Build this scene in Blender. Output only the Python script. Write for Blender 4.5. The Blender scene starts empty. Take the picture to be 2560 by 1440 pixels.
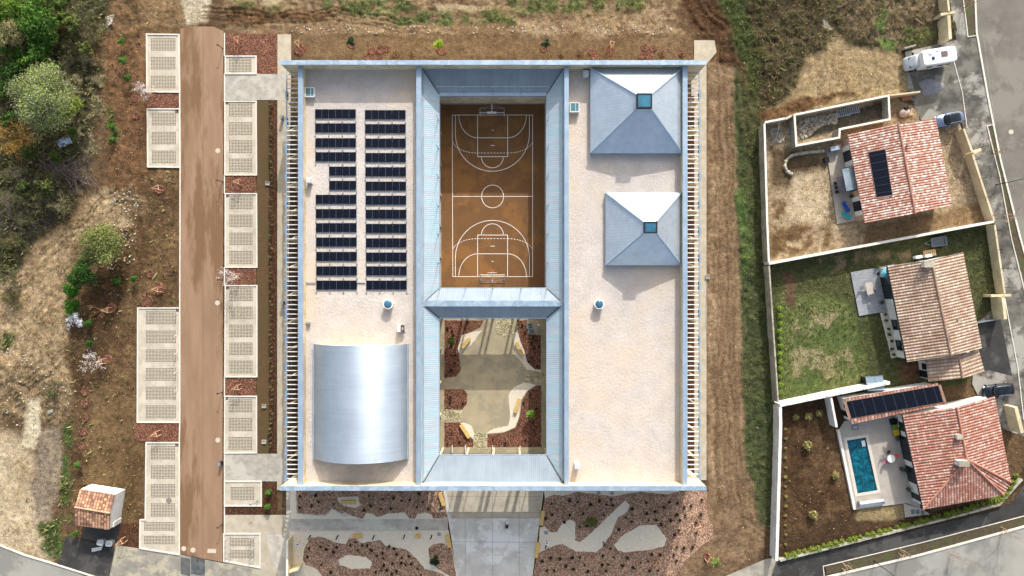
import bpy, math, random
import numpy as np
# ---------------------------------------------------------------- camera, world, sun
S = bpy.context.scene
COL = bpy.data.collections.new("place"); S.collection.children.link(COL)
H = 100.0; F = 1706.667                      # camera height (m), focal length in photo pixels
R = math.radians
cam = bpy.data.cameras.new("camera"); cam.lens = 24.0; cam.sensor_width = 36.0; cam.clip_end = 3000; cam.clip_start = 1
co = bpy.data.objects.new("camera", cam); COL.objects.link(co); co.location = (0, 0, H); S.camera = co
w = bpy.data.worlds.new("World"); S.world = w; w.use_nodes = True
nt = w.node_tree; sky = nt.nodes.new('ShaderNodeTexSky'); sky.sky_type = 'NISHITA'; sky.sun_disc = False
SUN_EL, SUN_AZ = R(27.5), R(13)
sky.sun_elevation = SUN_EL; sky.sun_rotation = SUN_AZ; sky.air_density = 1.0; sky.dust_density = 4.5; sky.ozone_density = 0.6
bg = nt.nodes['Background']; bg.inputs[1].default_value = 0.15; hs_ = nt.nodes.new('ShaderNodeHueSaturation'); hs_.inputs['Saturation'].default_value = .68   # hazy, paler sky
nt.links.new(sky.outputs[0], hs_.inputs['Color']); nt.links.new(hs_.outputs[0], bg.inputs[0])
sl = bpy.data.lights.new("sun", 'SUN'); sl.energy = 2.65; sl.angle = R(0.5); sl.color = (1, .975, .95)
so = bpy.data.objects.new("sun", sl); COL.objects.link(so); so.location = (20, 80, 60)
so.rotation_euler = (-(math.pi/2 - SUN_EL), 0, -SUN_AZ)
S.view_settings.view_transform = 'Standard'; S.view_settings.look = 'None'; S.view_settings.gamma = 1
S.view_settings.use_curve_mapping = False; S.view_settings.exposure = 0.9
try:
    S.cycles.max_bounces = 5; S.cycles.use_denoising = True
except Exception: pass

rnd = random.Random(7); rng = np.random.default_rng(11)
def W(px, py, z=0.0):
    k = (H - z)/F
    return ((px-1280)*k, (720-py)*k, z)
def XY(px, py, z=0.0): return W(px, py, z)[:2]

# ---------------------------------------------------------------- materials
def lin(c):
    if isinstance(c, str):
        c = [int(c[i:i+2], 16)/255 for i in (0, 2, 4)]
        c = [x/12.92 if x <= .04045 else ((x+.055)/1.055)**2.4 for x in c]
    return (c[0], c[1], c[2], 1)
MATS = {}
class G:                                     # tiny node helper
    def __init__(s, name):
        s.m = bpy.data.materials.new(name); s.m.use_nodes = True; s.t = s.m.node_tree
        s.b = s.t.nodes['Principled BSDF']; s.b.inputs['Specular IOR Level'].default_value = .3
    def n(s, ty, **k):
        x = s.t.nodes.new('ShaderNode'+ty)
        for a, v in k.items():
            if a.startswith('i_'): x.inputs[a[2:].replace('_', ' ')].default_value = v
            else: setattr(x, a, v)
        return x
    def l(s, a, b): s.t.links.new(a, b)
    def math(s, op, a, b=None, c=None):
        x = s.n('Math', operation=op)
        for i, v in enumerate((a, b, c)):
            if v is None: continue
            if isinstance(v, (int, float)): x.inputs[i].default_value = v
            else: s.l(v, x.inputs[i])
        return x.outputs[0]
    def mix(s, f, a, b, mode='MIX'):
        x = s.n('MixRGB', blend_type=mode)
        for i, v in enumerate((f, a, b)):
            if isinstance(v, (int, float)): x.inputs[i].default_value = v
            elif isinstance(v, tuple): x.inputs[i].default_value = v
            else: s.l(v, x.inputs[i])
        return x.outputs[0]
    def noise(s, scale, detail=4, rough=.55, vec=None, dist=0):
        x = s.n('TexNoise'); x.inputs['Scale'].default_value = scale; x.inputs['Detail'].default_value = detail
        x.inputs['Roughness'].default_value = rough; x.inputs['Distortion'].default_value = dist
        s.l(vec if vec is not None else s.pos(), x.inputs['Vector']); return x.outputs['Fac']
    def pos(s):
        if not hasattr(s, '_p'): s._p = s.n('NewGeometry').outputs['Position']
        return s._p
    def ramp(s, fac, stops, interp='LINEAR'):
        x = s.n('ValToRGB'); x.color_ramp.interpolation = interp; e = x.color_ramp.elements
        while len(e) < len(stops): e.new(.5)
        for q, (p, c) in zip(e, stops): q.position = p; q.color = lin(c)
        s.l(fac, x.inputs[0]); return x.outputs[0]
    def bump(s, h, strength=.5, dist=.1):
        x = s.n('Bump'); x.inputs['Strength'].default_value = strength; x.inputs['Distance'].default_value = dist
        s.l(h, x.inputs['Height']); s.l(x.outputs[0], s.b.inputs['Normal'])
def pm(name, c1, c2=None, scale=2.0, rough=.85, bump=0.0, bscale=None, metal=0.0, c3=None, big=.12, lo=.35, hi=.65, spec=.3, bd=.08):
    """surface in two or three tones broken up by two sizes of noise"""
    if name in MATS: return MATS[name]
    g = G(name); g.b.inputs['Roughness'].default_value = rough; g.b.inputs['Metallic'].default_value = metal
    g.b.inputs['Specular IOR Level'].default_value = spec
    if c2 is None: g.b.inputs['Base Color'].default_value = lin(c1)
    else:
        a = g.noise(scale, 5, .6); col = g.ramp(a, [(lo, c1), (hi, c2)])
        if c3 is not None:
            b = g.noise(big, 8, .68); f = g.ramp(b, [(.5, (0, 0, 0)), (.56, (.85, .85, .85))])
            col = g.mix(f, col, lin(c3))
        g.l(col, g.b.inputs['Base Color'])
    if bump: g.bump(g.noise(bscale or scale*2, 5, .65), bump, bd)
    MATS[name] = g.m; return g.m

# ---------------------------------------------------------------- mesh building
def link(o, parent=None):
    COL.objects.link(o)
    if parent is not None: o.parent = parent
    return o
WROOT = set()
def worigin(p):
    while p is not None and p.parent is not None: p = p.parent
    return tuple(p.location) if p is not None and p.name in WROOT else (0, 0, 0)
class MB:
    def __init__(s): s.v = []; s.f = []; s.uv = []
    def face(s, pts, uv=None):
        b = len(s.v); s.v += [tuple(p) for p in pts]; s.f.append(tuple(range(b, b+len(pts)))); s.uv.append(uv); return s
    def add(s, v, f):
        b = len(s.v); s.v += [tuple(p) for p in v]
        for q in f: s.f.append(tuple(b+i for i in q)); s.uv.append(None)
        return s
    def prism(s, pts, z0, z1, top=None):
        n = len(pts)
        a = sum(pts[i][0]*pts[(i+1) % n][1]-pts[(i+1) % n][0]*pts[i][1] for i in range(n))
        if a < 0: pts = pts[::-1]; top = top[::-1] if top else None
        tp = top or pts
        v = [(p[0], p[1], z0) for p in pts]+[(p[0], p[1], z1) for p in tp]
        f = [tuple(range(n))[::-1], tuple(range(n, 2*n))]+[(i, (i+1) % n, n+(i+1) % n, n+i) for i in range(n)]
        return s.add(v, f)
    def box(s, cx, cy, z0, sx, sy, sz, rot=0.0):
        c, q = math.cos(rot), math.sin(rot)
        pts = [(cx+x*c-y*q, cy+x*q+y*c) for x, y in ((-sx/2, -sy/2), (sx/2, -sy/2), (sx/2, sy/2), (-sx/2, sy/2))]
        return s.prism(pts, z0, z0+sz)
    def tube(s, a, b, r0, r1=None, n=6):
        r1 = r0 if r1 is None else r1
        a = np.array(a, float); b = np.array(b, float); d = b-a; L = np.linalg.norm(d)
        if L < 1e-6: return s
        d /= L; t = np.array((0, 0, 1.)) if abs(d[2]) < .9 else np.array((1., 0, 0))
        u = np.cross(d, t); u /= np.linalg.norm(u); q = np.cross(d, u)
        v = []
        for c, r in ((a, r0), (b, r1)):
            for i in range(n):
                t_ = 2*math.pi*i/n; v.append(tuple(c+r*(math.cos(t_)*u+math.sin(t_)*q)))
        f = [(i, (i+1) % n, n+(i+1) % n, n+i) for i in range(n)]+[tuple(range(n))[::-1], tuple(range(n, 2*n))]
        return s.add(v, f)
    def path(s, pts, r, n=5):
        for a, b in zip(pts, pts[1:]): s.tube(a, b, r, r, n)
        return s
    def disc(s, cx, cy, z0, r, h, n=24): return s.prism([(cx+r*math.cos(2*math.pi*i/n), cy+r*math.sin(2*math.pi*i/n)) for i in range(n)], z0, z0+h)
    def rings(s, rings, n=20, e=2.0, caps=True):
        """rings: (cx, cy, hx, hy, z) superellipse outlines lofted bottom to top"""
        v = []
        for cx, cy, hx, hy, z in rings:
            for i in range(n):
                t = 2*math.pi*i/n; c, q = math.cos(t), math.sin(t)
                v.append((cx+hx*math.copysign(abs(c)**(2/e), c), cy+hy*math.copysign(abs(q)**(2/e), q), z))
        f = []
        for k in range(len(rings)-1):
            for i in range(n): f.append((k*n+i, k*n+(i+1) % n, (k+1)*n+(i+1) % n, (k+1)*n+i))
        if caps: f += [tuple(range(n))[::-1], tuple(range((len(rings)-1)*n, len(rings)*n))]
        return s.add(v, f)
    def wall(s, pts, wd, z0, z1, closed=False):
        """strip of width wd along an xy polyline, mitred"""
        n = len(pts); P = [np.array(p[:2], float) for p in pts]; Lf = []; Rt = []
        for i in range(n):
            ds = []
            if i > 0 or closed: d = P[i]-P[i-1]; ds.append(d/np.linalg.norm(d))
            if i < n-1 or closed: d = P[(i+1) % n]-P[i]; ds.append(d/np.linalg.norm(d))
            t = sum(ds); t = t/max(np.linalg.norm(t), 1e-6); m = np.array((-t[1], t[0]))
            c = max(.35, m @ np.array((-ds[0][1], ds[0][0])))
            Lf.append(P[i]+m*wd/2/c); Rt.append(P[i]-m*wd/2/c)
        z0s = z0 if isinstance(z0, (list, tuple)) else [z0]*n; z1s = z1 if isinstance(z1, (list, tuple)) else [z1]*n
        v = []
        for i in range(n): v += [(*Lf[i], z0s[i]), (*Rt[i], z0s[i]), (*Rt[i], z1s[i]), (*Lf[i], z1s[i])]
        f = []
        for i in range(n if closed else n-1):
            a, b = 4*i, 4*((i+1) % n)
            f += [(a+3, a+2, b+2, b+3), (a+1, b+1, b+2, a+2), (a, a+3, b+3, b), (a, b, b+1, a+1)]
        if not closed: e = 4*(n-1); f += [(0, 1, 2, 3), (e, e+3, e+2, e+1)]
        return s.add(v, f)
    def slope(s, pts, along, period=1.0, thick=0.0):
        """roof plane with uv in metres: u along the eave, v up the slope"""
        P = np.array(pts, float); n = np.zeros(3)
        for i in range(1, len(P)-1): n += np.cross(P[i]-P[0], P[i+1]-P[0])
        n /= np.linalg.norm(n)
        if n[2] < 0: P = P[::-1]; n = -n
        u = np.array(along, float); u -= n*(u @ n); u /= np.linalg.norm(u); q = np.cross(n, u)
        s.face([tuple(p) for p in P], [((p @ u)/period, (p @ q)/period) for p in P])
        if thick:
            k = len(P); lo = P-np.array((0, 0, thick))
            s.add([tuple(p) for p in P]+[tuple(p) for p in lo], [(i, i+k, (i+1) % k+k, (i+1) % k) for i in range(k)]+[tuple(range(2*k-1, k-1, -1))])
        return s
    def build(s, name, m, parent=None, smooth=False, origin=None):
        me = bpy.data.meshes.new(name)
        o3 = np.array(origin if origin is not None else worigin(parent), float)
        if parent is None and origin is None and s.v:
            a = np.array(s.v); o3 = np.array((a[:, 0].mean(), a[:, 1].mean(), a[:, 2].min()))
        me.from_pydata([tuple(np.array(p)-o3) for p in s.v], [], s.f); me.validate()
        if any(u is not None for u in s.uv) and len(me.polygons) == len(s.uv):
            L = me.uv_layers.new(name='UVMap')
            for p, u in zip(me.polygons, s.uv):
                if u is not None:
                    for li, q in zip(p.loop_indices, u): L.data[li].uv = q
        if smooth:
            for p in me.polygons: p.use_smooth = True
        if m is not None: me.materials.append(m)
        o = bpy.data.objects.new(name, me); link(o, parent)
        if parent is None: o.location = o3
        return o
def tag(o, label=None, cat=None, group=None, kind=None):
    if label: o['label'] = label
    if cat: o['category'] = cat
    if group: o['group'] = group
    if kind: o['kind'] = kind
    return o
def thing(name, label, cat, loc=(0, 0, 0), rz=0.0, group=None, world=False):
    """an Empty at the thing's base; world=True means its parts are given in world coordinates (no rotation)"""
    o = bpy.data.objects.new(name, None); o.empty_display_size = .3; link(o); o.location = loc; o.rotation_euler = (0, 0, rz)
    if world: WROOT.add(o.name)
    return tag(o, label, cat, group)
def dup(o, loc, rz=0.0, sc=1.0, label=None, parent=None, group=None):
    c = o.copy(); COL.objects.link(c); c.parent = parent
    if parent is None:
        c.location = loc; c.rotation_euler = (0, 0, rz); c.scale = (sc, sc, sc) if not isinstance(sc, tuple) else sc
        if label: c['label'] = label
        if group: c['group'] = group
    for ch in list(o.children): dup(ch, None, parent=c)
    return c
def npmesh(name, v, faces, m, parent=None, col=None, smooth=False, loc=None):
    """mesh from numpy arrays; faces (M,3) or (M,4); col per vertex rgb"""
    me = bpy.data.meshes.new(name); M, K = faces.shape
    me.vertices.add(len(v)); me.vertices.foreach_set('co', np.asarray(v, np.float32).ravel())
    me.loops.add(M*K); me.loops.foreach_set('vertex_index', faces.astype(np.int32).ravel())
    me.polygons.add(M); me.polygons.foreach_set('loop_start', np.arange(0, M*K, K, dtype=np.int32))
    me.polygons.foreach_set('loop_total', np.full(M, K, np.int32))
    if smooth: me.polygons.foreach_set('use_smooth', np.ones(M, bool))
    me.update(calc_edges=True)
    if col is not None:
        a = me.color_attributes.new('Col', 'FLOAT_COLOR', 'POINT')
        c = np.ones((len(v), 4), np.float32); c[:, :3] = col; a.data.foreach_set('color', c.ravel())
    me.materials.append(m)
    o = bpy.data.objects.new(name, me); link(o, parent)
    if loc is not None: o.location = loc
    return o
# ---------------------------------------------------------------- terrain
def fbm(x, y, scale, octs=4, seed=0, gain=.5):
    """value noise, x and y in metres, result about -1..1"""
    r = np.random.default_rng(seed); out = np.zeros_like(x); a = 1.0; t = 0
    for o in range(octs):
        g = r.random((256, 256))*2-1; u = x/scale*2**o+37.3*o; v = y/scale*2**o+11.7*o
        i = np.floor(u).astype(int); j = np.floor(v).astype(int); fu = u-i; fv = v-j
        fu = fu*fu*(3-2*fu); fv = fv*fv*(3-2*fv)
        q = lambda a_, b_: g[(i+a_) % 256, (j+b_) % 256]
        out += a*((q(0, 0)*(1-fu)+q(1, 0)*fu)*(1-fv)+(q(0, 1)*(1-fu)+q(1, 1)*fu)*fv); t += a; a *= gain
    return out/t
def sdist(px, py, poly):
    """signed distance in photo pixels, positive inside"""
    P = np.array(poly, float); ins = np.zeros(px.shape, bool); d = np.full(px.shape, 1e9)
    for (x0, y0), (x1, y1) in zip(P, np.roll(P, -1, 0)):
        ex, ey = x1-x0, y1-y0; L = max(ex*ex+ey*ey, 1e-9)
        t = np.clip(((px-x0)*ex+(py-y0)*ey)/L, 0, 1)
        d = np.minimum(d, (px-x0-t*ex)**2+(py-y0-t*ey)**2)
        if abs(ey) > 1e-9:
            c = ((y0 > py) != (y1 > py)) & (px < ex*(py-y0)/ey+x0); ins ^= c
    d = np.sqrt(d); return np.where(ins, d, -d)
CELL = .18
gx = np.arange(-81, 81, CELL); gy = np.arange(-48, 48, CELL); X, Y = np.meshgrid(gx, gy)
PX = X*F/H+1280; PY = 720-Y*F/H
WX = PX+14*fbm(X, Y, 3.2, 4, 1); WY = PY+14*fbm(X, Y, 3.2, 4, 2)       # ragged edges
N1 = fbm(X, Y, 7, 5, 3); N2 = fbm(X, Y, 1.6, 4, 4); N3 = fbm(X, Y, .6, 3, 5); N4 = fbm(X, Y, 14, 4, 6)
def L3(h): return np.array(lin(h)[:3])
C = np.zeros(X.shape+(3,)); Z = np.zeros_like(X); AMP = np.full_like(X, .05); GR = np.zeros_like(X)
C[:] = L3('6a5030')
def paint(poly, c1, c2=None, soft=8, amp=None, grass=None, thr=None, n=None, warp=1.0, k=1.0, op=1.0):
    """lay a ground cover of its own colour into the terrain; thr lets it in only where noise n is high"""
    wx = PX+(WX-PX)*warp; wy = PY+(WY-PY)*warp
    a = np.clip(sdist(wx, wy, poly)/soft+.5, 0, 1)
    if thr is not None: a = a*np.clip(((N2 if n is None else n)-thr)*6+.5, 0, 1)
    a = a*op
    col = L3(c1)*np.ones_like(C) if c2 is None else L3(c1)+(L3(c2)-L3(c1))*np.clip(.5+1.1*(N2*.6+N1*.6)*k, 0, 1)[..., None]
    global AMP, GR
    C[:] = C*(1-a[..., None])+col*a[..., None]
    if amp is not None: AMP = AMP*(1-a)+amp*a
    if grass is not None: GR = GR*(1-a)+grass*a
def rutsalong(pts, width, depth, off=(0,), darker=None):
    """wheel ruts pressed along a line in photo pixels"""
    P = np.array(pts, float); d = np.full(X.shape, 1e9); sgn = np.zeros_like(X)
    for (x0, y0), (x1, y1) in zip(P, P[1:]):
        ex, ey = x1-x0, y1-y0; L = math.hypot(ex, ey); t = np.clip(((WX-x0)*ex+(WY-y0)*ey)/L/L, 0, 1)
        dd = np.hypot(WX-x0-t*ex, WY-y0-t*ey); s_ = ((WX-x0)*ey-(WY-y0)*ex)/L
        m = dd < d; d = np.where(m, dd, d); sgn = np.where(m, s_, sgn)
    global Z
    for o in off:
        q = np.exp(-((sgn-o)/width)**2)*(d < 60+abs(o)); Z -= depth*q*(.7+.5*N2)
        Z += depth*.5*np.exp(-((sgn-o-width*2)/width)**2)*(d < 60+abs(o))
        if darker is not None: C[:] = C*(1-.5*q[..., None])+L3(darker)*.5*q[..., None]
# left side, from the back of the wood down to the street
paint([(-60, -60), (300, -60), (265, 100), (255, 220), (240, 330), (215, 440), (190, 520), (110, 590), (60, 660), (0, 720), (-60, 720)], '4f4a2c', '3a3a20', 30, .28, .9)
paint([(170, 60), (270, 60), (265, 260), (230, 420), (190, 330), (140, 200)], '9a8c66', '6d6640', 30, .3, .5, thr=-.1)
paint([(130, 420), (215, 380), (225, 470), (110, 570), (40, 620), (0, 560), (30, 450)], '5a5044', '46402f', 25, .3, .5)
paint([(100, 610), (170, 560), (240, 480), (300, 455), (345, 500), (330, 570), (230, 560), (180, 640), (160, 760), (195, 900), (200, 1000), (130, 980), (60, 980), (-60, 1000), (-60, 760), (20, 700)], 'bda274', '987c50', 22, .16, .08)
paint([(-60, 920), (90, 900), (190, 990), (160, 1060), (60, 1040), (-60, 1080)], '7a6040', '9a8258', 22, .26, .15)
paint([(-60, 1060), (60, 1090), (120, 1240), (130, 1400), (60, 1400), (-60, 1360)], 'cbb68c', 'b29a6e', 25, .06, .03)
paint([(95, 1080), (150, 1060), (165, 1200), (120, 1330), (85, 1300), (80, 1180)], 'a08e74', '8a785e', 18, .1, .03)
paint([(66, 1005), (98, 1000), (103, 1080), (85, 1120), (52, 1110)], 'd8cba4', 'c8b88e', 8, .04, 0, warp=.8)
paint([(200, 90), (366, 40), (450, 40), (450, 1400), (300, 1320), (185, 1300), (180, 1160), (200, 1040), (190, 960), (165, 900), (168, 700), (250, 570), (330, 560), (270, 470), (270, 330), (265, 200)], '604626', '806238', 20, .12, .12, k=1.6)
paint([(265, 80), (360, 80), (365, 430), (345, 500), (300, 480), (265, 460), (275, 280)], '6b4a26', '805a33', 14, .12, .1)
paint([(255, 480), (360, 450), (365, 560), (330, 610), (350, 540)], '8f7650', '6e5030', 18, .16, .05, thr=-.15)
paint([(250, 660), (330, 620), (300, 800), (255, 960), (190, 1000), (165, 900), (200, 800)], '5f4424', '4e381c', 22, .1, .15)
paint([(240, 960), (345, 1000), (365, 1110), (360, 1300), (300, 1300), (215, 1210), (215, 1050)], '806438', '644a26', 18, .05, .1)
for q in ([(270, 270), (290, 290), (293, 355), (275, 350)], [(158, 1060), (178, 1060), (176, 1260), (160, 1260)], [(100, 1310), (180, 1290), (185, 1330), (150, 1420), (110, 1370)], [(20, 835), (40, 840), (25, 880), (5, 870)]):
    paint(q, '4f6a24', '3c5420', 14, .15, 1.0, thr=-.25)
# the strip of field above the building
paint([(560, -60), (1700, -60), (1690, 60), (1580, 85), (560, 80)], '7c6040', 'a08658', 16, .22, .15)
paint([(270, -60), (460, -60), (450, 40), (366, 60), (330, 100), (275, 90)], '86683f', '6b4c2a', 20, .25, .1)
paint([(452, -60), (525, -60), (520, 62), (458, 68)], 'b5a07a', 'c9bb98', 14, .05, 0)
paint([(350, 0), (455, 0), (455, 70), (400, 60), (360, 75)], '9d8052', '86663a', 16, .15, .02)
for q in ([(590, 8), (700, 12), (720, 45), (600, 40)], [(770, 2), (1000, -10), (1060, 30), (900, 42), (800, 30)], [(1000, 25), (1170, 20), (1280, 40), (1300, 70), (1180, 75), (1010, 60)], [(1240, -20), (1620, -20), (1600, 20), (1300, 35)], [(960, 40), (1130, 45), (1110, 70), (990, 65)]):
    paint(q, '566530', '6f7038', 18, .32, 1.0, thr=-.15)
paint([(560, 22), (870, 26), (800, 55), (560, 70)], '60421f', '7a5a34', 14, .3, .05)
paint([(650, -20), (735, -20), (700, 8), (655, 12)], 'a8966a', None, 8, 0, 0, warp=.6)
paint([(1085, 12), (1180, 10), (1210, 24), (1100, 27)], 'a8966a', None, 8, 0, 0, warp=.6)
paint([(600, 66), (1690, 58), (1730, 88), (600, 88)], '7c5a34', 'a68a60', 12, .14, .05)
paint([(728, 86), (1735, 84), (1735, 160), (728, 160)], '6f5531', '806540', 7, .05, .08, warp=.5)
paint([(1290, 60), (1500, 60), (1660, 20), (1680, 70), (1500, 92), (1300, 90)], 'b39c78', '94774c', 18, .12, .02, thr=-.1)
paint([(1670, -60), (1770, -60), (1815, 50), (1850, 140), (1850, 330), (1800, 300), (1795, 130), (1740, 80)], '4d3219', '624424', 14, .22, .02)
rutsalong([(1700, -20), (1760, 50), (1815, 110), (1830, 300)], 4, .14, (-18, 14, 30))
for yy in (28, 38, 48, 56): rutsalong([(560, yy), (700, yy+6), (830, yy-4), (1000, yy+20)], 3, .16)
# strip between building and gardens
paint([(1765, 150), (1835, 170), (1850, 420), (1855, 700), (1862, 1000), (1880, 1180), (1920, 1300), (1900, 1400), (1780, 1450), (1690, 1450), (1770, 1300), (1765, 1100)], '9a7d55', '7d6040', 9, .07, .03, warp=.7)
paint([(1835, 160), (1910, 330), (1925, 700), (1935, 1000), (1945, 1320), (1900, 1310), (1866, 1160), (1856, 900), (1838, 420)], '46502a', '55582f', 12, .2, .75, warp=.7)
paint([(1835, 180), (1905, 330), (1910, 480), (1880, 480), (1850, 300)], '4a4a26', '5c5a34', 14, .2, .8)
paint([(1838, 470), (1868, 470), (1885, 650), (1860, 700)], '4f6a2a', '5d7234', 12, .2, 1.0)
paint([(1770, 250), (1800, 250), (1795, 700), (1790, 1250), (1775, 1200), (1768, 700)], 'b09068', '8f7048', 10, .03, 0, thr=-.1, n=N3)
rutsalong([(1788, 950), (1792, 1100), (1795, 1220)], 6, .12, (0,), '5a4526')
rutsalong([(1812, 300), (1806, 700), (1840, 1200)], 3, .09, (-22, -12, 6, 16), '6a5232'); rutsalong([(1800, 200), (1822, 600), (1818, 1000), (1870, 1330)], 2, .08, (-8, 14), '6a5232'); rutsalong([(1780, 1400), (1850, 1300), (1900, 1330)], 3, .08, (-9, 9))
for o_ in ([(60, 700), (130, 620), (210, 560), (290, 490), (330, 500)], [(40, 960), (90, 820), (150, 700), (240, 590)], [(170, 640), (210, 540), (215, 480)], [(20, 1000), (110, 930), (180, 880)]): rutsalong(o_, 2.2, .13, (-14, -8, 6, 13), '80683f')
# scrub and bare plot at the upper right
paint([(1800, -60), (2390, -60), (2410, 120), (2300, 150), (2230, 150), (2280, 240), (1900, 300), (1850, 130)], '4c4028', '5a5032', 22, .3, .75)  # broad shadow lying over the scrub is put into this dark colour
paint([(1770, -60), (1850, -60), (1900, 150), (1890, 300), (1850, 150)], '3c4a1e', '4a5224', 20, .25, 1.0)
paint([(2110, -60), (2370, -60), (2385, 80), (2250, 120), (2150, 90), (2100, 50)], '7d6a4a', '675538', 26, .34, .6)
paint([(2085, 75), (2120, 110), (2200, 125), (2265, 140), (2290, 235), (2120, 265), (1960, 290), (1930, 270), (1990, 230), (2010, 140), (2060, 120)], 'b39a68', '9c8252', 18, .12, .03)
paint([(2050, 40), (2070, 45), (2072, 72), (2055, 65)], 'a5977a', None, 6, .02, 0)
paint([(1895, 285), (1990, 250), (2110, 235), (2180, 225), (2060, 262), (1985, 284), (1910, 306)], '8a6436', '6b4a24', 9, .25, .05)
paint([(2190, 95), (2245, 100), (2230, 130), (2200, 120)], '587a2c', '6c8234', 8, .2, 1.0)
paint([(2205, 0), (2225, 20), (2210, 90), (2190, 60)], '5d7a2e', None, 12, .2, 1.0, thr=-.1)
paint([(2260, 70), (2330, 60), (2335, 100), (2270, 130)], '55682c', '6c7238', 10, .25, 1.0, thr=-.2)
# gardens of the three houses
G1 = [(1912, 306), (1986, 290), (2230, 240), (2330, 290), (2400, 300), (2420, 380), (2450, 390), (2480, 556), (1920, 658)]
G2 = [(1920, 660), (2484, 558), (2512, 740), (2440, 810), (2450, 900), (2420, 960), (1945, 1010)]
G3 = [(1945, 1016), (2090, 985), (2260, 1030), (2320, 1280), (2520, 1240), (2560, 1160), (2565, 1210), (2500, 1262), (1940, 1400)]
paint(G1, 'a48a62', 'bba276', 5, .07, 0, warp=.2)
paint([(1925, 365), (2060, 385), (2068, 470), (1930, 470)], '5c4a30', '7a6340', 14, .06, 0)
paint([(1930, 500), (2080, 540), (2080, 620), (1925, 650)], '8a6c3e', '6c4f2a', 18, .16, 0, thr=-.15)
paint([(1990, 440), (2065, 430), (2070, 560), (1960, 560)], 'cdb68c', 'b89f72', 18, .05, 0)
paint([(2160, 560), (2480, 500), (2484, 552), (2160, 606)], '8a6a40', '9a7c4c', 10, .08, .02)
paint([(2000, 300), (2225, 250), (2220, 290), (2000, 355)], '6c6352', '57503f', 8, .06, 0, warp=.3)
paint(G2, '4a5228', '57582f', 5, .07, .7, warp=.2)
paint([(1945, 740), (2040, 735), (2110, 760), (2160, 850), (2165, 960), (1950, 1005)], '57682a', '727638', 16, .08, 1.0)
paint([(1960, 680), (1990, 680), (1990, 770), (1965, 760)], '6a4e34', None, 12, .05, .2)
paint([(2040, 645), (2170, 625), (2190, 650), (2080, 680)], '7d6a48', None, 10, .05, .15, thr=-.1)
paint([(2190, 640), (2340, 600), (2300, 640), (2200, 655)], '84704a', None, 10, .05, .15, thr=0)
paint([(1990, 780), (2110, 790), (2130, 940), (1980, 960)], '94875c', '8d8550', 14, .06, .7, thr=.05)
paint([(2245, 905), (2305, 900), (2300, 950), (2250, 955)], '6e4e30', None, 8, .04, 0)
paint(G3, '4c3620', '5f4528', 5, .05, .25, warp=.2)
paint([(1960, 1030), (2070, 1020), (2140, 1270), (2000, 1340), (1962, 1330)], '50371d', '6d5130', 12, .09, .3, k=1.6)
paint([(2138, 1272), (2270, 1258), (2262, 1295), (2145, 1310)], '96804e', None, 8, .03, 0)
paint([(2500, 1070), (2560, 1050), (2560, 1110), (2510, 1105)], '7a5c34', '5b4424', 8, .08, .2)
AMP0 = AMP.copy()
# relief: clods, ruts, tufts
Z += AMP*(N3*.75+N2*1.1+.5*np.abs(fbm(X, Y, .5, 2, 9)))+np.clip(AMP-.1, 0, 1)*(N1*1.4)
Z += .13*(AMP > .09)*fbm(X*2.2, Y*.5, 1.2, 3, 21)
HARD = [   # paving, buildings and everything else that lies flat: the ground stays below it
    [(360, 82), (564, 68), (732, 80), (735, 150), (1735, 150), (1735, 98), (1788, 98), (1794, 132), (1768, 162), (1768, 1228), (1780, 1300), (1700, 1390), (1700, 1445), (640, 1445), (440, 1390), (345, 1372), (345, 1298), (362, 1290), (362, 1105), (340, 1060), (340, 766), (447, 764), (447, 420), (362, 420)],
    [(-60, 1366), (60, 1392), (150, 1420), (166, 1340), (200, 1310), (305, 1310), (350, 1360), (450, 1380), (720, 1440), (-60, 1500)],
    [(1770, 1445), (1915, 1395), (2480, 1262), (2560, 1185), (2560, 1500), (1770, 1500)],
    [(2362, -60), (2700, -60), (2700, 1130), (2500, 1060), (2420, 960), (2440, 800), (2514, 742), (2484, 556), (2430, 388), (2400, 305), (2330, 320), (2300, 230), (2262, 160), (2265, 120), (2400, 90)],
    [(2060, 368), (2120, 330), (2375, 290), (2385, 520), (2160, 560), (2093, 565)], [(2124, 676), (2400, 630), (2465, 940), (2310, 960), (2200, 790), (2145, 792)],
    [(2090, 1060), (2095, 990), (2480, 975), (2515, 1240), (2300, 1275), (2135, 1275)],
]
hm = np.full(X.shape, -1e9)
for q in HARD: hm = np.maximum(hm, sdist(PX, PY, q))
m = np.clip((hm+10)/10, 0, 1); Z = Z*(1-m)-.08*m; AMP = AMP*(1-m); GR = GR*(1-m)
C *= (1+.22*fbm(X, Y, .45, 2, 30)[..., None]+.12*N3[..., None])*(1+.14*N4[..., None])
g_ = C.mean(-1, keepdims=True); C[:] = np.clip((g_+(C-g_)*.74)*.86, .004, 1)
ny, nx = X.shape; idx = np.arange(ny*nx).reshape(ny, nx)
fc = np.stack([idx[:-1, :-1], idx[:-1, 1:], idx[1:, 1:], idx[1:, :-1]], -1).reshape(-1, 4)
g = G('ground'); at = g.n('Attribute', attribute_name='Col').outputs['Color']
f1 = g.ramp(g.noise(1.5, 8, .78), [(.3, (.42, .40, .38)), (.5, (1, 1, 1)), (.7, (1.5, 1.46, 1.4))])
f2 = g.ramp(g.noise(9, 4, .7), [(.32, (.45, .44, .43)), (.5, (1, 1, 1)), (.68, (1.6, 1.58, 1.5))])
c = g.mix(1.0, g.mix(1.0, at, f1, 'MULTIPLY'), f2, 'MULTIPLY')
g.l(c, g.b.inputs['Base Color']); g.b.inputs['Roughness'].default_value = .95; g.b.inputs['Specular IOR Level'].default_value = .1
g.bump(g.noise(4, 7, .8), 1.0, .22)
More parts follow.
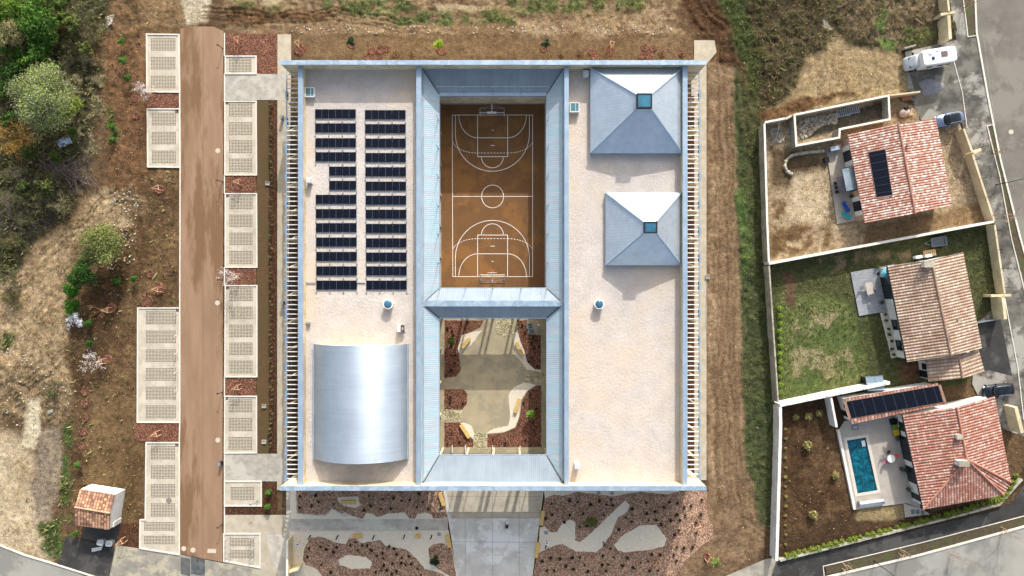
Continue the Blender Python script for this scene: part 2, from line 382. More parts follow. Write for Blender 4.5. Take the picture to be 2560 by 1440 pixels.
ground = npmesh('ground', np.stack([X, Y, Z], -1).reshape(-1, 3), fc, g.m, col=C.reshape(-1, 3), smooth=True)
tag(ground, 'brown earth, sand and rough grass around the buildings', 'ground', kind='structure')
far = MB()
far.v = []; bz = -.9
for x0, x1, y0, y1 in ((-400, -80.9, -400, 400), (80.7, 400, -400, 400), (-80.9, 80.7, 47.7, 400), (-80.9, 80.7, -400, -47.9)):
    far.face([(x0, y0, bz), (x1, y0, bz), (x1, y1, bz), (x0, y1, bz)])
tag(far.build('terrain', pm('far_ground', '6a5a38', '5a5030', .2, c3='4a5228', bump=.4)), 'open ground beyond the plots', 'ground', kind='structure')
def gz(x, y):
    i = int(np.clip(round((y-gy[0])/CELL), 0, ny-1)); j = int(np.clip(round((x-gx[0])/CELL), 0, nx-1)); return float(Z[i, j])
# ---------------------------------------------------------------- paving, roads, beds
M_conc = pm('concrete_light', 'a39f94', '8f8a7e', 1.2, bump=.15, c3='aba79b', big=.25)
M_pave = pm('concrete_bay', 'b3aa98', 'a39a88', .8, bump=.1, c3='bab1a1', big=.3)
M_beige = pm('concrete_beige', 'aea491', '9c927f', .9, bump=.15)
M_plaza = pm('concrete_plaza', 'bebcb4', 'a9a79f', .5, bump=.12, c3='cfd0cc', big=.18)
M_kerb = pm('kerb_white', 'd2cdc0', 'c0bbae', 3)
M_road = pm('road_brown', '80664f', '8f745c', .35, bump=.25, bscale=9, c3='6a4f34', big=.11)
M_asph = pm('asphalt_dark', '2d2d2c', '383735', .9, bump=.3, bscale=12, c3='4b4a46', big=.2)
M_street = pm('street_grey', '625e57', '736f67', .3, bump=.25, bscale=10, c3='7d7970', big=.09, spec=.2)
M_streetb = pm('street_light', '94928a', '84827a', .25, bump=.2, bscale=10, c3='75736c', big=.1)
M_side = pm('sidewalk_dark', '46443e', '6b6860', .45, bump=.3, bscale=9, c3='96938a', big=.16, lo=.4, hi=.6)
M_court = pm('court_resin', '65472a', '72512f', .5, bump=.08, bscale=8, c3='80592f', big=.16, lo=.3, hi=.7)
M_line = pm('line_white', 'e8e4da')
M_gravel = pm('gravel_pale', 'd6ccb6', 'c2b8a4', 6, bump=.35, bscale=18)
M_walk = pm('walk_sand', 'a3967a', '968a6e', .6, bump=.15, bscale=8, c3='8c846e', big=.3)
M_under = pm('gallery_floor', '8f897c', '847e70', 1.0)
def mulch_mat(name, a, b, c, d, sc=9.0):
    g = G(name); v = g.n('TexVoronoi'); v.inputs['Scale'].default_value = sc; g.l(g.pos(), v.inputs['Vector'])
    sep = g.n('SeparateColor'); g.l(v.outputs['Color'], sep.inputs[0])
    col = g.ramp(sep.outputs[0], [(0, a), (.35, b), (.65, c), (1, d)])
    col = g.mix(1.0, col, g.ramp(g.noise(.6, 4), [(.3, (.75, .75, .75)), (.7, (1.2, 1.2, 1.2))]), 'MULTIPLY')
    g.l(col, g.b.inputs['Base Color']); g.b.inputs['Roughness'].default_value = .95
    g.bump(g.math('ADD', v.outputs['Distance'], g.noise(7, 4, .7)), .9, .12); MATS[name] = g.m; return g.m
M_mulch = mulch_mat('mulch_red', '45291c', '5f3a2a', '7a503e', '96705a')
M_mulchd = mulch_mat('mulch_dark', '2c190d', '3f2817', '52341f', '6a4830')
M_chip = mulch_mat('chips_plaza', '6b4e3e', '8a6a56', 'a3836c', 'c4a890', 8.0)
def smooth_poly(pts, step=4, it=2):
    for _ in range(it):                          # corner cutting
        q = []
        for a, b in zip(pts, pts[1:]+pts[:1]): q += [(a[0]*.75+b[0]*.25, a[1]*.75+b[1]*.25), (a[0]*.25+b[0]*.75, a[1]*.25+b[1]*.75)]
        pts = q
    return pts
def sheet(name, pts, z, m, label=None, cat=None, rag=0.0, smooth=False, kind='structure', parent=None, thick=.03):
    if smooth: pts = smooth_poly(pts)
    P = [XY(*p) for p in pts]
    if rag:
        q = []
        for a, b in zip(P, P[1:]+P[:1]):
            n = max(1, int(math.hypot(b[0]-a[0], b[1]-a[1])/.35))
            for i in range(n): q.append((a[0]+(b[0]-a[0])*i/n+rnd.uniform(-rag, rag), a[1]+(b[1]-a[1])*i/n+rnd.uniform(-rag, rag)))
        P = q
    b = MB(); b.prism(P, z-thick, z)
    return tag(b.build(name, m, parent), label, cat, kind=kind)
def line_px(mb, pts, wd, z0, z1, closed=False): return mb.wall([XY(*p, z1) for p in pts], wd, z0, z1, closed)
_m = M_road.node_tree; _tc = [n for n in _m.nodes if n.type == 'TEX_NOISE']; _mp = _m.nodes.new('ShaderNodeMapping'); _mp.inputs['Scale'].default_value = (1.6, .28, 1); _ge = _m.nodes.new('ShaderNodeNewGeometry'); _m.links.new(_ge.outputs['Position'], _mp.inputs[0])
for n in _tc[:2]: _m.links.new(_mp.outputs[0], n.inputs['Vector'])
road = sheet('road', [(451, 72), (470, 66), (535, 67), (559, 78), (556, 1405), (449, 1384)], .06, M_road, 'brown concrete access road between the two rows of parking bays', 'road', rag=.0)
j = MB(); line_px(j, [(508, 70), (507, 1394)], .05, .055, .064); tag(j.build('road_joint', pm('joint', '5d4a38')), 'long joint down the middle of the brown road', 'road', kind='structure')
sheet('path', [(562, 184), (712, 186), (712, 250), (562, 251)], .07, M_conc, 'pale concrete path from the road to the upper side entrance', 'path')
sheet('path', [(561, 1134), (716, 1134), (716, 1203), (561, 1203)], .07, M_conc, 'pale concrete path from the road to the lower side entrance', 'path')
sheet('path', [(560, 1287), (716, 1287), (716, 1335), (560, 1335)], .068, M_beige, 'beige concrete path above the bottom parking bay', 'path')
sheet('pavement', [(694, 86), (728, 86), (728, 165), (716, 1225), (693, 1225)], .062, M_beige, 'beige pavement strip along the left side of the school', 'pavement')
sheet('pavement', [(1735, 101), (1786, 101), (1791, 131), (1766, 161), (1766, 1200), (1728, 1200), (1728, 150), (1735, 150)], .062, M_beige, 'beige pavement strip along the right side of the school', 'pavement')
sheet('pavement', [(693, 1203), (1120, 1203), (1120, 1440), (1145, 1450), (720, 1450), (640, 1425), (640, 1335), (716, 1335), (716, 1203)], .05, pm('conc_grey', 'b3ad9f', '9b958a', .8, bump=.2, c3='c0bbae'), 'grey concrete pavement left of the front beds', 'pavement')
sheet('pavement', [(560, 1335), (660, 1335), (700, 1450), (640, 1430), (558, 1406)], .056, M_beige, 'beige slab around the bicycle bay', 'pavement')
sheet('plaza', [(1104, 1200), (1362, 1200), (1328, 1460), (1148, 1460)], .09, M_plaza, 'grey concrete forecourt narrowing away from the entrance', 'plaza')
sheet('plaza', [(1110, 1200), (1358, 1200), (1350, 1295), (1128, 1295)], .0935, M_beige, 'beige strip of the forecourt in front of the entrance', 'plaza')
j = MB()
for a, b in (((1163, 1295), (1163, 1440)), ((1231, 1228), (1231, 1440)), ((1298, 1228), (1298, 1440)), ((1125, 1354), (1345, 1356)), ((1120, 1281), (1352, 1281)), ((1117, 1241), (1356, 1241)), ((1128, 1295), (1350, 1295))): line_px(j, [a, b], .045, .085, .097)
tag(j.build('paving_joint', pm('joint_grey', '6f716d')), 'joints across the grey forecourt', 'joint', kind='structure')
j = MB(); line_px(j, [(1110, 1225), (1146, 1450)], .1, .05, .13); line_px(j, [(1358, 1225), (1329, 1450)], .1, .05, .13)
line_px(j, [(726, 1228), (726, 1297), (1117, 1297)], .07, .05, .10); line_px(j, [(724, 1425), (724, 1327), (1122, 1326)], .07, .05, .10)
tag(j.build('kerb', M_kerb), 'thin pale kerbs edging the front beds', 'kerb', kind='structure')
# front beds
sheet('mulch_bed', [(741, 1226), (1110, 1226), (1118, 1296), (905, 1297), (880, 1290), (865, 1280), (855, 1283), (830, 1270), (813, 1286), (745, 1283)], .085, M_chip, 'wood chip bed against the front wall left of the forecourt', 'planting bed', rag=.05)
sheet('gravel', [(727, 1226), (741, 1226), (741, 1284), (815, 1290), (832, 1272), (862, 1292), (892, 1283), (895, 1296), (727, 1297)], .083, M_gravel, 'pale gravel edge of the upper left front bed', 'gravel', rag=.04)
for q, l in (([(843, 1243), (895, 1241), (900, 1262), (890, 1270), (860, 1264), (848, 1255)], 'small pale gravel island round a bench in the upper left bed'),
             ([(908, 1297), (915, 1282), (930, 1284), (945, 1292), (970, 1283), (1012, 1281), (1025, 1297)], 'wavy gravel lobe on the lower edge of the upper left bed'),
             ([(1038, 1297), (1045, 1284), (1062, 1281), (1078, 1286), (1083, 1297)], 'small round gravel lobe near the forecourt edge')):
    sheet('gravel', q, .092, M_gravel, l, 'gravel', rag=.05, smooth=False)
sheet('gravel', [(725, 1328), (1122, 1327), (1146, 1450), (745, 1450), (725, 1420)], .066, M_gravel, 'pale gravel ground of the lower left front garden', 'gravel')
sheet('mulch_bed', [(762, 1367), (777, 1344), (800, 1341), (815, 1344), (835, 1355), (865, 1360), (872, 1345), (885, 1344), (905, 1357), (950, 1350), (965, 1365), (1015, 1372), (1045, 1400), (1062, 1422), (1098, 1430), (1130, 1450), (815, 1450), (790, 1420), (765, 1412), (757, 1400)], .08, M_chip, 'large wavy wood chip bed in the lower left front garden', 'planting bed', rag=.05)
sheet('gravel', [(846, 1398), (870, 1386), (915, 1392), (931, 1405), (925, 1420), (880, 1422), (850, 1412)], .088, M_gravel, 'oval gravel island in the lower left chip bed', 'gravel', rag=.05, smooth=False)
sheet('mulch_bed', [(1071, 1372), (1082, 1361), (1105, 1357), (1128, 1370), (1143, 1450), (1100, 1425), (1075, 1405)], .088, M_chip, 'rounded chip bed with the dark shrub beside the forecourt', 'planting bed', rag=.05)
sheet('mulch_bed', [(1362, 1242), (1385, 1228), (1770, 1228), (1765, 1255), (1770, 1290), (1781, 1310), (1782, 1345), (1750, 1368), (1715, 1400), (1690, 1440), (1690, 1450), (1330, 1450), (1340, 1400), (1352, 1360), (1356, 1290)], .07, M_chip, 'big wood chip bed right of the forecourt', 'planting bed', rag=.06)
sheet('gravel', [(1360, 1226), (1700, 1226), (1670, 1236), (1600, 1229), (1530, 1240), (1440, 1229), (1408, 1240), (1385, 1235), (1362, 1246)], .078, M_gravel, 'thin gravel edge under the front wall right of the forecourt', 'gravel', rag=.05)
sheet('gravel', [(1350, 1318), (1362, 1316), (1375, 1330), (1393, 1330), (1408, 1305), (1425, 1299), (1438, 1305), (1438, 1350), (1450, 1356), (1480, 1330), (1540, 1272), (1563, 1250), (1574, 1262), (1568, 1280), (1545, 1292), (1530, 1330), (1508, 1365), (1490, 1380), (1440, 1378), (1405, 1358), (1370, 1370), (1345, 1382)], .08, M_gravel, 'branching gravel walk through the right chip bed', 'gravel', rag=.05)
sheet('gravel', [(1535, 1362), (1560, 1335), (1600, 1313), (1640, 1311), (1665, 1345), (1660, 1365), (1620, 1375), (1560, 1380), (1545, 1375)], .082, M_gravel, 'large oval gravel island in the right chip bed', 'gravel', rag=.05)
# parking: slabs, kerb frames, perforated panels
def grid_mat():
    g = G('grass_paver'); uv = g.n('UVMap'); sp = g.n('SeparateXYZ'); g.l(uv.outputs[0], sp.inputs[0])
    def cell(o):
        f = g.math('FRACT', o); a = g.math('ABSOLUTE', g.math('SUBTRACT', f, .5)); return g.math('LESS_THAN', a, .31)
    mk = g.math('MULTIPLY', cell(sp.outputs[0]), cell(sp.outputs[1]))
    n = g.noise(1.3, 4, .6); soil = g.ramp(n, [(.35, '2a2419'), (.55, '1f1a12'), (.7, '332f1c')])
    g.l(g.mix(mk, lin('b4ab97'), soil), g.b.inputs['Base Color']); g.b.inputs['Roughness'].default_value = .9
    g.bump(g.math('SUBTRACT', 1.0, mk), .6, .05); return g.m
M_grid = grid_mat()
def bay(outline, panels, desc, nx=16, ny=9):
    sheet('parking_bay', outline, .07, M_pave, desc, 'parking bay')
    k = MB(); line_px(k, outline, .18, .03, .17, True); tag(k.build('kerb', M_kerb), 'white kerb round the '+desc, 'kerb', kind='structure')
    for i, (x0, x1, y0, y1, sk) in enumerate(panels):
        b = MB(); q = [(x0, y1), (x1, y1+sk), (x1, y0+sk), (x0, y0)]; n_ = ny if y1-y0 > 25 else 6; m_ = nx if x1-x0 < 70 else 21
        if x1-x0 < 62: m_ = 16
        b.face([W(*p, .079) for p in q], [(0, 0), (m_, 0), (m_, n_), (0, n_)])
        tag(b.build('grass_paver', M_grid), 'field %d from the top in the %s' % (i+1, desc), 'paver field', kind='structure')
def rows(x0, x1, ys): return [(x0, x1, a, b, 0) for a, b in ys]
bay([(366, 85), (447, 86), (449, 230), (367, 229)], rows(377, 439, [(95, 127), (142, 174), (189, 221)]), 'top left parking bay')
bay([(368, 272), (449, 272), (450, 418), (369, 417)], rows(379, 440, [(281, 314), (329, 361), (376, 408)]), 'second parking bay on the left of the road')
bay([(344, 770), (449, 770), (449, 1056), (343, 1056)], rows(364, 440, [(778, 811), (826, 858), (873, 905), (920, 952), (966, 999), (1013, 1046)]), 'wide parking bay on the left of the road')
bay([(365, 1107), (448, 1107), (448, 1387), (349, 1371), (350, 1300), (363, 1300)], rows(377, 438, [(1115, 1149), (1163, 1197), (1210, 1244), (1258, 1292)])+rows(360, 437, [(1305, 1327), (1339, 1361)]), 'bottom parking bay on the left of the road')
bay([(563, 140), (640, 140), (640, 184), (563, 184)], rows(572, 629, [(146, 180)]), 'small top parking bay right of the road')
bay([(562, 253), (640, 253), (641, 437), (562, 437)], rows(572, 631, [(259, 292), (305, 338), (350, 383), (396, 430)]), 'second parking bay right of the road')
bay([(563, 484), (641, 484), (642, 668), (563, 668)], rows(573, 632, [(490, 523), (536, 568), (581, 613), (627, 660)]), 'third parking bay right of the road')
bay([(563, 714), (642, 714), (642, 942), (562, 942)], rows(573, 632, [(720, 753), (766, 798), (811, 843), (856, 888), (901, 934)]), 'long parking bay right of the road')
bay([(562, 991), (641, 991), (641, 1132), (561, 1133)], rows(571, 631, [(998, 1031), (1045, 1078), (1092, 1125)]), 'parking bay above the lower side entrance')
bay([(561, 1204), (653, 1204), (653, 1265), (561, 1265)], rows(576, 636, [(1217, 1250)]), 'single parking bay below the lower side entrance')
bay([(559, 1335), (650, 1335), (650, 1420), (559, 1403)], rows(575, 635, [(1345, 1366), (1375, 1396)]), 'bicycle bay at the bottom right of the road', ny=6)
k = MB(); line_px(k, [(449, 230), (449, 272)], .16, .03, .16); line_px(k, [(450, 418), (449, 770)], .16, .03, .16); line_px(k, [(449, 1056), (448, 1107)], .16, .03, .16)
for a, b in ((82, 140), (184, 253), (437, 484), (668, 714), (942, 991), (1133, 1204), (1265, 1335)): line_px(k, [(561, a), (561, b)], .16, .03, .12)
tag(k.build('kerb', M_kerb), 'white kerb lines on both sides of the brown road', 'kerb', kind='structure')
for q, l in (([(564, 84), (693, 86), (693, 185), (642, 185), (642, 138), (564, 138)], 'top bed right of the road'), ([(368, 232), (448, 233), (448, 270), (369, 270)], 'bed between the two upper left bays'),
             ([(564, 439), (641, 439), (641, 482), (564, 482)], 'bed between the second and third right bays'), ([(564, 670), (641, 670), (641, 712), (564, 712)], 'bed with the white blossom tree right of the road'),
             ([(563, 944), (641, 944), (641, 989), (563, 989)], 'bed above the lowest long right bay'), ([(655, 1204), (693, 1204), (693, 1286), (563, 1286), (563, 1267), (655, 1267)], 'L-shaped bed around the single bay'),
             ([(335, 1058), (447, 1058), (447, 1105), (360, 1105), (338, 1100)], 'bed between the two lower left bays'), ([(300, 1312), (347, 1305), (347, 1370), (295, 1360)], 'bed beside the tiled shelter'), ([(672, 250), (693, 250), (693, 1133), (672, 1133)], 'narrow hedge strip beside the pavement')):
    sheet('mulch_bed', q, .066, M_mulchd if 'strip' in l or 'shelter' in l or 'L-' in l else M_mulch, 'dark red-brown mulch '+l, 'planting bed', rag=.06)
sheet('lawn', [(642, 252), (674, 252), (674, 1133), (642, 1133)], .055, pm('lawn_dry', '4a3820', '5c462c', 4, bump=.5, bscale=9, c3='4c4024'), 'narrow dry brown lawn between the right bays and the hedge strip', 'lawn')
# streets
sheet('street', [(-100, 1340), (0, 1366), (60, 1390), (150, 1417), (250, 1445), (-100, 1520)], .05, M_streetb, 'light grey street at the bottom left corner', 'street')
sheet('pavement', [(165, 1342), (290, 1366), (270, 1460), (240, 1450), (144, 1411)], .075, M_asph, 'dark asphalt pavement below the shelter', 'pavement')
sheet('pavement', [(288, 1362), (450, 1386), (640, 1424), (730, 1450), (250, 1460)], .06, pm('pave_worn', '77746a', '8c887c', .7, bump=.2, c3='a39c86', big=.3), 'worn grey pavement along the bottom', 'pavement')
sheet('pavement', [(212, 1312), (300, 1310), (291, 1362), (206, 1346)], .082, pm('asphalt_mid', '3a3a38', '454440', 1), 'dark asphalt floor in front of the shelter', 'pavement')
for x0, x1, c in ((452, 476, '4a4c4c'), (478, 513, '3d4346')): sheet('road_patch', [(x0, 1392), (x1, 1397), (x1, 1440), (x0, 1434)], .068, pm('patch'+c, c, '5c5e5c', 1.2), 'dark repair patch in the pavement below the brown road'+(', narrower one' if x0 < 460 else ', bluish wider one'), 'patch')
k = MB(); line_px(k, [(-100, 1338), (0, 1364), (60, 1388), (150, 1415), (260, 1450)], .22, .0, .16); tag(k.build('kerb', M_kerb), 'kerb of the street in the bottom left corner', 'kerb', kind='structure')
sheet('pavement', [(1790, 1450), (1915, 1397), (2050, 1378), (2060, 1450)], .06, pm('pave_light', '9d978a', '8b8578', .8, c3='77746c'), 'light worn pavement at the bottom beside the garden wall', 'pavement')
sheet('pavement', [(1940, 1402), (2200, 1345), (2480, 1277), (2530, 1255), (2580, 1180), (2600, 1260), (2560, 1290), (2300, 1358), (2060, 1416), (2055, 1450), (1925, 1450)], .08, M_asph, 'black asphalt pavement outside the lowest garden', 'pavement')
sheet('verge', [(2062, 1416), (2300, 1359), (2560, 1292), (2600, 1290), (2600, 1310), (2300, 1385), (2067, 1436)], .07, pm('verge', '40382a', '544a36', 2, bump=.5, c3='454c28', big=.4), 'brown grass verge beside the lower street', 'verge')
sheet('street', [(2060, 1445), (2300, 1390), (2600, 1306), (2700, 1290), (2700, 1520), (2040, 1520)], .055, M_streetb, 'light grey street at the bottom right', 'street')
k = MB(); line_px(k, [(2066, 1444), (2300, 1388), (2600, 1306)], .3, .0, .17); line_px(k, [(2062, 1450), (2058, 1416), (2300, 1358), (2562, 1290)], .1, .0, .14)
tag(k.build('kerb', M_kerb), 'kerb stones of the lower right street', 'kerb', kind='structure')
sheet('street', [(2436, -60), (2700, -60), (2700, 1000), (2590, 740), (2548, 590), (2500, 400), (2468, 240), (2440, 80)], .055, M_street, 'brownish grey street along the right edge', 'street')
sheet('sidewalk', [(2364, -60), (2436, -60), (2442, 80), (2470, 240), (2502, 400), (2550, 590), (2592, 740), (2700, 1000), (2700, 1150), (2480, 1060), (2430, 960), (2440, 810), (2512, 745), (2484, 560), (2430, 385), (2400, 300), (2320, 330), (2270, 240), (2262, 130), (2390, 100)], .07, M_side, 'patchy grey sidewalk and driveways beside the houses', 'sidewalk')
k = MB(); line_px(k, [(2436, -60), (2442, 80), (2470, 240), (2502, 400), (2550, 590), (2592, 740)], .25, .0, .18)
line_px(k, [(2384, 150), (2406, 230), (2418, 320)], .1, .05, .12); line_px(k, [(2460, 100), (2490, 330)], .01, .05, .06)
line_px(k, [(2404, -40), (2420, 92), (2444, 88)], .12, .05, .17); line_px(k, [(2488, 310), (2468, 315), (2500, 440), (2530, 600), (2570, 760)], .12, .05, .17); line_px(k, [(2512, 745), (2545, 920), (2560, 1050)], .12, .05, .15)
tag(k.build('kerb', M_kerb), 'pale kerbs of the right hand street and its planting strips', 'kerb', kind='structure')
sheet('verge', [(2405, -40), (2436, -40), (2443, 86), (2421, 90)], .082, MATS['verge'], 'planting strip at the top of the right street', 'verge')
sheet('verge', [(2470, 315), (2487, 312), (2502, 400), (2549, 590), (2590, 740), (2572, 750), (2530, 600), (2500, 440)], .082, MATS['verge'], 'long planting strip beside the right street', 'verge')
sheet('pavement', [(2440, 810), (2500, 795), (2530, 940), (2470, 925), (2452, 930)], .078, M_asph, 'dark asphalt driveway beside the middle house', 'driveway')
sheet('pavement', [(2270, 170), (2380, 165), (2365, 215), (2300, 300), (2288, 240)], .078, pm('drive1', '57534b', '6b675c', .7, c3='8a8578'), 'grey driveway under the motorhome', 'driveway')
# court and garden yard floors
sheet('gallery_floor', [(1050, 160), (1418, 160), (1418, 1204), (1050, 1204)], .03, M_under, 'grey floor under the galleries', 'floor')
sheet('sports_court', [(1102, 262), (1361, 261), (1361, 719), (1104, 719)], .045, M_court, 'orange-brown resin sports court', 'court')
k = MB(); z0, z1 = .04, .056
def arc(cx, cy, rx, ry, a0, a1, n=40): return [(cx+rx*math.cos(R(a0+(a1-a0)*i/n)), cy-ry*math.sin(R(a0+(a1-a0)*i/n))) for i in range(n+1)]
LW = .07
line_px(k, [(1130.5, 287.5), (1331.5, 287.5), (1331.5, 691.5), (1132, 691.5)], LW, z0, z1, True); line_px(k, [(1131, 491), (1331.5, 491)], LW, z0, z1)
line_px(k, arc(1231.5, 491, 27.5, 28.5, 0, 360)[:-1], LW, z0, z1, True)
for s, y0 in ((1, 287.5), (-1, 691.5)):
    def t(p): return (p[0], y0+s*p[1])
    line_px(k, [t(p) for p in ((1194, 0), (1194, 104), (1269, 104), (1269, 0))], LW, z0, z1)
    line_px(k, [t(p) for p in ((1147, 0),)+tuple((x, -y+0) for x, y in arc(1194, 0, 47, 57, 180, 270, 14))+((1269, 57),)+tuple((x, -y) for x, y in arc(1269, 0, 47, 57, 270, 360, 14))] if 0 else [t(q) for q in [(1194-47*math.cos(R(a)), 57*math.sin(R(a))) for a in range(0, 91, 6)]+[(1269+47*math.sin(R(a)), 57*math.cos(R(a))) for a in range(0, 91, 6)]], LW, z0, z1)
    line_px(k, [t(q) for q in [(1138.5, 0)]+[(1231-92.5*math.cos(R(a)), 47+93.5*math.sin(R(a))) for a in range(0, 181, 5)]+[(1323.5, 0)]], LW, z0, z1)
    line_px(k, [t((1231-27.5*math.cos(R(a)), 104+28*math.sin(R(a)))) for a in range(0, 181, 8)], LW, z0, z1)
    d = [(1131, 62)]+[(1194-63*math.cos(R(a)), 62+33*math.sin(R(a))) for a in range(6, 91, 7)]+[(1194+x, 95) for x in range(8, 75, 8)]+[(1269+63*math.sin(R(a)), 62+33*math.cos(R(a))) for a in range(0, 86, 7)]
    for a, b in zip(d, d[1:]): line_px(k, [t(a), t((a[0]*.42+b[0]*.58, a[1]*.42+b[1]*.58))], LW, z0, z1)
    line_px(k, [t((1226, 76)), t((1237, 76))], LW, z0, z1); line_px(k, [t((1229, 38)), t((1234, 38))], LW, z0, z1)
tag(k.build('court_marking', M_line), 'white painted lines of the sports court', 'markings', kind='structure')
sheet('courtyard_path', [(1098, 790), (1370, 790), (1370, 1132), (1098, 1132)], .044, M_walk, 'sandy concrete walk through the planted courtyard', 'path')
YB = [([(1111, 801), (1209, 801), (1200, 818), (1178, 830), (1155, 838), (1145, 870), (1152, 925), (1140, 940), (1122, 944), (1111, 944)], 'upper left mulch bed of the courtyard'),
      ([(1294, 801), (1319, 801), (1320, 833), (1352, 838), (1352, 923), (1335, 922), (1318, 905), (1312, 880), (1300, 850), (1294, 830)], 'upper right mulch bed of the courtyard'),
      ([(1111, 973), (1160, 973), (1168, 985), (1167, 1010), (1155, 1023), (1111, 1023)], 'small left mulch bed of the courtyard'),
      ([(1111, 1056), (1150, 1056), (1175, 1090), (1184, 1100), (1183, 1117), (1111, 1117)], 'lower left mulch bed of the courtyard'),
      ([(1219, 1117), (1219, 1085), (1260, 1082), (1290, 1068), (1300, 1040), (1305, 1000), (1318, 978), (1340, 965), (1353, 963), (1353, 1117)], 'large lower right mulch bed of the courtyard')]
for q, l in YB: sheet('mulch_bed', q, .07, M_mulch, 'reddish '+l, 'planting bed', rag=.05)
for q, l in (([(1146, 838), (1165, 833), (1205, 826), (1178, 862), (1150, 885), (1144, 872)], 'pale gravel wedge behind the upper left courtyard bench'), ([(1284, 830), (1294, 830), (1302, 852), (1314, 888), (1320, 905), (1337, 924), (1352, 926), (1352, 930), (1318, 924), (1290, 890), (1284, 860)], 'pale gravel band beside the upper right courtyard bed'),
             ([(1216, 1083), (1235, 1072), (1270, 1064), (1276, 1045), (1273, 1010), (1272, 985), (1285, 968), (1310, 955), (1340, 962), (1316, 978), (1303, 1000), (1298, 1040), (1288, 1067), (1260, 1080)], 'curving pale gravel band in the lower right of the courtyard'), ([(1160, 1056), (1178, 1064), (1185, 1080), (1184, 1098), (1170, 1085), (1152, 1058)], 'pale gravel wedge by the lower left courtyard bench')):
    sheet('gravel', q, .062, M_gravel, l, 'gravel', rag=.04)
M_cob = mulch_mat('cobble', '8a8060', '9c9170', 'aca382', 'bdb594', 5.0)
for q, l in (([(1238, 797), (1284, 797), (1282, 838), (1262, 842), (1240, 836)], 'upper cobbled patch of the courtyard'), ([(1104, 1024), (1158, 1024), (1152, 1052), (1103, 1054)], 'left cobbled patch of the courtyard'), ([(1184, 1080), (1218, 1080), (1219, 1124), (1184, 1124)], 'lower cobbled patch of the courtyard'), ([(1312, 928), (1361, 932), (1360, 958), (1312, 956)], 'right cobbled patch of the courtyard')):
    sheet('cobbles', q, .055, M_cob, l, 'cobbles', rag=.03)
# ---------------------------------------------------------------- the school
def _streak(m, sc, lo, hi):
    t = m.node_tree; b_ = t.nodes['Principled BSDF']; src = b_.inputs['Base Color'].links[0].from_socket; ge = t.nodes.new('ShaderNodeNewGeometry'); mp = t.nodes.new('ShaderNodeMapping'); mp.inputs['Scale'].default_value = sc; n = t.nodes.new('ShaderNodeTexNoise'); n.inputs['Scale'].default_value = 1; n.inputs['Detail'].default_value = 5; r = t.nodes.new('ShaderNodeValToRGB'); r.color_ramp.elements[0].position = .3; r.color_ramp.elements[0].color = (lo, lo, lo, 1); r.color_ramp.elements[1].position = .7; r.color_ramp.elements[1].color = (hi, hi, hi, 1); x = t.nodes.new('ShaderNodeMixRGB'); x.blend_type = 'MULTIPLY'; x.inputs[0].default_value = 1
    t.links.new(ge.outputs['Position'], mp.inputs[0]); t.links.new(mp.outputs[0], n.inputs['Vector']); t.links.new(n.outputs['Fac'], r.inputs[0]); t.links.new(src, x.inputs[1]); t.links.new(r.outputs[0], x.inputs[2]); t.links.new(x.outputs[0], b_.inputs['Base Color'])
def metal_mat(name, c, c2, freq=True, rough=.42, metal=.55, tint=None, bs=.5):
    g = G(name); n = g.noise(.35, 4, .6); col = g.ramp(n, [(.35, c), (.65, c2)])
    if freq or tint:
        uv = g.n('UVMap'); sp = g.n('SeparateXYZ'); g.l(uv.outputs[0], sp.inputs[0])
    if tint:
        w_ = g.n('TexNoise'); w_.inputs['Scale'].default_value = 1.0; w_.inputs['Detail'].default_value = 3
        mp = g.n('Mapping'); mp.inputs['Scale'].default_value = (.33, .04, 1); g.l(uv.outputs[0], mp.inputs[0]); g.l(mp.outputs[0], w_.inputs['Vector'])
        col = g.mix(g.ramp(w_.outputs['Fac'], [(.47, (0, 0, 0)), (.56, (.8, .8, .8))]), col, lin(tint))
    g.l(col, g.b.inputs['Base Color']); g.b.inputs['Roughness'].default_value = rough; g.b.inputs['Metallic'].default_value = metal
    if freq:
        s = g.math('SINE', g.math('MULTIPLY', sp.outputs[0], 2*math.pi)); g.bump(s, bs, .04)
    return g.m
M_roofm = metal_mat('roof_metal', '77838d', '828e98', bs=.15, metal=.1, rough=.6); M_roofs = metal_mat('roof_metal_side', 'aab5bd', 'a0abb4', tint='9ab6be', bs=.2, rough=.5, metal=.2)
M_vault = metal_mat('vault_metal', 'a9b4be', 'a0abb6', False, rough=.42, metal=.7); M_pyr = metal_mat('pyramid_metal', 'b0bbc5', 'b9c3cd', rough=.33, metal=.6, bs=.08)
_streak(M_vault, (.12, 2.6, .1), .95, 1.04); _streak(M_roofs, (.2, 2.2, .2), .93, 1.06); _streak(M_roofm, (2.2, .2, .2), .94, 1.06); _streak(M_pyr, (1.4, 1.4, 1.4), .95, 1.04)
M_cap = pm('cap_blue', '9bafbf', '8a9fb0', .5, rough=.45, metal=.35, c3='a9b9c6', big=.9)
M_capl = pm('cap_side', '9aaebe', '8a9fb1', .7, rough=.45, metal=.35)
M_wallb = pm('render_beige', 'cfc4aa', 'c2b698', 1.0, c3='b0a288', big=.4)
M_deck = G('deck_screed')
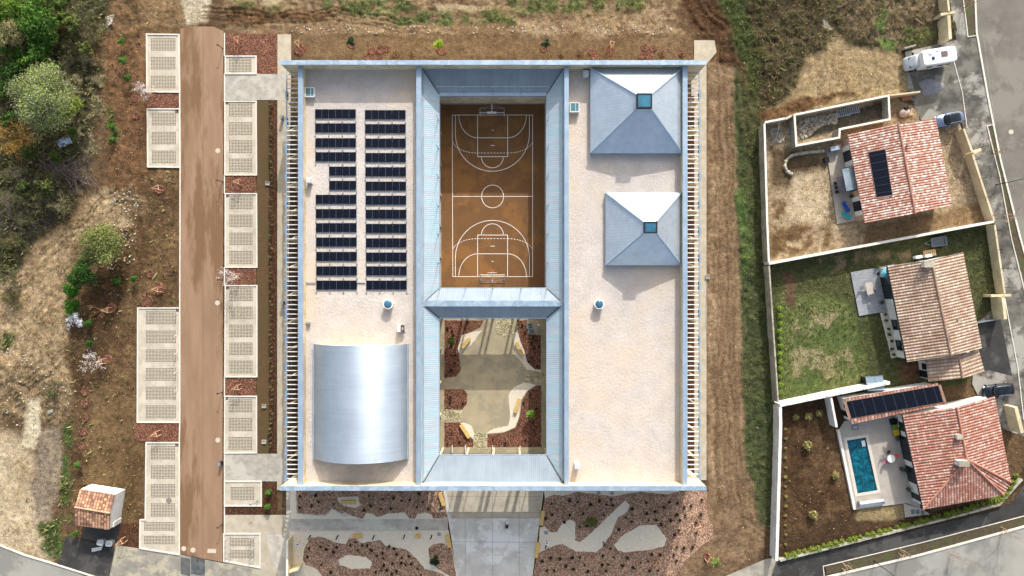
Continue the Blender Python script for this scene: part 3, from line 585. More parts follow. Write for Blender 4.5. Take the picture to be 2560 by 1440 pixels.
def _deck():
    g = M_deck; a = g.noise(.5, 6, .65); col = g.ramp(a, [(.3, 'aea69e'), (.5, 'b7afa7'), (.7, 'c0b8b0')]); f_ = g.ramp(g.noise(5, 4, .75), [(.33, (.82, .81, .8)), (.5, (1, 1, 1)), (.67, (1.1, 1.1, 1.1))]); col = g.mix(1.0, col, f_, 'MULTIPLY')
    b = g.noise(.09, 3, .6); col = g.mix(g.ramp(b, [(.5, (0, 0, 0)), (.68, (.5, .5, .5))]), col, lin('c6b298'))
    g.l(col, g.b.inputs['Base Color']); g.b.inputs['Roughness'].default_value = .9
    v = g.n('TexVoronoi', feature='DISTANCE_TO_EDGE'); v.inputs['Scale'].default_value = .9
    ds = g.n('TexNoise'); ds.inputs['Scale'].default_value = 1.2; g.l(g.pos(), ds.inputs['Vector'])
    g.l(g.mix(.6, g.pos(), ds.outputs['Color'], 'ADD'), v.inputs['Vector'])
    crk = g.math('MULTIPLY', g.math('LESS_THAN', v.outputs['Distance'], .02), g.math('GREATER_THAN', g.noise(.35, 2), .55))
    h = g.math('SUBTRACT', g.math('MULTIPLY', g.noise(2.6, 6, .72, dist=.6), 2.2), g.math('MULTIPLY', crk, .25)); g.bump(h, .55, .09)
    return g.m
M_deck = _deck()
M_dark = pm('dark_trim', '23262a'); M_white = pm('white_paint', 'd9d9d6', 'cccbc6', 2); M_galv = pm('galvanised', 'a9b0b5', '959da3', 3, rough=.4, metal=.7)
M_glass = pm('glass_blue', '2f5a72', '3a6a80', .6, rough=.08, spec=.6)
M_glassd = pm('glass_dark', '141a20', '1d262e', .8, rough=.07, spec=.6)
M_wood = pm('wood_pale', 'c9a982', 'b5946c', 6, bump=.1)
D, PS, PT = 6.2, 7.8, 8.6
bl = thing('school_building', 'low school with sandy flat roofs, metal galleries, two pyramid roofs and a silver vault', 'school', W(1235, 690), world=True)
xl0, xl1 = XY(745, 0, PS)[0], XY(1053, 0, PS)[0]; xr0, xr1 = XY(1411, 0, PS)[0], XY(1719, 0, PS)[0]
yN = XY(0, 156, PT)[1]; yS = XY(0, 1221, PT)[1]; xa = XY(701, 0, PT)[0]; xb = XY(1766, 0, PT)[0]
b = MB(); b.box((xl0+xl1)/2, (yN+yS)/2, 0, xl1-xl0-.1, yN-yS, D-.05); b.box((xr0+xr1)/2, (yN+yS)/2, 0, xr1-xr0-.1, yN-yS, D-.05)
body = b.build('wall', M_wallb, bl)
b = MB(); hw = .42
b.box((xa+xb)/2, yN, 0, xb-xa, hw, PT-.12); b.build('gable_wall', M_wallb, bl); b = MB()
ox0, ox1 = xl1+.8, xr0-.8
b.box((xa+ox0)/2, yS, 0, ox0-xa, hw, PT-.12); b.box((ox1+xb)/2, yS, 0, xb-ox1, hw, PT-.12); b.box((ox0+ox1)/2, yS, 5.2, ox1-ox0+.01, hw, PT-.12-5.2)
gw = b.build('gable_wall', M_wallb, bl)
for y in (yN, yS):
    n = 16
    for i in range(n):
        x0 = xa-.05+(xb-xa+.1)*i/n; x1 = xa-.05+(xb-xa+.1)*(i+1)/n-.03
        MB().box((x0+x1)/2, y, PT-.12, x1-x0, .62+rnd.uniform(-.03, .03), .12).build('coping', M_cap, bl)
for (x0, x1) in ((xl0+.3, xl1-.3), (xr0+.3, xr1-.3)):
    b = MB(); b.face([(x0, yS+.2, D), (x1, yS+.2, D), (x1, yN-.2, D), (x0, yN-.2, D)]); b.build('roof_deck', M_deck, bl)
for x, wd in ((xl0+.33, .66), (xl1-.33, .66), (xr0+.3, .6), (xr1-.33, .66)):
    b = MB(); b.box(x, (yN+yS)/2, D-.3, wd-.12, yN-yS-hw-.02, PS-D+.2); pp = b.build('parapet', M_wallb, bl)
    MB().box(x, (yN+yS)/2, PS-.1, wd, yN-yS-hw-.02, .1).build('coping', M_capl, pp)
# gallery roofs, one plane per side, falling towards the courts
ZO, ZI = 6.6, 5.5
o = lambda x, y: W(x, y, ZO); i_ = lambda x, y: W(x, y, ZI)
def plane(pts, along, m, period): return MB().slope(pts, along, period, .08).build('gallery_roof', m, bl)
plane([o(1056, 171), i_(1098, 233), i_(1098, 720), o(1060, 758), i_(1098, 795), i_(1098, 1138), o(1058, 1206)], (0, 1, 0), M_roofs, .27)
plane([o(1408, 171), i_(1367, 233), i_(1367, 720), o(1405, 758), i_(1367, 795), i_(1367, 1138), o(1407, 1206)], (0, 1, 0), M_roofs, .27)
plane([o(1056, 171), o(1408, 171), i_(1367, 233), i_(1098, 233)], (1, 0, 0), M_roofm, .27)
plane([o(1062, 753), o(1403, 753), i_(1367, 720), i_(1098, 720)], (1, 0, 0), M_roofm, .27)
plane([o(1062, 765), o(1403, 765), i_(1367, 795), i_(1098, 795)], (1, 0, 0), M_roofm, .27)
plane([o(1058, 1206), o(1407, 1206), i_(1367, 1138), i_(1098, 1138)], (1, 0, 0), M_roofm, .27)
b = MB(); q = [W(1050, 751.5, 6.7), W(1414, 751.5, 6.7), W(1414, 766, 6.7), W(1050, 766, 6.7)]; b.prism([p[:2] for p in q], 6.45, 6.7); b.build('ridge_gutter', M_cap, bl)
b = MB()
for q in ((o(1054, 168), o(1410, 168), o(1410, 174), o(1054, 174)), (o(1054, 1203), o(1410, 1203), o(1410, 1212), o(1054, 1212)), (o(1053, 170), o(1060, 170), o(1060, 1208), o(1053, 1208)), (o(1405, 170), o(1411, 170), o(1411, 1208), o(1405, 1208))): b.prism([p[:2] for p in q], 6.4, 6.66)
b.build('gutter', M_capl, bl)
for a, c in ((o(1057, 173), i_(1098, 235)), (o(1407, 173), i_(1367, 235)), (o(1063, 753), i_(1098, 721)), (o(1402, 753), i_(1367, 721)), (o(1063, 765), i_(1098, 795)), (o(1402, 765), i_(1367, 795)), (o(1060, 1203), i_(1098, 1138)), (o(1405, 1203), i_(1367, 1138))):
    a = (a[0], a[1], a[2]+.06); c = (c[0], c[1], c[2]+.06); MB().tube(a, c, .055, .055, 6).build('valley_flashing', pm('flashing', '4c545c', metal=.4, rough=.5), bl)
for y0, y1, tw in ((233, 720, .5), (795, 1138, .16)):
    x0, x1 = XY(1098, 0, ZI)[0], XY(1367, 0, ZI)[0]; ya, yb = XY(0, y0, ZI)[1], XY(0, y1, ZI)[1]
    b = MB(); b.wall([(x0, ya), (x1, ya), (x1, yb), (x0, yb)], .16, ZI-.22, ZI+.03, True)
    if y0 == 233: b.box((x0+x1)/2, ya-.2, ZI-.4, x1-x0-.2, .42, .46)
    b.build('fascia', M_capl, bl)
    nxc = 4
    for i in range(nxc+1):
        for yy in (ya+.35, yb-.35):
            MB().box(x0+(x1-x0)*i/nxc, yy, 0, .28, .28, ZI-.3).build('column', M_wallb, bl)
    for i in range(1, int((ya-yb)/4)):
        for xx in (x0-.35, x1+.35): MB().box(xx, ya-(ya-yb)*i/int((ya-yb)/4), 0, .28, .28, ZI-.3).build('column', M_wallb, bl)
# walls of the sports court and the glazed walls behind the galleries
b = MB(); cx0, cx1 = XY(1101, 0)[0], XY(1362, 0)[0]
b.box((cx0+cx1)/2, XY(0, 259)[1]+.12, .03, cx1-cx0+.4, .2, 3.9); b.build('court_wall', M_wallb, bl)
for xx in (cx0-.05, cx1+.1): MB().box(xx, XY(0, 490)[1], .03, .12, 26.4, 3.9).build('court_wall', M_white, bl)
for x in np.linspace(ox0+.6, ox1-.6, 5): MB().box(x, yS, 0, .45, .3, 5.2).build('column', M_wallb, bl)
for x in np.linspace(ox0+1.4, ox1-1.4, 8): MB().box(x, yS+.05, 0, .1, .1, 5.2).build('mullion', M_dark, bl)
# courtyard plinths along the lower gallery
b = MB()
for x in (1131, 1164, 1232, 1300): b.box(*XY(x, 1122), 0, .1, 1.0, .5)
b.build('divider', M_white, bl)
# net poles round the court with their top cable
for x, y in [(x, 721) for x in (1100, 1164, 1232, 1303, 1366)]+[(x, 233) for x in (1160, 1232, 1303)]+[(1096, y) for y in (300, 372, 443, 515, 586, 657)]+[(1369, y) for y in (300, 372, 443, 515, 586, 657)]:
    p = W(x, y, ZI); b = MB(); b.tube((p[0], p[1], ZI), (p[0], p[1], ZI+2.9), .045, .03, 6); b.box(p[0], p[1], ZI, .16, .16, .12); b.build('net_pole', M_galv, bl)
c4 = [W(x, y, ZI) for x, y in ((1096, 232), (1369, 232), (1369, 721), (1096, 721), (1096, 232))]
b = MB(); b.path([(p[0], p[1], ZI+2.85) for p in c4], .012, 4); b.path([(p[0], p[1], ZI+1.4) for p in c4], .01, 4); b.build('net_cable', M_galv, bl)
# pyramids
def pyramid(x0, y0, x1, y1, ax0, ay0, ax1, ay1, ze, za):
    E = [W(x0, y1, ze), W(x1, y1, ze), W(x1, y0, ze), W(x0, y0, ze)]; A = [W(ax0, ay1, za), W(ax1, ay1, za), W(ax1, ay0, za), W(ax0, ay0, za)]
    b = MB()
    for k in range(4):
        n = (k+1) % 4; d = np.array(E[n])-np.array(E[k]); b.slope([E[k], E[n], A[n], A[k]], d, .4)
    pr = b.build('pyramid_roof', M_pyr, bl)
    b = MB(); b.prism([p[:2] for p in E], D+.01, ze-.02); b.build('fascia', M_capl, pr)
    for k in range(4): MB().tube((E[k][0], E[k][1], ze+.02), (A[k][0], A[k][1], za+.02), .16, .13, 6).build('hip_cap', M_capl, pr)
    cx = sum(p[0] for p in A)/4; cy = sum(p[1] for p in A)/4; sx = A[1][0]-A[0][0]; sy = A[2][1]-A[1][1]
    b = MB(); b.wall([p[:2] for p in A], .16, za-.3, za+.55, True); b.build('skylight_frame', M_dark, pr)
    b = MB(); b.face([(cx-sx/2, cy-sy/2, za+.42), (cx+sx/2, cy-sy/2, za+.42), (cx+sx/2, cy+sy/2, za+.5), (cx-sx/2, cy+sy/2, za+.5)]); b.build('skylight_glass', pm('skylight_glass', '3c7488', '2a5c76', .5, rough=.12, spec=.7), pr)
    for fx, fy in ((-.62, 0), (.62, 0), (0, .62), (0, -.62)):
        MB().box(cx+fx*sx*1.9, cy+fy*sy*1.9, ze+(za-ze)*.72, .1, .35, .12).build('roof_hook', M_galv, pr)
pyramid(1476, 170, 1706, 383, 1592, 237, 1627, 271, D+.9, 10.5)
pyramid(1514, 482, 1703, 663, 1610, 556, 1640, 582, D+.7, 10.4)
# barrel vault
za = D+.5; x0 = XY(786, 0, za)[0]; x1 = XY(1018, 0, za)[0]; ya = XY(0, 860, za)[1]; yb = XY(0, 1147, za)[1]; rise = 2.9; b = MB(); n = 40
cxm = (x0+x1)/2; hwid = (x1-x0)/2; Rr = (hwid**2+rise**2)/2/rise; a0 = math.asin(hwid/Rr)
arcp = [(cxm+Rr*math.sin(-a0+2*a0*i/n), za+rise-Rr+Rr*math.cos(-a0+2*a0*i/n)) for i in range(n+1)]
segs = 260                                        # real corrugation running across the vault
for k in range(segs):
    y0_, y1_ = ya+(yb-ya)*k/segs, ya+(yb-ya)*(k+1)/segs; h0, h1 = (k % 2)*.026, ((k+1) % 2)*.026
    for i in range(n):
        (xa_, za_), (xb_, zb_) = arcp[i], arcp[i+1]
        b.face([(xa_, y1_, za_+h1), (xb_, y1_, zb_+h1), (xb_, y0_, zb_+h0), (xa_, y0_, za_+h0)])
v = b.build('vault_roof', M_vault, bl)
import bmesh
bm_ = bmesh.new(); bm_.from_mesh(v.data); bmesh.ops.remove_doubles(bm_, verts=bm_.verts, dist=.001)
bm_.to_mesh(v.data); bm_.free()
for yy in (ya-.15, yb+.15):
    b = MB(); b.face([(p[0], yy, p[1]-.03) for p in arcp][::(1 if yy > yb+1 else 1)]+[(arcp[-1][0], yy, D), (arcp[0][0], yy, D)]); b.build('tympanum', M_wallb, v)
MB().box(x0-.06, (ya+yb)/2, D, .14, ya-yb, .62).build('vault_gutter', M_capl, v); b = MB(); b.box(x1+.06, (ya+yb)/2, D, .14, ya-yb, .62); b.build('vault_gutter', M_capl, v)
for yy in np.linspace(yb+.6, ya-.6, 12):
    for k in (12, 27): MB().box(arcp[k][0], yy, arcp[k][1]+.005, .03, .4, .05).build('roof_hook', M_galv, v)
# pergolas on both long sides
def pergola(xw, px_out, side, y0=173, y1=1209):
    z = 5.1; xo = XY(px_out, 0, z)[0]; ya, yb = XY(0, y0, z)[1], XY(0, y1, z)[1]
    b = MB(); b.box(xo, (ya+yb)/2, z-.22, .12, ya-yb, .22); pg = b.build('pergola', M_capl, bl)
    n = 88; L = abs(xo-xw); b = MB(); b.box((xo+xw)/2, 0, z-.2, L-.1, .11, .12); s0 = b.build('slat', pm('slat_white', 'dfe1e2', 'd4d7d9', 2, rough=.5), pg)
    s0.location.y = ya
    for k in range(1, n+1):
        s = s0.copy(); COL.objects.link(s); s.parent = pg; s.location.y = ya+(yb-ya)*k/n
    fx = xo-side*.75
    c_, s_ = math.cos(.45*side), math.sin(.45*side)
    b = MB(); b.box(fx, 0, 0, 1.25, .12, z-.25, .5*(-side)); f0 = b.build('fin', M_wallb, pg)
    b = MB(); b.box(xo+side*.1, 0, z-1.1, .08, 1.15, 1.15); p0 = b.build('sun_screen', pm('screen_blue', '5f8db8', '739dc2', 1, rough=.5), pg)
    ys = [XY(0, 235+68.5*k, z)[1] for k in range(15)]
    # both meshes were built round y=0 in world terms; shift to each bay
    for k, yy in enumerate(ys):
        f = f0 if k == 0 else f0.copy(); p = p0 if k == 0 else p0.copy()
        if k: COL.objects.link(f); COL.objects.link(p); f.parent = pg; p.parent = pg
        f.location.y = yy-1.0; p.location.y = yy
# world-space y offset: parts sit at y=0 of the world, so only .location.y moves them
pergola(xl0+.02, 716, -1); pergola(xr1-.02, 1749, 1)
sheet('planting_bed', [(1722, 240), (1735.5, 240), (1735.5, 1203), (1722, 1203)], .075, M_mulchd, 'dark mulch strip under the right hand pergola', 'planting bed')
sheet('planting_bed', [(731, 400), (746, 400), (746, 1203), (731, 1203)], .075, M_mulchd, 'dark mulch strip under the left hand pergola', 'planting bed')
# ---- things on the flat roofs
M_pv = None
def pv_mat(name, nx=6, ny=10, base='090d18', line='222a3c'):
    g = G(name); uv = g.n('UVMap'); sp = g.n('SeparateXYZ'); g.l(uv.outputs[0], sp.inputs[0])
    def ln(o, n, t):
        f = g.math('FRACT', g.math('MULTIPLY', o, n)); return g.math('LESS_THAN', f, t)
    a = g.math('MAXIMUM', ln(sp.outputs[0], nx, .05), ln(sp.outputs[1], ny, .09))
    col = g.mix(g.math('MULTIPLY', a, .6), lin(base), lin(line))
    mid = g.math('LESS_THAN', g.math('ABSOLUTE', g.math('SUBTRACT', sp.outputs[0], .5)), .012)
    g.l(g.mix(mid, col, lin('4a5468')), g.b.inputs['Base Color']); g.b.inputs['Roughness'].default_value = .3; g.b.inputs['Specular IOR Level'].default_value = .16
    return g.m
M_pv = pv_mat('pv_cells')
kp = (H-D-.4)/F; pw = 34*kp; ph = 22.5*kp
pb = MB(); pb.add([(-pw/2+.03, -ph/2, .36), (pw/2-.03, -ph/2, .36), (pw/2-.03, ph/2, .2), (-pw/2+.03, ph/2, .2)], []); 
def panel_mesh():
    b = MB(); P = [(-pw/2+.02, -ph/2, .17), (pw/2-.02, -ph/2, .17), (pw/2-.02, ph/2, .12), (-pw/2+.02, ph/2, .12)]
    b.face(P, [(0, 0), (1, 0), (1, 1), (0, 1)]); lo = [(p[0], p[1], p[2]-.04) for p in P]
    b.add(P+lo, [(0, 4, 5, 1), (1, 5, 6, 2), (2, 6, 7, 3), (3, 7, 4, 0), (7, 6, 5, 4)]); return b
def rail_mb(): b = MB(); b.box(0, -.32, .01, .045, 35*kp, .04); b.box(0, -ph/2-.45, .0, .16, .22, .09); return b
pmesh = rmesh = None
ordn = ['top', 'second from the top', 'third from the top', 'fourth from the top', 'fifth from the top', 'sixth from the top', 'middle', 'sixth from the bottom', 'fifth from the bottom', 'fourth from the bottom', 'third from the bottom', 'second from the bottom', 'bottom']
def array(xpx, ypx, n, label):
    global pmesh, rmesh
    t = thing('solar_array', label, 'solar panels', W(xpx+34*n/2, ypx, D), group='solar arrays on the flat roof')
    for i in range(n):
        if pmesh is None: p = panel_mesh().build('solar_panel', M_pv, t); pmesh = p.data
        else: p = bpy.data.objects.new('solar_panel', pmesh); link(p, t)
        p.location.x = (i-(n-1)/2)*pw
    for i in range(n+1):
        if rmesh is None: p = rail_mb().build('mounting_rail', M_galv, t); rmesh = p.data
        else: p = bpy.data.objects.new('mounting_rail', rmesh); link(p, t)
        p.location.x = (i-n/2)*pw
yl = [285, 320, 357, 392, 428, 463.5, 498.5, 534, 569, 605, 641, 677, 712.5]; yr = [287, 322, 358, 394, 429.5, 465.5, 500.5, 535.5, 571, 607, 642.5, 677, 712.5]
for i in range(13):
    dx = i*.25
    two = i in (4, 5)
    array(788+dx+(34 if two else 0), yl[i], 2 if two else 3, 'dark %s-panel solar row, %s of the left column on the flat roof' % ('two' if two else 'three', ordn[i]))
    array(912.5+dx, yr[i], 3, 'dark three-panel solar row, %s of the right column on the flat roof' % ordn[i])
def roof_light(px, py, label):
    x, y, _ = W(px, py, D+.9); t = thing('round_skylight', label, 'skylight', (x, y, D), group='round skylights')
    b = MB(); b.rings([(0, 0, .62, .62, 0), (0, 0, .62, .62, .85), (0, 0, .70, .70, .86), (0, 0, .70, .70, .98)], 32); b.build('upstand', M_white, t)
    b = MB(); b.rings([(0, 0, .55, .55, .97), (0, 0, .5, .5, 1.05), (0, 0, .3, .3, 1.12)], 28); b.build('dome', M_glass, t, smooth=True)
roof_light(970, 760, 'round white skylight above the silver vault on the left flat roof'); roof_light(1498, 760, 'round white skylight on the empty right flat roof')
def hatch(px, py, wd, ht, label, nm='roof_hatch'):
    x, y, _ = W(px, py, D+ht); t = thing(nm, label, 'roof hatch', (x, y, D), group='square roof hatches')
    b = MB(); b.wall([(-wd/2, -wd/2), (wd/2, -wd/2), (wd/2, wd/2), (-wd/2, wd/2)], .1, 0, ht, True); b.build('frame', M_white, t)
    b = MB(); b.box(0, 0, ht-.12, wd-.12, wd-.12, .08); b.build('glass', pm('hatch_glass', '4c7078', '587e86', .8, rough=.1, spec=.6), t); MB().box(wd*.12, 0, ht-.035, .05, wd-.12, .04).build('glazing_bar', M_white, t)
hatch(774, 230, 1.2, .6, 'square glazed roof hatch in the shaded top left corner of the roof'); hatch(1436.5, 268, 1.2, .8, 'square glazed roof hatch left of the upper pyramid')
def vent(px, py, wd, ht, label):
    x, y, _ = W(px, py, D+ht); t = thing('vent_box', label, 'roof vent', (x, y, D), group='small vent boxes on the roof')
    b = MB(); b.box(0, 0, 0, wd*.85, wd*.85, ht-.12); b.build('housing', M_white, t); b = MB(); b.rings([(0, 0, wd/2, wd/2, ht-.12), (0, 0, wd/2, wd/2, ht-.04), (0, 0, wd*.42, wd*.42, ht)], 24, 8); b.build('lid', pm('vent_lid', 'b9bdbf', 'adb1b4', 2, rough=.5), t)
vent(771, 451, .72, 1.0, 'grey square vent box beside the left column of solar panels'); vent(1465, 183, .85, .9, 'white square vent box touching the upper pyramid'); vent(1443.5, 1167, .78, 1.3, 'white square vent box in the bottom left of the right flat roof')
x, y, _ = W(1001, 821, D+.9); t = thing('heat_pump', 'white air unit with a black coil and hose above the vault', 'air unit', (x, y, D))
b = MB(); b.box(-.2, 0, .1, .45, .95, .85); b.build('casing', M_white, t); b = MB(); b.wall([(.05, -.3), (.45, -.3), (.45, .4), (.05, .4)], .07, .5, .9, True); b.tube((.45, -.3, .7), (.55, -.75, .3), .05); b.tube((.3, -.3, .6), (.3, -.8, .1), .04); b.build('pipework', M_dark, t)
for yy in (-.35, .35): MB().box(0, yy, 0, .8, .08, .1).build('foot', M_galv, t)
b = MB()
P = [W(762, 707, D), W(762, 809, D), W(773, 808, D)]; P = [(p[0], p[1], D+.14) for p in P]; b.path(P, .09, 6); b.path([(W(762, 706, D)[0], W(0, 706, D)[1], D+.14), (*XY(790, 706, D), D+.14)], .07, 5)
b.box(*XY(773, 808, D), D, .45, .3, .5)
q_ = MB().tube((*XY(892, 706, D), D+.1), (*XY(914, 706, D), D+.1), .07, .07, 5).build('roof_pipe', M_galv); tag(q_, 'short grey conduit joining the two columns of solar panels', 'pipe')
tag(b.build('roof_pipe', M_galv), 'grey pipe and end box beside the left solar panels', 'pipe')
for py in (248, 388, 667, 865, 1145):
    for px, l in ((1053.5, 'left'), (1408.5, 'right')):
        x, y, _ = W(px, py+(0 if l == 'left' else 5), 6.9); b = MB(); b.disc(0, 0, 0, .1, .18, 10); b.disc(0, 0, .18, .06, .1, 8); o_ = b.build('anchor_point', M_galv, origin=(0, 0, 0)); o_.location = (x, y, 6.67)
        tag(o_, 'tiny roof safety anchor on the %s gallery gutter, %s' % (l, {248: 'topmost', 388: 'second from the top', 667: 'in the middle', 865: 'second from the bottom', 1145: 'lowest'}[py]), 'anchor', 'anchor points on the gallery gutters')
# ---------------------------------------------------------------- vegetation helpers
g = G('leaf'); at = g.n('Attribute', attribute_name='Col'); g.l(at.outputs['Color'], g.b.inputs['Base Color']); g.b.inputs['Roughness'].default_value = .7; g.b.inputs['Specular IOR Level'].default_value = .2
tr = g.n('BsdfTranslucent'); g.l(at.outputs['Color'], tr.inputs['Color']); ms = g.n('MixShader'); ms.inputs[0].default_value = .3
g.l(g.b.outputs[0], ms.inputs[1]); g.l(tr.outputs[0], ms.inputs[2]); g.l(ms.outputs[0], g.t.nodes['Material Output'].inputs['Surface']); M_leaf = g.m
M_bark = pm('bark', '5a4a3a', '6c5c4a', 4, bump=.3); M_barkp = pm('bark_pale', '8a7a6a', '9a8c7c', 4); M_barkr = pm('bark_ochre', '9a7238', 'b58a48', 3); M_barkg = pm('bark_mauve', '8a7a74', '756560', 3)
M_stake = pm('stake_wood', 'cfa888', 'c09878', 4)
def mixcol(c1, c2, t): a, b = L3(c1), L3(c2); return a+(b-a)*t[:, None]
def leafcloud(cs, rs, n, size, c1, c2, flat=1.0, shell=.45, c3=None, p3=.15, up=.35, elong=1.6, holes=True):
    cs = np.array(cs, float); rs = np.array(rs, float); w_ = rs**2; k = rng.choice(len(cs), n, p=w_/w_.sum())
    d = rng.normal(size=(n, 3)); d /= np.linalg.norm(d, axis=1)[:, None]; rad = rs[k]*(shell+(1-shell)*rng.random(n))*(.85+.3*rng.random(n))
    P = cs[k]+d*rad[:, None]*np.array((1, 1, flat))
    if holes:                                    # gaps between clumps
        ph = np.sin(P[:, 0]*5.1/size*.12+k)*np.sin(P[:, 1]*4.7/size*.12+1.7*k)*np.sin(P[:, 2]*6/size*.12); keep = ph < .32+.4*rng.random(n); P = P[keep]; d = d[keep]; k = k[keep]; n = len(P)
    nr = d*(1-up)+np.array((0, 0, 1))*up+rng.normal(size=(n, 3))*.55; nr /= np.linalg.norm(nr, axis=1)[:, None]
    t = rng.normal(size=(n, 3)); u = np.cross(nr, t); u /= np.linalg.norm(u, axis=1)[:, None]; v = np.cross(nr, u)
    s = size*(.55+.9*rng.random(n))[:, None]
    V = np.stack([P-u*s*elong*.5, P-v*s*.42, P+u*s*elong*.5, P+v*s*.42], 1).reshape(-1, 3)
    tt = np.clip(rng.random(n)*.8+.25*np.sin(k*2.3), 0, 1); c = mixcol(c1, c2, tt)
    if c3 is not None: m_ = rng.random(n) < p3; c[m_] = L3(c3)
    c *= ((.55+.8*rng.random(n))*(1+.22*np.sin(k*1.9+1)))[:, None]; Cc = np.repeat(c, 4, 0)
    return V, np.arange(4*n).reshape(-1, 4), Cc
def grow(p, d, L, r, depth, out, kids=3, spread=.7, bend=.25, up=.1, rn=rnd, shrink=.66):
    n = 3; q = np.array(p, float); d = np.array(d, float)
    pts = [q]
    for i in range(n):
        d = d+np.array([rn.gauss(0, bend) for _ in range(3)]); d[2] += up; d /= np.linalg.norm(d); q2 = q+d*L/n
        out.append((q, q2, r*(1-.25*i/n), r*(1-.25*(i+1)/n))); q = q2; pts.append(q)
    if depth > 0:
        for k in range(kids):
            b = pts[rn.choice((1, 2, 3, 3))]; nd = d+np.array([rn.gauss(0, spread) for _ in range(3)]); nd /= np.linalg.norm(nd)
            grow(b, nd, L*shrink*rn.uniform(.7, 1.15), r*.55, depth-1, out, kids, spread, bend, up, rn, shrink)
def segs(out):
    A = np.array([o[0] for o in out]); B = np.array([o[1] for o in out]); ra = np.array([o[2] for o in out]); rb = np.array([o[3] for o in out])
    d = B-A; L = np.linalg.norm(d, axis=1)[:, None]+1e-9; d = d/L; t = np.where(np.abs(d[:, 2:3]) < .9, np.array((0, 0, 1.)), np.array((1., 0, 0)))
    u = np.cross(d, t); u /= np.linalg.norm(u, axis=1)[:, None]; v = np.cross(d, u); V = []
    for c, r_ in ((A, ra), (B, rb)):
        for k in range(3): a = 2*math.pi*k/3; V.append(c+(u*math.cos(a)+v*math.sin(a))*r_[:, None])
    V = np.stack(V, 1); n = len(out); base = (np.arange(n)*6)[:, None]
    Fc = np.concatenate([base+np.array(q) for q in ((0, 1, 4, 3), (1, 2, 5, 4), (2, 0, 3, 5))]); return V.reshape(-1, 3), Fc
def place(o, px, py, zc=0, base=None):
    x, y, _ = W(px, py, zc); o.location = (x, y, max(-.05, gz(x, y))-.03 if base is None else base); return o
def trunk(t, h, r, m=None, lean=(0, 0)):
    b = MB(); b.tube((0, 0, -.1), (lean[0]*.5, lean[1]*.5, h*.5), r, r*.75, 7); b.tube((lean[0]*.5, lean[1]*.5, h*.5), (lean[0], lean[1], h), r*.75, r*.45, 7); return b.build('trunk', m or M_bark, t)
def tree(px, py, rpx, h, c1, c2, label, name='tree', cat='tree', n=None, leaf=.16, c3=None, p3=.15, twig=None, flat=.7, group=None, lobes=9, sx=1.0, sy=1.0, asym=.6, twn=5):
    """crown given by its photo centre and radius; h = tree height"""
    zc = h*.62; k = (H-zc)/F; r = rpx*k; x, y, _ = W(px, py, zc); g0_ = gz(x, y); t = thing(name, label, cat, (x, y, g0_), rz=rnd.uniform(0, .01), group=group)
    trunk(t, h*.5, max(.05, r*.05)); cs, rs = [], []
    for i in range(lobes):
        a = 2.4*i+rnd.uniform(-.3, .3); q = r*asym*math.sqrt((i+.3)/lobes)*1.05; cs.append((q*math.cos(a)*sx, q*math.sin(a)*sy, zc+rnd.uniform(-.12, .2)*h+(1-q/r)*h*.12)); rs.append(r*rnd.uniform(.34, .52))
    n = n or int(420*r*r+250); V, Fq, Cq = leafcloud(cs, rs, n, leaf, c1, c2, flat, .3, c3, p3)
    npmesh('crown', V, Fq, M_leaf, t, Cq)
    out = []
    for i in range(twn): a = i*2.4+.3; grow((0, 0, h*.3), (math.cos(a), math.sin(a), .75), r*.6, max(.03, r*.022), 2, out, 3, .6, .2, .08)
    v_, f_ = segs(out); npmesh('limbs', v_, f_, twig or M_bark, t); return t
def twiggy(px, py, rpx, h, m, label, name='bare_tree', cat='tree', limbs=8, depth=3, kids=3, r0=.05, blossom=None, leaf=.09, nb=300, up=.05, group=None, lowz=.2, thin=.5, dirx=(0, 0)):
    zc = h*.5; k = (H-zc)/F; r = rpx*k; x, y, _ = W(px, py, zc); t = thing(name, label, cat, (x, y, gz(x, y)), group=group); out = []
    for i in range(limbs):
        a = i*2.4+rnd.random(); e = rnd.uniform(.3, 1.3); grow((0, 0, lowz), (math.cos(a)+dirx[0], math.sin(a)+dirx[1], e*h/r*.8), (r*.62 if h < 2.2*r else h*.38), r0, depth, out, kids, thin, .16, up)
    MB().tube((0, 0, -.1), (0, 0, lowz+.2), r0*1.6, r0*1.2, 6).build('trunk', m, t)
    v_, f_ = segs(out); npmesh('branches', v_, f_, m, t)
    if blossom:
        tips = np.array([o[1] for o in out[len(out)//3:]]); P = tips[rng.choice(len(tips), nb)]+rng.normal(size=(nb, 3))*.12; V, Fq, Cq = leafcloud([(0, 0, 0)], [.05], nb, leaf, blossom[0], blossom[1], holes=False)
        V += np.repeat(P, 4, 0)[:len(V)]; npmesh('blossom' if blossom[2] else 'foliage', V, Fq, M_leaf, t, Cq)
    return t
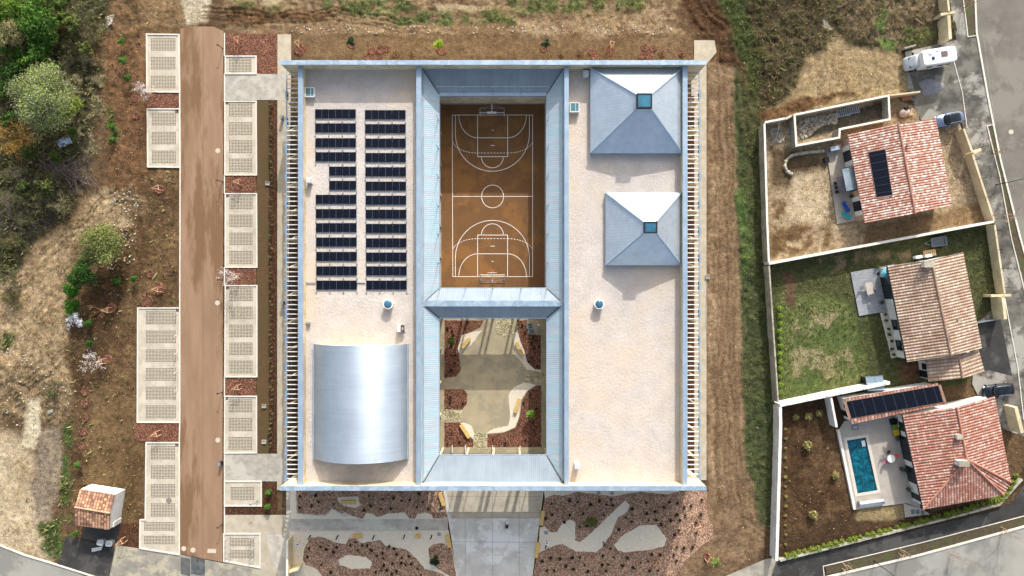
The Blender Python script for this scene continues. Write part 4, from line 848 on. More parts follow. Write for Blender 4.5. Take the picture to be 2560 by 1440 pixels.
# ---------------------------------------------------------------- houses
def tile_mat(name, cols, gap='3a221a', streak=None, bs=1.0, dark=.5):
    g = G(name); uv = g.n('UVMap'); sp = g.n('SeparateXYZ'); g.l(uv.outputs[0], sp.inputs[0]); u, v = sp.outputs[0], sp.outputs[1]
    fv = g.math('FRACT', v); cx = g.n('CombineXYZ'); g.l(g.math('FLOOR', u), cx.inputs[0]); g.l(g.math('FLOOR', v), cx.inputs[1])
    wn = g.n('TexWhiteNoise', noise_dimensions='3D'); g.l(cx.outputs[0], wn.inputs[0])
    n = len(cols); col = g.ramp(wn.outputs['Value'], [((i+.5)/n, c) for i, c in enumerate(cols)])
    if streak: col = g.mix(g.ramp(g.noise(.35, 4, .6), [(.5, (0, 0, 0)), (.66, (.8, .8, .8))]), col, lin(streak))
    fu = g.math('FRACT', u); ch = g.math('ABSOLUTE', g.math('SUBTRACT', fu, .5)); gp = g.math('MULTIPLY', g.math('GREATER_THAN', ch, .34), dark)
    gv = g.math('MULTIPLY', g.math('LESS_THAN', fv, .13), dark*.8)
    col = g.mix(g.math('MAXIMUM', gp, gv), col, lin(gap)); g.l(col, g.b.inputs['Base Color']); g.b.inputs['Roughness'].default_value = .85
    g.bump(g.math('ADD', g.math('MULTIPLY', g.math('SUBTRACT', .5, ch), 2), g.math('MULTIPLY', fv, -.5)), bs, .09); return g.m
T_red = tile_mat('tiles_red_cream', ['9c6e5c', 'a87a6a', '9f7262', 'b49282', 'c2aa9c', 'c8b6aa', 'ac8272', 'ccbeb4', '986858', 'a87c6c'], '6c4c3e', dark=.36)
T_tan = tile_mat('tiles_tan', ['a08772', 'a88f7a', 'b29a86', 'b8a28e', 'a48b76', 'c2af9c'], '523c30', streak='8a6f5e', dark=.62)
T_org = tile_mat('tiles_orange', ['986858', 'a67666', '9f6e5e', 'b38c7c', 'ab7f70', 'bf9e8e'], '4e2e24', dark=.55)
T_shel = tile_mat('tiles_shelter', ['7a5a4c', '9a745c', 'c09672', 'a47a64', '6c4e46', 'cda27c', 'b58a70'], '3c2620', dark=.6)
M_rw = pm('render_white', 'dad9d4', 'cfcec8', 1.5, c3='c4c2ba', big=.5); M_cream = pm('render_cream', 'c9bc9c', 'bfb08f', 1.2, c3='b3a585', big=.5)
M_pink = pm('render_pink', 'b99a82', 'ad8e76', 1.2); M_cgrey = pm('concrete_wall', 'aba798', '989384', 1.0, bump=.2, c3='86816f', big=.6)
M_alu = pm('frame_charcoal', '1f2326', rough=.4)
M_pvb = pv_mat('pv_black', 1, 24, '11151f', '1b212e')
def px3(q): return [W(*p) for p in q]
def inset(poly, d):
    n = len(poly); a = sum(poly[i][0]*poly[(i+1) % n][1]-poly[(i+1) % n][0]*poly[i][1] for i in range(n)); s = 1 if a > 0 else -1; out = []
    for i in range(n):
        p0, p1, p2 = (np.array(poly[(i+k) % n][:2]) for k in (-1, 0, 1)); d1 = (p1-p0)/np.linalg.norm(p1-p0); d2 = (p2-p1)/np.linalg.norm(p2-p1)
        n1 = np.array((-d1[1], d1[0]))*s; n2 = np.array((-d2[1], d2[0]))*s; m = n1+n2; m = m/max(1e-6, np.linalg.norm(m)); out.append(tuple(p1+m*d/max(.4, m @ n1)))
    return out
def planes_roof(t, faces, m, per, name='roof'):
    """faces: (points, eave direction pair)"""
    b = MB()
    for pts, a, c in faces: b.slope(pts, np.array(c)-np.array(a), per, .12)
    return b.build(name, m, t)
def ridge(t, a, c, m, r=.16, parent=None):
    a = np.array(a)+(0, 0, .02); c = np.array(c)+(0, 0, .02); n = max(2, int(np.linalg.norm(c-a)/.45)); b = MB()
    for k in range(n): b.tube(a+(c-a)*k/n, a+(c-a)*(k+1.05)/n, r, r*.82, 7)
    return b.build('ridge', m, parent or t)
def opening(t, a, c, f, wd, z0, h, glass=M_glassd, frame=M_alu, nm='window', d=.05, bars=1, shutters=None, side=1):
    """window on the wall from a to c at fraction f; the frame stands proud of the wall on its outer side"""
    a = np.array(a[:2]); c = np.array(c[:2]); L = np.linalg.norm(c-a); u = (c-a)/L; p = a+u*f*L; rot = math.atan2(u[1], u[0]); nrm = np.array((u[1], -u[0]))*side
    q = p+nrm*d/2; b = MB()
    for s in (-1, 1): b.box(*(q+u*s*(wd/2-.04)), z0, .08, d+.06, h, rot)
    b.box(*q, z0, wd-.17, d+.06, .08, rot); b.box(*q, z0+h-.08, wd-.17, d+.06, .08, rot)
    w_ = b.build(nm, frame, t); MB().box(*(p+nrm*.02), z0+.08, wd-.16, .05, h-.16, rot).build('pane', glass, w_)
    for k in range(bars): MB().box(*(q+u*(wd*((k+1)/(bars+1)-.5))), z0+.09, .06, .07, h-.18, rot).build('mullion', frame, w_)
    if shutters:
        for s in (-1, 1): MB().box(*(p+nrm*.06+u*s*(wd*.75)), z0, wd*.48, .05, h, rot).build('shutter', shutters, w_)
    return w_
# house at the top: red and cream tiles
e1, r1 = 3.0, 4.5
A, Bn, Cc, Dd, E_, F_ = px3([(2119, 337, e1), (2246, 309, r1), (2340, 296, e1), (2380, 512, e1), (2288, 533, r1), (2162, 557, e1)])
h1 = thing('house', 'house under a patchy red and cream gable roof with one strip of solar panels', 'house', ((A[0]+Dd[0])/2, (A[1]+Dd[1])/2, 0), world=True)
rf = planes_roof(h1, [([A, Bn, E_, F_], A, F_), ([Bn, Cc, Dd, E_], Cc, Dd)], T_red, .36); ridge(h1, Bn, E_, pm('ridge_red', 'a06a58', 'b48c7c', 3), parent=rf)
ft = inset([A, Cc, Dd, F_], .4)
b = MB(); b.prism(ft, 0, e1-.12)
for (p, q, r_) in ((ft[0], ft[1], Bn), (ft[3], ft[2], E_)):
    b.face([(p[0], p[1], e1-.13), (q[0], q[1], e1-.13), (r_[0]+(q[0]+p[0]-2*r_[0])*.0+0, (p[1]+(q[1]-p[1])*((r_[0]-p[0])/(q[0]-p[0]))), r1-.16)])
b.build('wall', M_pink, h1)
n_ = np.cross(np.array(F_)-np.array(A), np.array(Bn)-np.array(A)); n_ /= np.linalg.norm(n_); n_ *= np.sign(n_[2])
def onroof(px, py, pl, nn, off=.08):                # point on a roof plane seen at a photo position
    o_ = np.array((0, 0, H)); d_ = np.array(W(px, py, 0))-o_; t_ = ((np.array(pl)+nn*off-o_) @ nn)/(d_ @ nn); return tuple(o_+d_*t_)
def roof_panels(t, quad, n, pl, nn, along01=True, parent=None):
    q = [np.array(onroof(*p, pl, nn, .07)) for p in quad]     # quad: a,b (one short end) then c,d
    b = MB(); fr = [onroof(*p, pl, nn, .03) for p in quad]; 
    for k in range(n):
        f0, f1 = k/n+.0015, (k+1)/n-.0015
        P = [q[0]+(q[3]-q[0])*f0, q[1]+(q[2]-q[1])*f0, q[1]+(q[2]-q[1])*f1, q[0]+(q[3]-q[0])*f1]
        b = MB(); b.face([tuple(x) for x in P], [(0, 0), (0, 1), (1, 1), (1, 0)]); lo = [x-nn*.05 for x in P]
        b.add([tuple(x) for x in P]+[tuple(x) for x in lo], [(0, 1, 5, 4), (1, 2, 6, 5), (2, 3, 7, 6), (3, 0, 4, 7)]); b.build('solar_panel', M_pvb, parent or t)
    c_ = sum(q)/4; out = [c_+(x-c_)*1.06-nn*.02 for x in q]; b = MB(); L_ = [tuple(x) for x in out]; I_ = [tuple(x-nn*.01) for x in q]
    b.add(L_+I_, [(0, 1, 5, 4), (1, 2, 6, 5), (2, 3, 7, 6), (3, 0, 4, 7)]); b.build('panel_flashing', pm('flash_brown', '8a6a5c', '9a7a6a', 2), parent or t)
roof_panels(h1, [(2171, 381), (2213, 373), (2231, 487), (2192, 493)], 6, A, n_, parent=rf)
for k, (f, wd, z0, h, sh) in enumerate(((.2, 1.5, .1, 2.15, 1), (.52, 2.6, .1, 2.2, 0), (.82, 1.4, .1, 2.15, 1))): opening(h1, ft[0], ft[3], f, wd, z0, h, shutters=M_white if sh else None)
MB().box(*[ (ft[0][i]+ft[3][i])/2-(.9 if i == 0 else 0) for i in (0, 1)], 2.35, 1.8, 3.2, .06, math.atan2(ft[3][1]-ft[0][1], ft[3][0]-ft[0][0])+math.pi/2).build('awning', pm('awning_glass', '6f7d86', '8a969c', 1, rough=.2), h1)
b = MB(); p = onroof(2268, 363, Bn, np.array((.1, 0, 1.))/1.005, .1); b.box(*p, .35, .3, .35); b.build('roof_vent', T_red, rf)
# middle house: tan tiles
e2, r2 = 3.1, 4.8
A, Bn, Cc, Dd, E_, F_ = px3([(2218, 665, e2), (2328, 650, r2), (2408, 630, e2), (2455, 870, e2), (2378, 889, r2), (2267, 905, e2)])
h2 = thing('house', 'white house with a tan tiled gable roof and lower annex beside the green lawn', 'house', ((A[0]+Dd[0])/2, (A[1]+Dd[1])/2, 0), world=True)
rf = planes_roof(h2, [([A, Bn, E_, F_], A, F_), ([Bn, Cc, Dd, E_], Cc, Dd)], T_tan, .42); ridge(h2, Bn, E_, pm('ridge_tan', 'a98c78', '8f7462', 3), parent=rf)
ft = inset([A, Cc, Dd, F_], .35); b = MB(); b.prism(ft, 0, e2-.12)
for (p, q, r_) in ((ft[0], ft[1], Bn), (ft[3], ft[2], E_)): b.face([(p[0], p[1], e2-.13), (q[0], q[1], e2-.13), (r_[0], (p[1]+(q[1]-p[1])*((r_[0]-p[0])/(q[0]-p[0]))), r2-.16)])
b.build('wall', M_rw, h2)
b = MB(); b.wall([A, F_], .12, e2-.2, e2+.01); b.build('gutter', M_alu, h2)
for f, wd, z0, h, sh in ((.22, 3.2, .1, 2.25, 0), (.63, 1.5, .7, 1.4, 0), (.86, 1.5, .7, 1.4, 0)): opening(h2, ft[0], ft[3], f, wd, z0, h, bars=1 if wd < 2 else 2)
for px, py, w_, h_, l in ((2315, 661, 1.3, .7, 1), (2395, 802, .5, .4, 0)):
    p = onroof(px, py, Bn, np.array((-.3, 0, 1.))/1.044, .05); b = MB(); b.box(*p, w_, w_*.6, h_); c_ = b.build('chimney', M_rw if l else T_tan, rf); MB().box(p[0], p[1], p[2]+h_, w_+.12, w_*.6+.12, .08).build('chimney_cap', M_cgrey, c_)
e3, r3 = 2.5, 3.3
A, Bn, Cc, Dd, E_, F_ = px3([(2315, 901, e3), (2397, 886, r3), (2447, 876, e3), (2462, 930, e3), (2407, 945, r3), (2322, 955, e3)])
ax = planes_roof(h2, [([A, Bn, E_, F_], A, F_), ([Bn, Cc, Dd, E_], Cc, Dd)], T_tan, .5, 'annex_roof'); ridge(h2, Bn, E_, MATS['ridge_tan'], parent=ax)
ft = inset([A, Cc, Dd, F_], .3); b = MB(); b.prism(ft, 0, e3-.12); b.build('annex_wall', M_rw, h2)
opening(h2, ft[0], ft[3], .3, .9, .9, 1.0, bars=0); opening(h2, ft[0], ft[3], .75, 1.0, .05, 2.1, bars=0, nm='door')
# lowest house: orange tiles with a hip
e4, r4 = 3.0, 4.6
NW, NR, NE, E4, SE, SW, AP = px3([(2256, 1038, e4), (2392, 1018, r4), (2487, 991, e4), (2528, 1206, e4), (2509, 1238, e4), (2308, 1274, e4), (2417, 1148, r4)])
h3 = thing('house', 'white house with an orange-red hipped tile roof beside the swimming pool', 'house', ((NW[0]+SE[0])/2, (NW[1]+SE[1])/2, 0), world=True)
rf = planes_roof(h3, [([NW, NR, AP, SW], NW, SW), ([NR, NE, E4, AP], NE, E4), ([AP, E4, SE], E4, SE), ([AP, SE, SW], SW, SE)], T_org, .4)
rm = pm('ridge_orange', 'a06a56', 'b48470', 3)
for a, c in ((NR, AP), (AP, SW), (AP, E4), (AP, SE)): ridge(h3, a, c, rm, parent=rf)
ft = inset([NW, NE, E4, SE, SW], .35); b = MB(); b.prism(ft, 0, e4-.12)
p, q = ft[0], ft[1]; b.face([(p[0], p[1], e4-.13), (q[0], q[1], e4-.13), (NR[0], (p[1]+(q[1]-p[1])*((NR[0]-p[0])/(q[0]-p[0]))), r4-.16)]); b.build('wall', M_rw, h3)
b = MB(); b.wall([NW, SW], .12, e4-.2, e4+.01); b.build('gutter', M_alu, h3)
for f, wd, z0, h in ((.13, 1.3, .9, 1.3), (.38, 3.6, .1, 2.3), (.68, 2.4, .1, 2.3), (.93, .9, .1, 2.1)): opening(h3, ft[0], ft[4], f, wd, z0, h, bars=2 if wd > 2 else 0)
for px, py, w_, d_, h_, l in ((2392, 1090, .7, .6, .6, 'cap'), (2400, 1155, 1.4, .7, .9, 'big'), (2313, 1065, .4, .4, .35, 'v'), (2490, 1098, .25, .25, .3, 'v2')):
    sl = -.3 if px < 2410 else .3; p = onroof(px, py, AP, np.array((sl, 0, 1.))/1.044, .0); b = MB(); b.box(p[0], p[1], p[2]-.3, w_, d_, h_+.3); c_ = b.build('chimney' if w_ > .6 else 'roof_vent', M_rw if w_ > .6 else rm, rf)
    if w_ > .6: MB().box(p[0], p[1], p[2]+h_, w_+.1, d_+.1, .07).build('chimney_cap', M_cgrey, c_)
# its garage wing
g0, g1_ = 2.6, 3.1
P = px3([(2112, 996, g1_), (2345, 958, g1_), (2364, 1010, g0), (2130, 1060, g0)])
gr = MB(); nn = np.cross(np.array(P[1])-np.array(P[0]), np.array(P[3])-np.array(P[0])); nn /= np.linalg.norm(nn); nn *= np.sign(nn[2])
gr.slope(P, np.array(P[1])-np.array(P[0]), .5, .12); grf = gr.build('wing_roof', T_org, h3)
roof_panels(h3, [(2116, 1004), (2128, 1046), (2359, 1005), (2346, 964)], 9, P[0], nn, parent=grf)
ft = inset(P, .25); b = MB(); v = [(x, y, 0) for x, y in ft]+[(x, y, z-.14) for (x, y), z in zip(ft, (g1_, g1_, g0, g0))]
a_ = sum(ft[i][0]*ft[(i+1) % 4][1]-ft[(i+1) % 4][0]*ft[i][1] for i in range(4)); fs = [(0, 1, 5, 4), (1, 2, 6, 5), (2, 3, 7, 6), (3, 0, 4, 7), (4, 5, 6, 7)]
b.add(v, fs if a_ > 0 else [f[::-1] for f in fs]); b.build('wing_wall', M_rw, h3)
opening(h3, ft[0], ft[3], .35, .5, 1.4, .5, bars=0); opening(h3, ft[0], ft[3], .72, .9, .1, 2.0, bars=0, nm='door')
# shelter at the lower left
e5 = 2.75
A, B_, C_, D_, R0, R1 = px3([(200, 1223, e5), (287, 1237, e5), (273, 1325, e5), (185, 1312, e5), (187, 1268, 3.35), (275, 1283, 3.35)])
t = thing('shelter', 'small white walled shelter with a brown and cream tiled gable roof at the lower left', 'shelter', ((A[0]+C_[0])/2, (A[1]+C_[1])/2, 0), world=True)
rf = planes_roof(t, [([A, B_, R1, R0], A, B_), ([R0, R1, C_, D_], D_, C_)], T_shel, .42); ridge(t, R0, R1, pm('ridge_shelter', 'c89c80', 'a87c66', 3), .12, parent=rf)
ft = inset([A, B_, C_, D_], .12); b = MB(); b.wall([ft[3], ft[0], ft[1], ft[2]], .2, 0, e5-.1)
for (p, q, r_) in ((ft[0], ft[3], R0), (ft[1], ft[2], R1)): b.face([(p[0], p[1], e5-.11), (q[0], q[1], e5-.11), (r_[0]+(.1 if r_ is R0 else -.1), r_[1], 3.2)])
b.build('wall', M_rw, t); MB().box(*XY(299, 1300), 0, .5, .7, 1.9, -.15).build('pillar', M_rw, t)
# ---------------------------------------------------------------- walls and fences
def gwall(pts, wd, z, m, label, nm='garden_wall', cat='wall', z0=-.15, coping=None, posts=0, closed=False):
    zz = z if isinstance(z, (list, tuple)) else [z]*len(pts); P = [XY(p[0], p[1], q) for p, q in zip(pts, zz)]
    b = MB(); b.wall(P, wd, z0, list(zz), closed); o_ = b.build(nm, m); tag(o_, label, cat)
    if coping is not None:
        b = MB(); b.wall(P, wd+.06, [q+.002 for q in zz], [q+.05 for q in zz], closed); loc = o_.location; c_ = b.build('coping', coping, None, origin=tuple(loc)); c_.location = (0, 0, 0); c_.parent = o_
    if posts:
        for (p, q) in zip(P, P[1:]):
            n = max(1, int(math.hypot(q[0]-p[0], q[1]-p[1])/posts))
            for k in range(n+1):
                x, y = p[0]+(q[0]-p[0])*(k+.3)/(n+.6), p[1]+(q[1]-p[1])*(k+.3)/(n+.6); b = MB(); b.tube((x, y, zz[0]+.05), (x, y, zz[0]+1.3), .035, .035, 5); s_ = b.build('fence_post', M_alu, None, origin=tuple(o_.location)); s_.location = (0, 0, 0); s_.parent = o_
    return o_
M_capw = pm('coping_white', 'd6d4cb', 'c5c2b6', 1.5)
gwall([(1911, 309), (1918, 560), (1922, 656)], .22, 2.1, M_cgrey, 'grey concrete retaining wall on the left of the sandy top garden', coping=M_capw)
gwall([(1912, 306), (1962, 296)], .22, 2.1, M_cgrey, 'short concrete wall at the top left corner of the sandy garden', coping=M_capw)
gwall([(1964, 297), (1984, 287)], .3, [1.9, 1.2], M_cgrey, 'sloping end piece between the two concrete walls of the top garden')
gwall([(1986, 287), (1991, 364), (2098, 344), (2099, 323), (2224, 298), (2221, 239)], .22, 1.7, M_cgrey, 'concrete wall round the rubble filled pit beside the top house', coping=M_capw, closed=True)
gwall([(2226, 238), (2301, 229)], .2, 1.6, M_cream, 'thin cream wall between the rubble pit and the driveway')
gwall([(1922, 659), (2484, 554)], .3, 1.9, M_rw, 'long white wall between the sandy garden and the green lawn', coping=M_capw)
gwall([(2432, 386), (2486, 553)], .28, 1.7, M_cream, 'cream street wall along the sandy top garden', posts=3.0)
gwall([(2410, 322), (2431, 380)], .3, 2.0, M_cream, 'tall cream wall stub behind the blue car')
gwall([(2434, 383), (2453, 373)], .35, 1.7, M_cream, 'short cream wall end jutting onto the sidewalk by the blue car')
gwall([(2487, 562), (2512, 733)], .28, 1.7, M_cream, 'cream street wall along the green lawn', posts=3.0)
gwall([(2478, 740), (2528, 738)], .35, 1.8, M_cream, 'cream cross wall at the corner of the green lawn')
gwall([(2508, 744), (2514, 798)], .45, 2.3, M_cream, 'thick cream gate wall beside the dark driveway')
gwall([(2442, 808), (2505, 797)], .08, 1.2, M_galv, 'thin grey gate across the dark driveway', 'gate', 'gate')
gwall([(2367, -30), (2373, 28)], .3, 2.0, M_cream, 'cream wall at the top of the right street')
gwall([(2352, 36), (2388, 30)], .35, 1.9, M_cream, 'short cream cross wall above the motorhome')
gwall([(2372, 38), (2376, 97)], .45, 2.4, M_cream, 'thick cream gate wall just above the motorhome')
gwall([(2262, 120), (2290, 112)], .2, .8, M_cgrey, 'low wall end behind the motorhome')
gwall([(1923, 664), (1934, 830), (1946, 1006)], .2, 2.0, M_cgrey, 'grey retaining wall on the left of the green lawn', posts=3.2)
gwall([(1951, 1018), (1952, 1060), (1942, 1402)], .42, 2.2, M_rw, 'tall white wall on the left of the mulched garden')
gwall([(1950, 1014), (2080, 987), (2225, 957)], .42, 2.2, M_rw, 'white wall between the green lawn and the mulched garden', posts=3.5)
gwall([(2078, 994), (2092, 1068)], .3, 2.0, M_rw, 'white wall closing the mulched garden beside the solar wing')
gwall([(1950, 1402), (2150, 1352), (2400, 1289), (2500, 1262), (2556, 1198)], .3, .55, M_cgrey, 'low grey wall under the hedge along the black pavement', posts=4.0)
gwall([(2540, 1018), (2556, 1082)], .5, 2.3, M_cream, 'cream gate pillar at the right edge beside the lowest house')
gwall([(2096, 1074), (2137, 1274)], .35, .35, M_capw, 'low pale edge of the pool terrace', z0=-.1)
gwall([(718, 1352), (718, 1450)], .25, 2.3, M_cream, 'free standing cream wall at the bottom beside the front garden', coping=M_capw)
gwall([(722, 1431), (745, 1424)], .25, 2.3, M_cream, 'short cream return wall at the bottom beside the front garden')
# ---------------------------------------------------------------- terraces and pool
sheet('terrace', [(2065, 371), (2120, 352), (2166, 548), (2092, 560)], .09, pm('terrace_pale', 'b0a69a', 'a3998c', 1.0, bump=.1), 'pale terrace of the top house', 'terrace')
g = G('terrace_slabs'); br = g.n('TexBrick'); br.inputs['Scale'].default_value = 1.1; br.inputs['Color1'].default_value = lin('9a9c9e'); br.inputs['Color2'].default_value = lin('868a8d'); br.inputs['Mortar'].default_value = lin('74777a'); br.inputs['Mortar Size'].default_value = .02; g.l(g.pos(), br.inputs['Vector']); g.l(br.outputs[0], g.b.inputs['Base Color'])
sheet('terrace', [(2126, 681), (2200, 667), (2235, 660), (2262, 780), (2200, 781), (2147, 790)], .09, g.m, 'grey paved terrace of the middle house', 'terrace')
sheet('gravel', [(2200, 782), (2225, 780), (2250, 890), (2228, 896)], .07, M_gravel, 'narrow gravel strip with pots beside the middle house', 'gravel', rag=.05)
M_terr3 = pm('terrace_warm', 'a8a095', '9b9388', .8, bump=.06)
b = MB(); out = [XY(*p) for p in ((2097, 1072), (2110, 1052), (2262, 1030), (2300, 1270), (2265, 1257), (2137, 1274))]; hole = [XY(*p) for p in ((2116, 1101), (2163, 1093), (2192, 1225), (2143, 1233))]
zt = .12
for q in ([out[0], out[1], hole[1], hole[0]], [out[1], out[2], (out[2][0], out[2][1]), hole[1]][:2]+[out[2], hole[1]], [out[2], out[3], out[4], hole[2], hole[1]], [out[4], out[5], hole[3], hole[2]], [out[5], out[0], hole[0], hole[3]]): b.face([(x, y, zt) for x, y in q])
tag(b.build('terrace', M_terr3), 'warm grey pool terrace of the lowest house', 'terrace', kind='structure')
sheet('terrace', [(2258, 1258), (2300, 1270), (2325, 1285), (2262, 1293)], .08, MATS['terrace_pale'], 'small paved corner below the pool house', 'terrace')
pc = W(2153, 1163); t = thing('swimming_pool', 'turquoise rectangular swimming pool in the terrace of the lowest house', 'pool', (pc[0], pc[1], 0), world=True)
b = MB(); b.face([(x, y, -.6+.02) for x, y in hole]); pts = hole+hole[:1]
for a, c in zip(pts, pts[1:]): b.face([(a[0], a[1], -.6), (c[0], c[1], -.6), (c[0], c[1], zt), (a[0], a[1], zt)])
b.build('basin', pm('pool_liner', '164c5e', '1f6072', 1.2), t)
g = G('pool_water'); nn2 = g.noise(1.0, 4, .7, dist=1.5); g.l(g.ramp(nn2, [(.35, '06303e'), (.52, '0c4c5c'), (.68, '1d6f7e')]), g.b.inputs['Base Color']); g.b.inputs['Roughness'].default_value = .06; g.bump(g.noise(1.6, 3), .25, .05)
b = MB(); b.face([(x, y, zt-.14) for x, y in inset(hole, .02)]); b.build('water', g.m, t)
b = MB(); b.wall(inset(hole, -.22), .42, zt+.005, zt+.035, True); b.build('coping', pm('pool_coping', 'c4bdb0', 'b8b1a4', 2), t)
b = MB(); [b.box(*XY(2158+i*.9, 1104+i*5), -.1, .5, .28, .1, .18) for i in range(3)]; b.build('steps', M_white, t)
t = thing('pool_cover_roller', 'white rolled pool cover on its frame at the lower end of the pool', 'pool cover', W(2174, 1252), rz=R(8))
MB().tube((-1.75, 0, .55), (1.75, 0, .55), .24, .24, 14).build('roll', M_white, t); MB().box(0, -.55, .12, 3.4, .35, .08).build('tray', M_white, t)
for s in (-1, 1): MB().box(s*1.8, -.1, .1, .12, .8, .6).build('bracket', M_galv, t)
# ---------------------------------------------------------------- vehicles
def car(px, py, rz, paint, label, L=4.4, wd=1.8, dark_roof=False):
    t = thing('parked_car', label, 'car', W(px, py, .9)[:2]+(.07,), rz=rz); h = L/2
    b = MB(); b.rings([(0, 0, h*.95, wd*.44, .22), (0, 0, h*.99, wd*.5, .42), (0, 0, h, wd*.5, .62), (0, 0, h*.975, wd*.485, .82), (-.05, 0, h*.93, wd*.46, .93)], 28, 4.2); b.build('body', paint, t, smooth=True)
    b = MB(); b.rings([(-.28, 0, h*.62, wd*.455, .90), (-.32, 0, h*.52, wd*.42, 1.16), (-.34, 0, h*.44, wd*.38, 1.38)], 24, 4.0); b.build('cabin_glass', M_glassd, t, smooth=True)
    b = MB(); b.rings([(-.36, 0, h*.43, wd*.375, 1.375), (-.36, 0, h*.40, wd*.35, 1.44), (-.36, 0, h*.30, wd*.28, 1.465)], 24, 4.5); rf_ = b.build('roof', M_glassd if dark_roof else paint, t, smooth=True)
    for s in (-1, 1): MB().box(-.36, s*wd*.36, 1.43, h*.8, .05, .05).build('roof_rail', M_galv, rf_)
    for s in (-1, 1):
        for q in (-.62, .6):
            b = MB(); b.tube((q*h, s*(wd/2-.2), .32), (q*h, s*(wd/2-.01), .32), .32, .32, 16); w_ = b.build('wheel', pm('rubber', '141414'), t); MB().tube((q*h, s*(wd/2-.02), .32), (q*h, s*(wd/2+.005), .32), .19, .17, 10).build('rim', M_galv, w_)
        MB().rings([(h*.93, s*wd*.35, .1, .2, .62), (h*.9, s*wd*.35, .12, .2, .78)], 10).build('headlight', pm('lamp_glass', 'dfe3e6', rough=.15), t); MB().box(-h*.955, s*wd*.38, .66, .1, .26, .14).build('taillight', pm('lamp_red', '8c1a16', rough=.2), t)
        MB().rings([(h*.22, s*(wd/2+.06), .08, .11, .9), (h*.2, s*(wd/2+.06), .09, .13, 1.02)], 10).build('mirror', paint, t)
    b = MB(); b.tube((h*.34, -wd*.3, .96), (h*.38, wd*.05, .99), .015); b.build('wiper', M_dark, t)
    b = MB(); b.box(h*.62, 0, .925, .02, wd*.6, .012); b.build('bonnet_line', M_dark, t); return t
car(2375, 298, R(192), pm('paint_bluegrey', '70829c', '8494ac', .6, rough=.25, metal=.5, spec=.5), 'pale blue estate car with a black roof parked beside the top house', 4.3, 1.85, True)
car(2498, 976, R(187), pm('paint_navy', '20262f', '272e38', .6, rough=.2, metal=.4, spec=.5), 'dark navy car parked between the middle and lowest houses', 4.5, 1.85)
t = thing('motorhome', 'white motorhome parked at the top of the driveway', 'motorhome', W(2337, 142, 2.6)[:2]+(.07,), rz=R(9)); t.scale = (.9, 1.0, 1.0); M_mh = pm('motorhome_white', 'dcdedf', 'd3d5d6', 1, rough=.35)
b = MB(); b.rings([(.6, 0, 2.75, 1.12, .45), (.6, 0, 2.78, 1.15, 1.6), (.6, 0, 2.76, 1.14, 2.65), (.6, 0, 2.66, 1.08, 2.85), (.6, 0, 2.3, .8, 2.9)], 32, 7); b.build('body', M_mh, t, smooth=False)
b = MB(); b.rings([(-2.75, 0, 1.05, .98, .35), (-2.75, 0, 1.08, 1.0, .9), (-2.55, 0, .85, .95, 1.1), (-2.3, 0, .55, .9, 1.95), (-2.2, 0, .4, .8, 2.05)], 24, 4.5); b.build('cab', pm('cab_grey', 'a5adaf', 'b4bbbc', 1, rough=.35), t, smooth=True)
b = MB(); b.add([(-3.32, -.75, 1.22), (-3.32, .75, 1.22), (-2.78, .68, 1.9), (-2.78, -.68, 1.9)], [(0, 1, 2, 3), (3, 2, 1, 0)]); b.build('windscreen', M_glassd, t)
for x, y, sx, sy, m_, nm in ((1.3, .15, .95, .7, pm('rooflight_brown', '6a5652', '7c6864', 2, rough=.3), 'roof_window'), (-.55, -.25, .4, .4, pm('vent_blue', '1f3550', rough=.3), 'roof_vent'), (-.9, .5, .45, .35, M_capw, 'roof_vent'), (.3, .75, .3, .2, M_capw, 'antenna_box')): MB().box(x, y, 2.9, sx, sy, .09).build(nm, m_, t)
for q in (-2.6, 1.4):
    for s in (-1, 1): MB().tube((q, s*.85, .36), (q, s*1.08, .36), .36, .36, 16).build('wheel', MATS['rubber'], t)
for q in (-.6, 1.2, 2.4): MB().box(q, -1.155, 1.5, .9, .03, .55).build('side_window', M_glassd, t)
MB().box(.3, -1.17, .6, .65, .04, 1.8).build('door', M_mh, t)
for s in (-1, 1): MB().box(-2.55, s*1.2, 1.2, .12, .3, .35).build('mirror', M_dark, t)
t = thing('trailer', 'grey open car trailer beside the white garden wall', 'trailer', W(2340, 605), rz=R(8))
b = MB(); b.box(0, 0, .45, 2.1, 1.25, .05); b.build('bed', pm('bed_grey', '6c7478', '5c6468', 2), t); b = MB(); b.wall([(-1.05, -.63), (1.05, -.63), (1.05, .63), (-1.05, .63)], .05, .45, .85, True); b.build('side_board', M_galv, t)
b = MB(); b.path([(-1.05, .35, .42), (-1.9, 0, .4), (-1.05, -.35, .42)], .04); b.build('drawbar', M_galv, t)
for s in (-1, 1): MB().tube((.1, s*.68, .3), (.1, s*.85, .3), .29, .29, 14).build('wheel', MATS['rubber'], t)
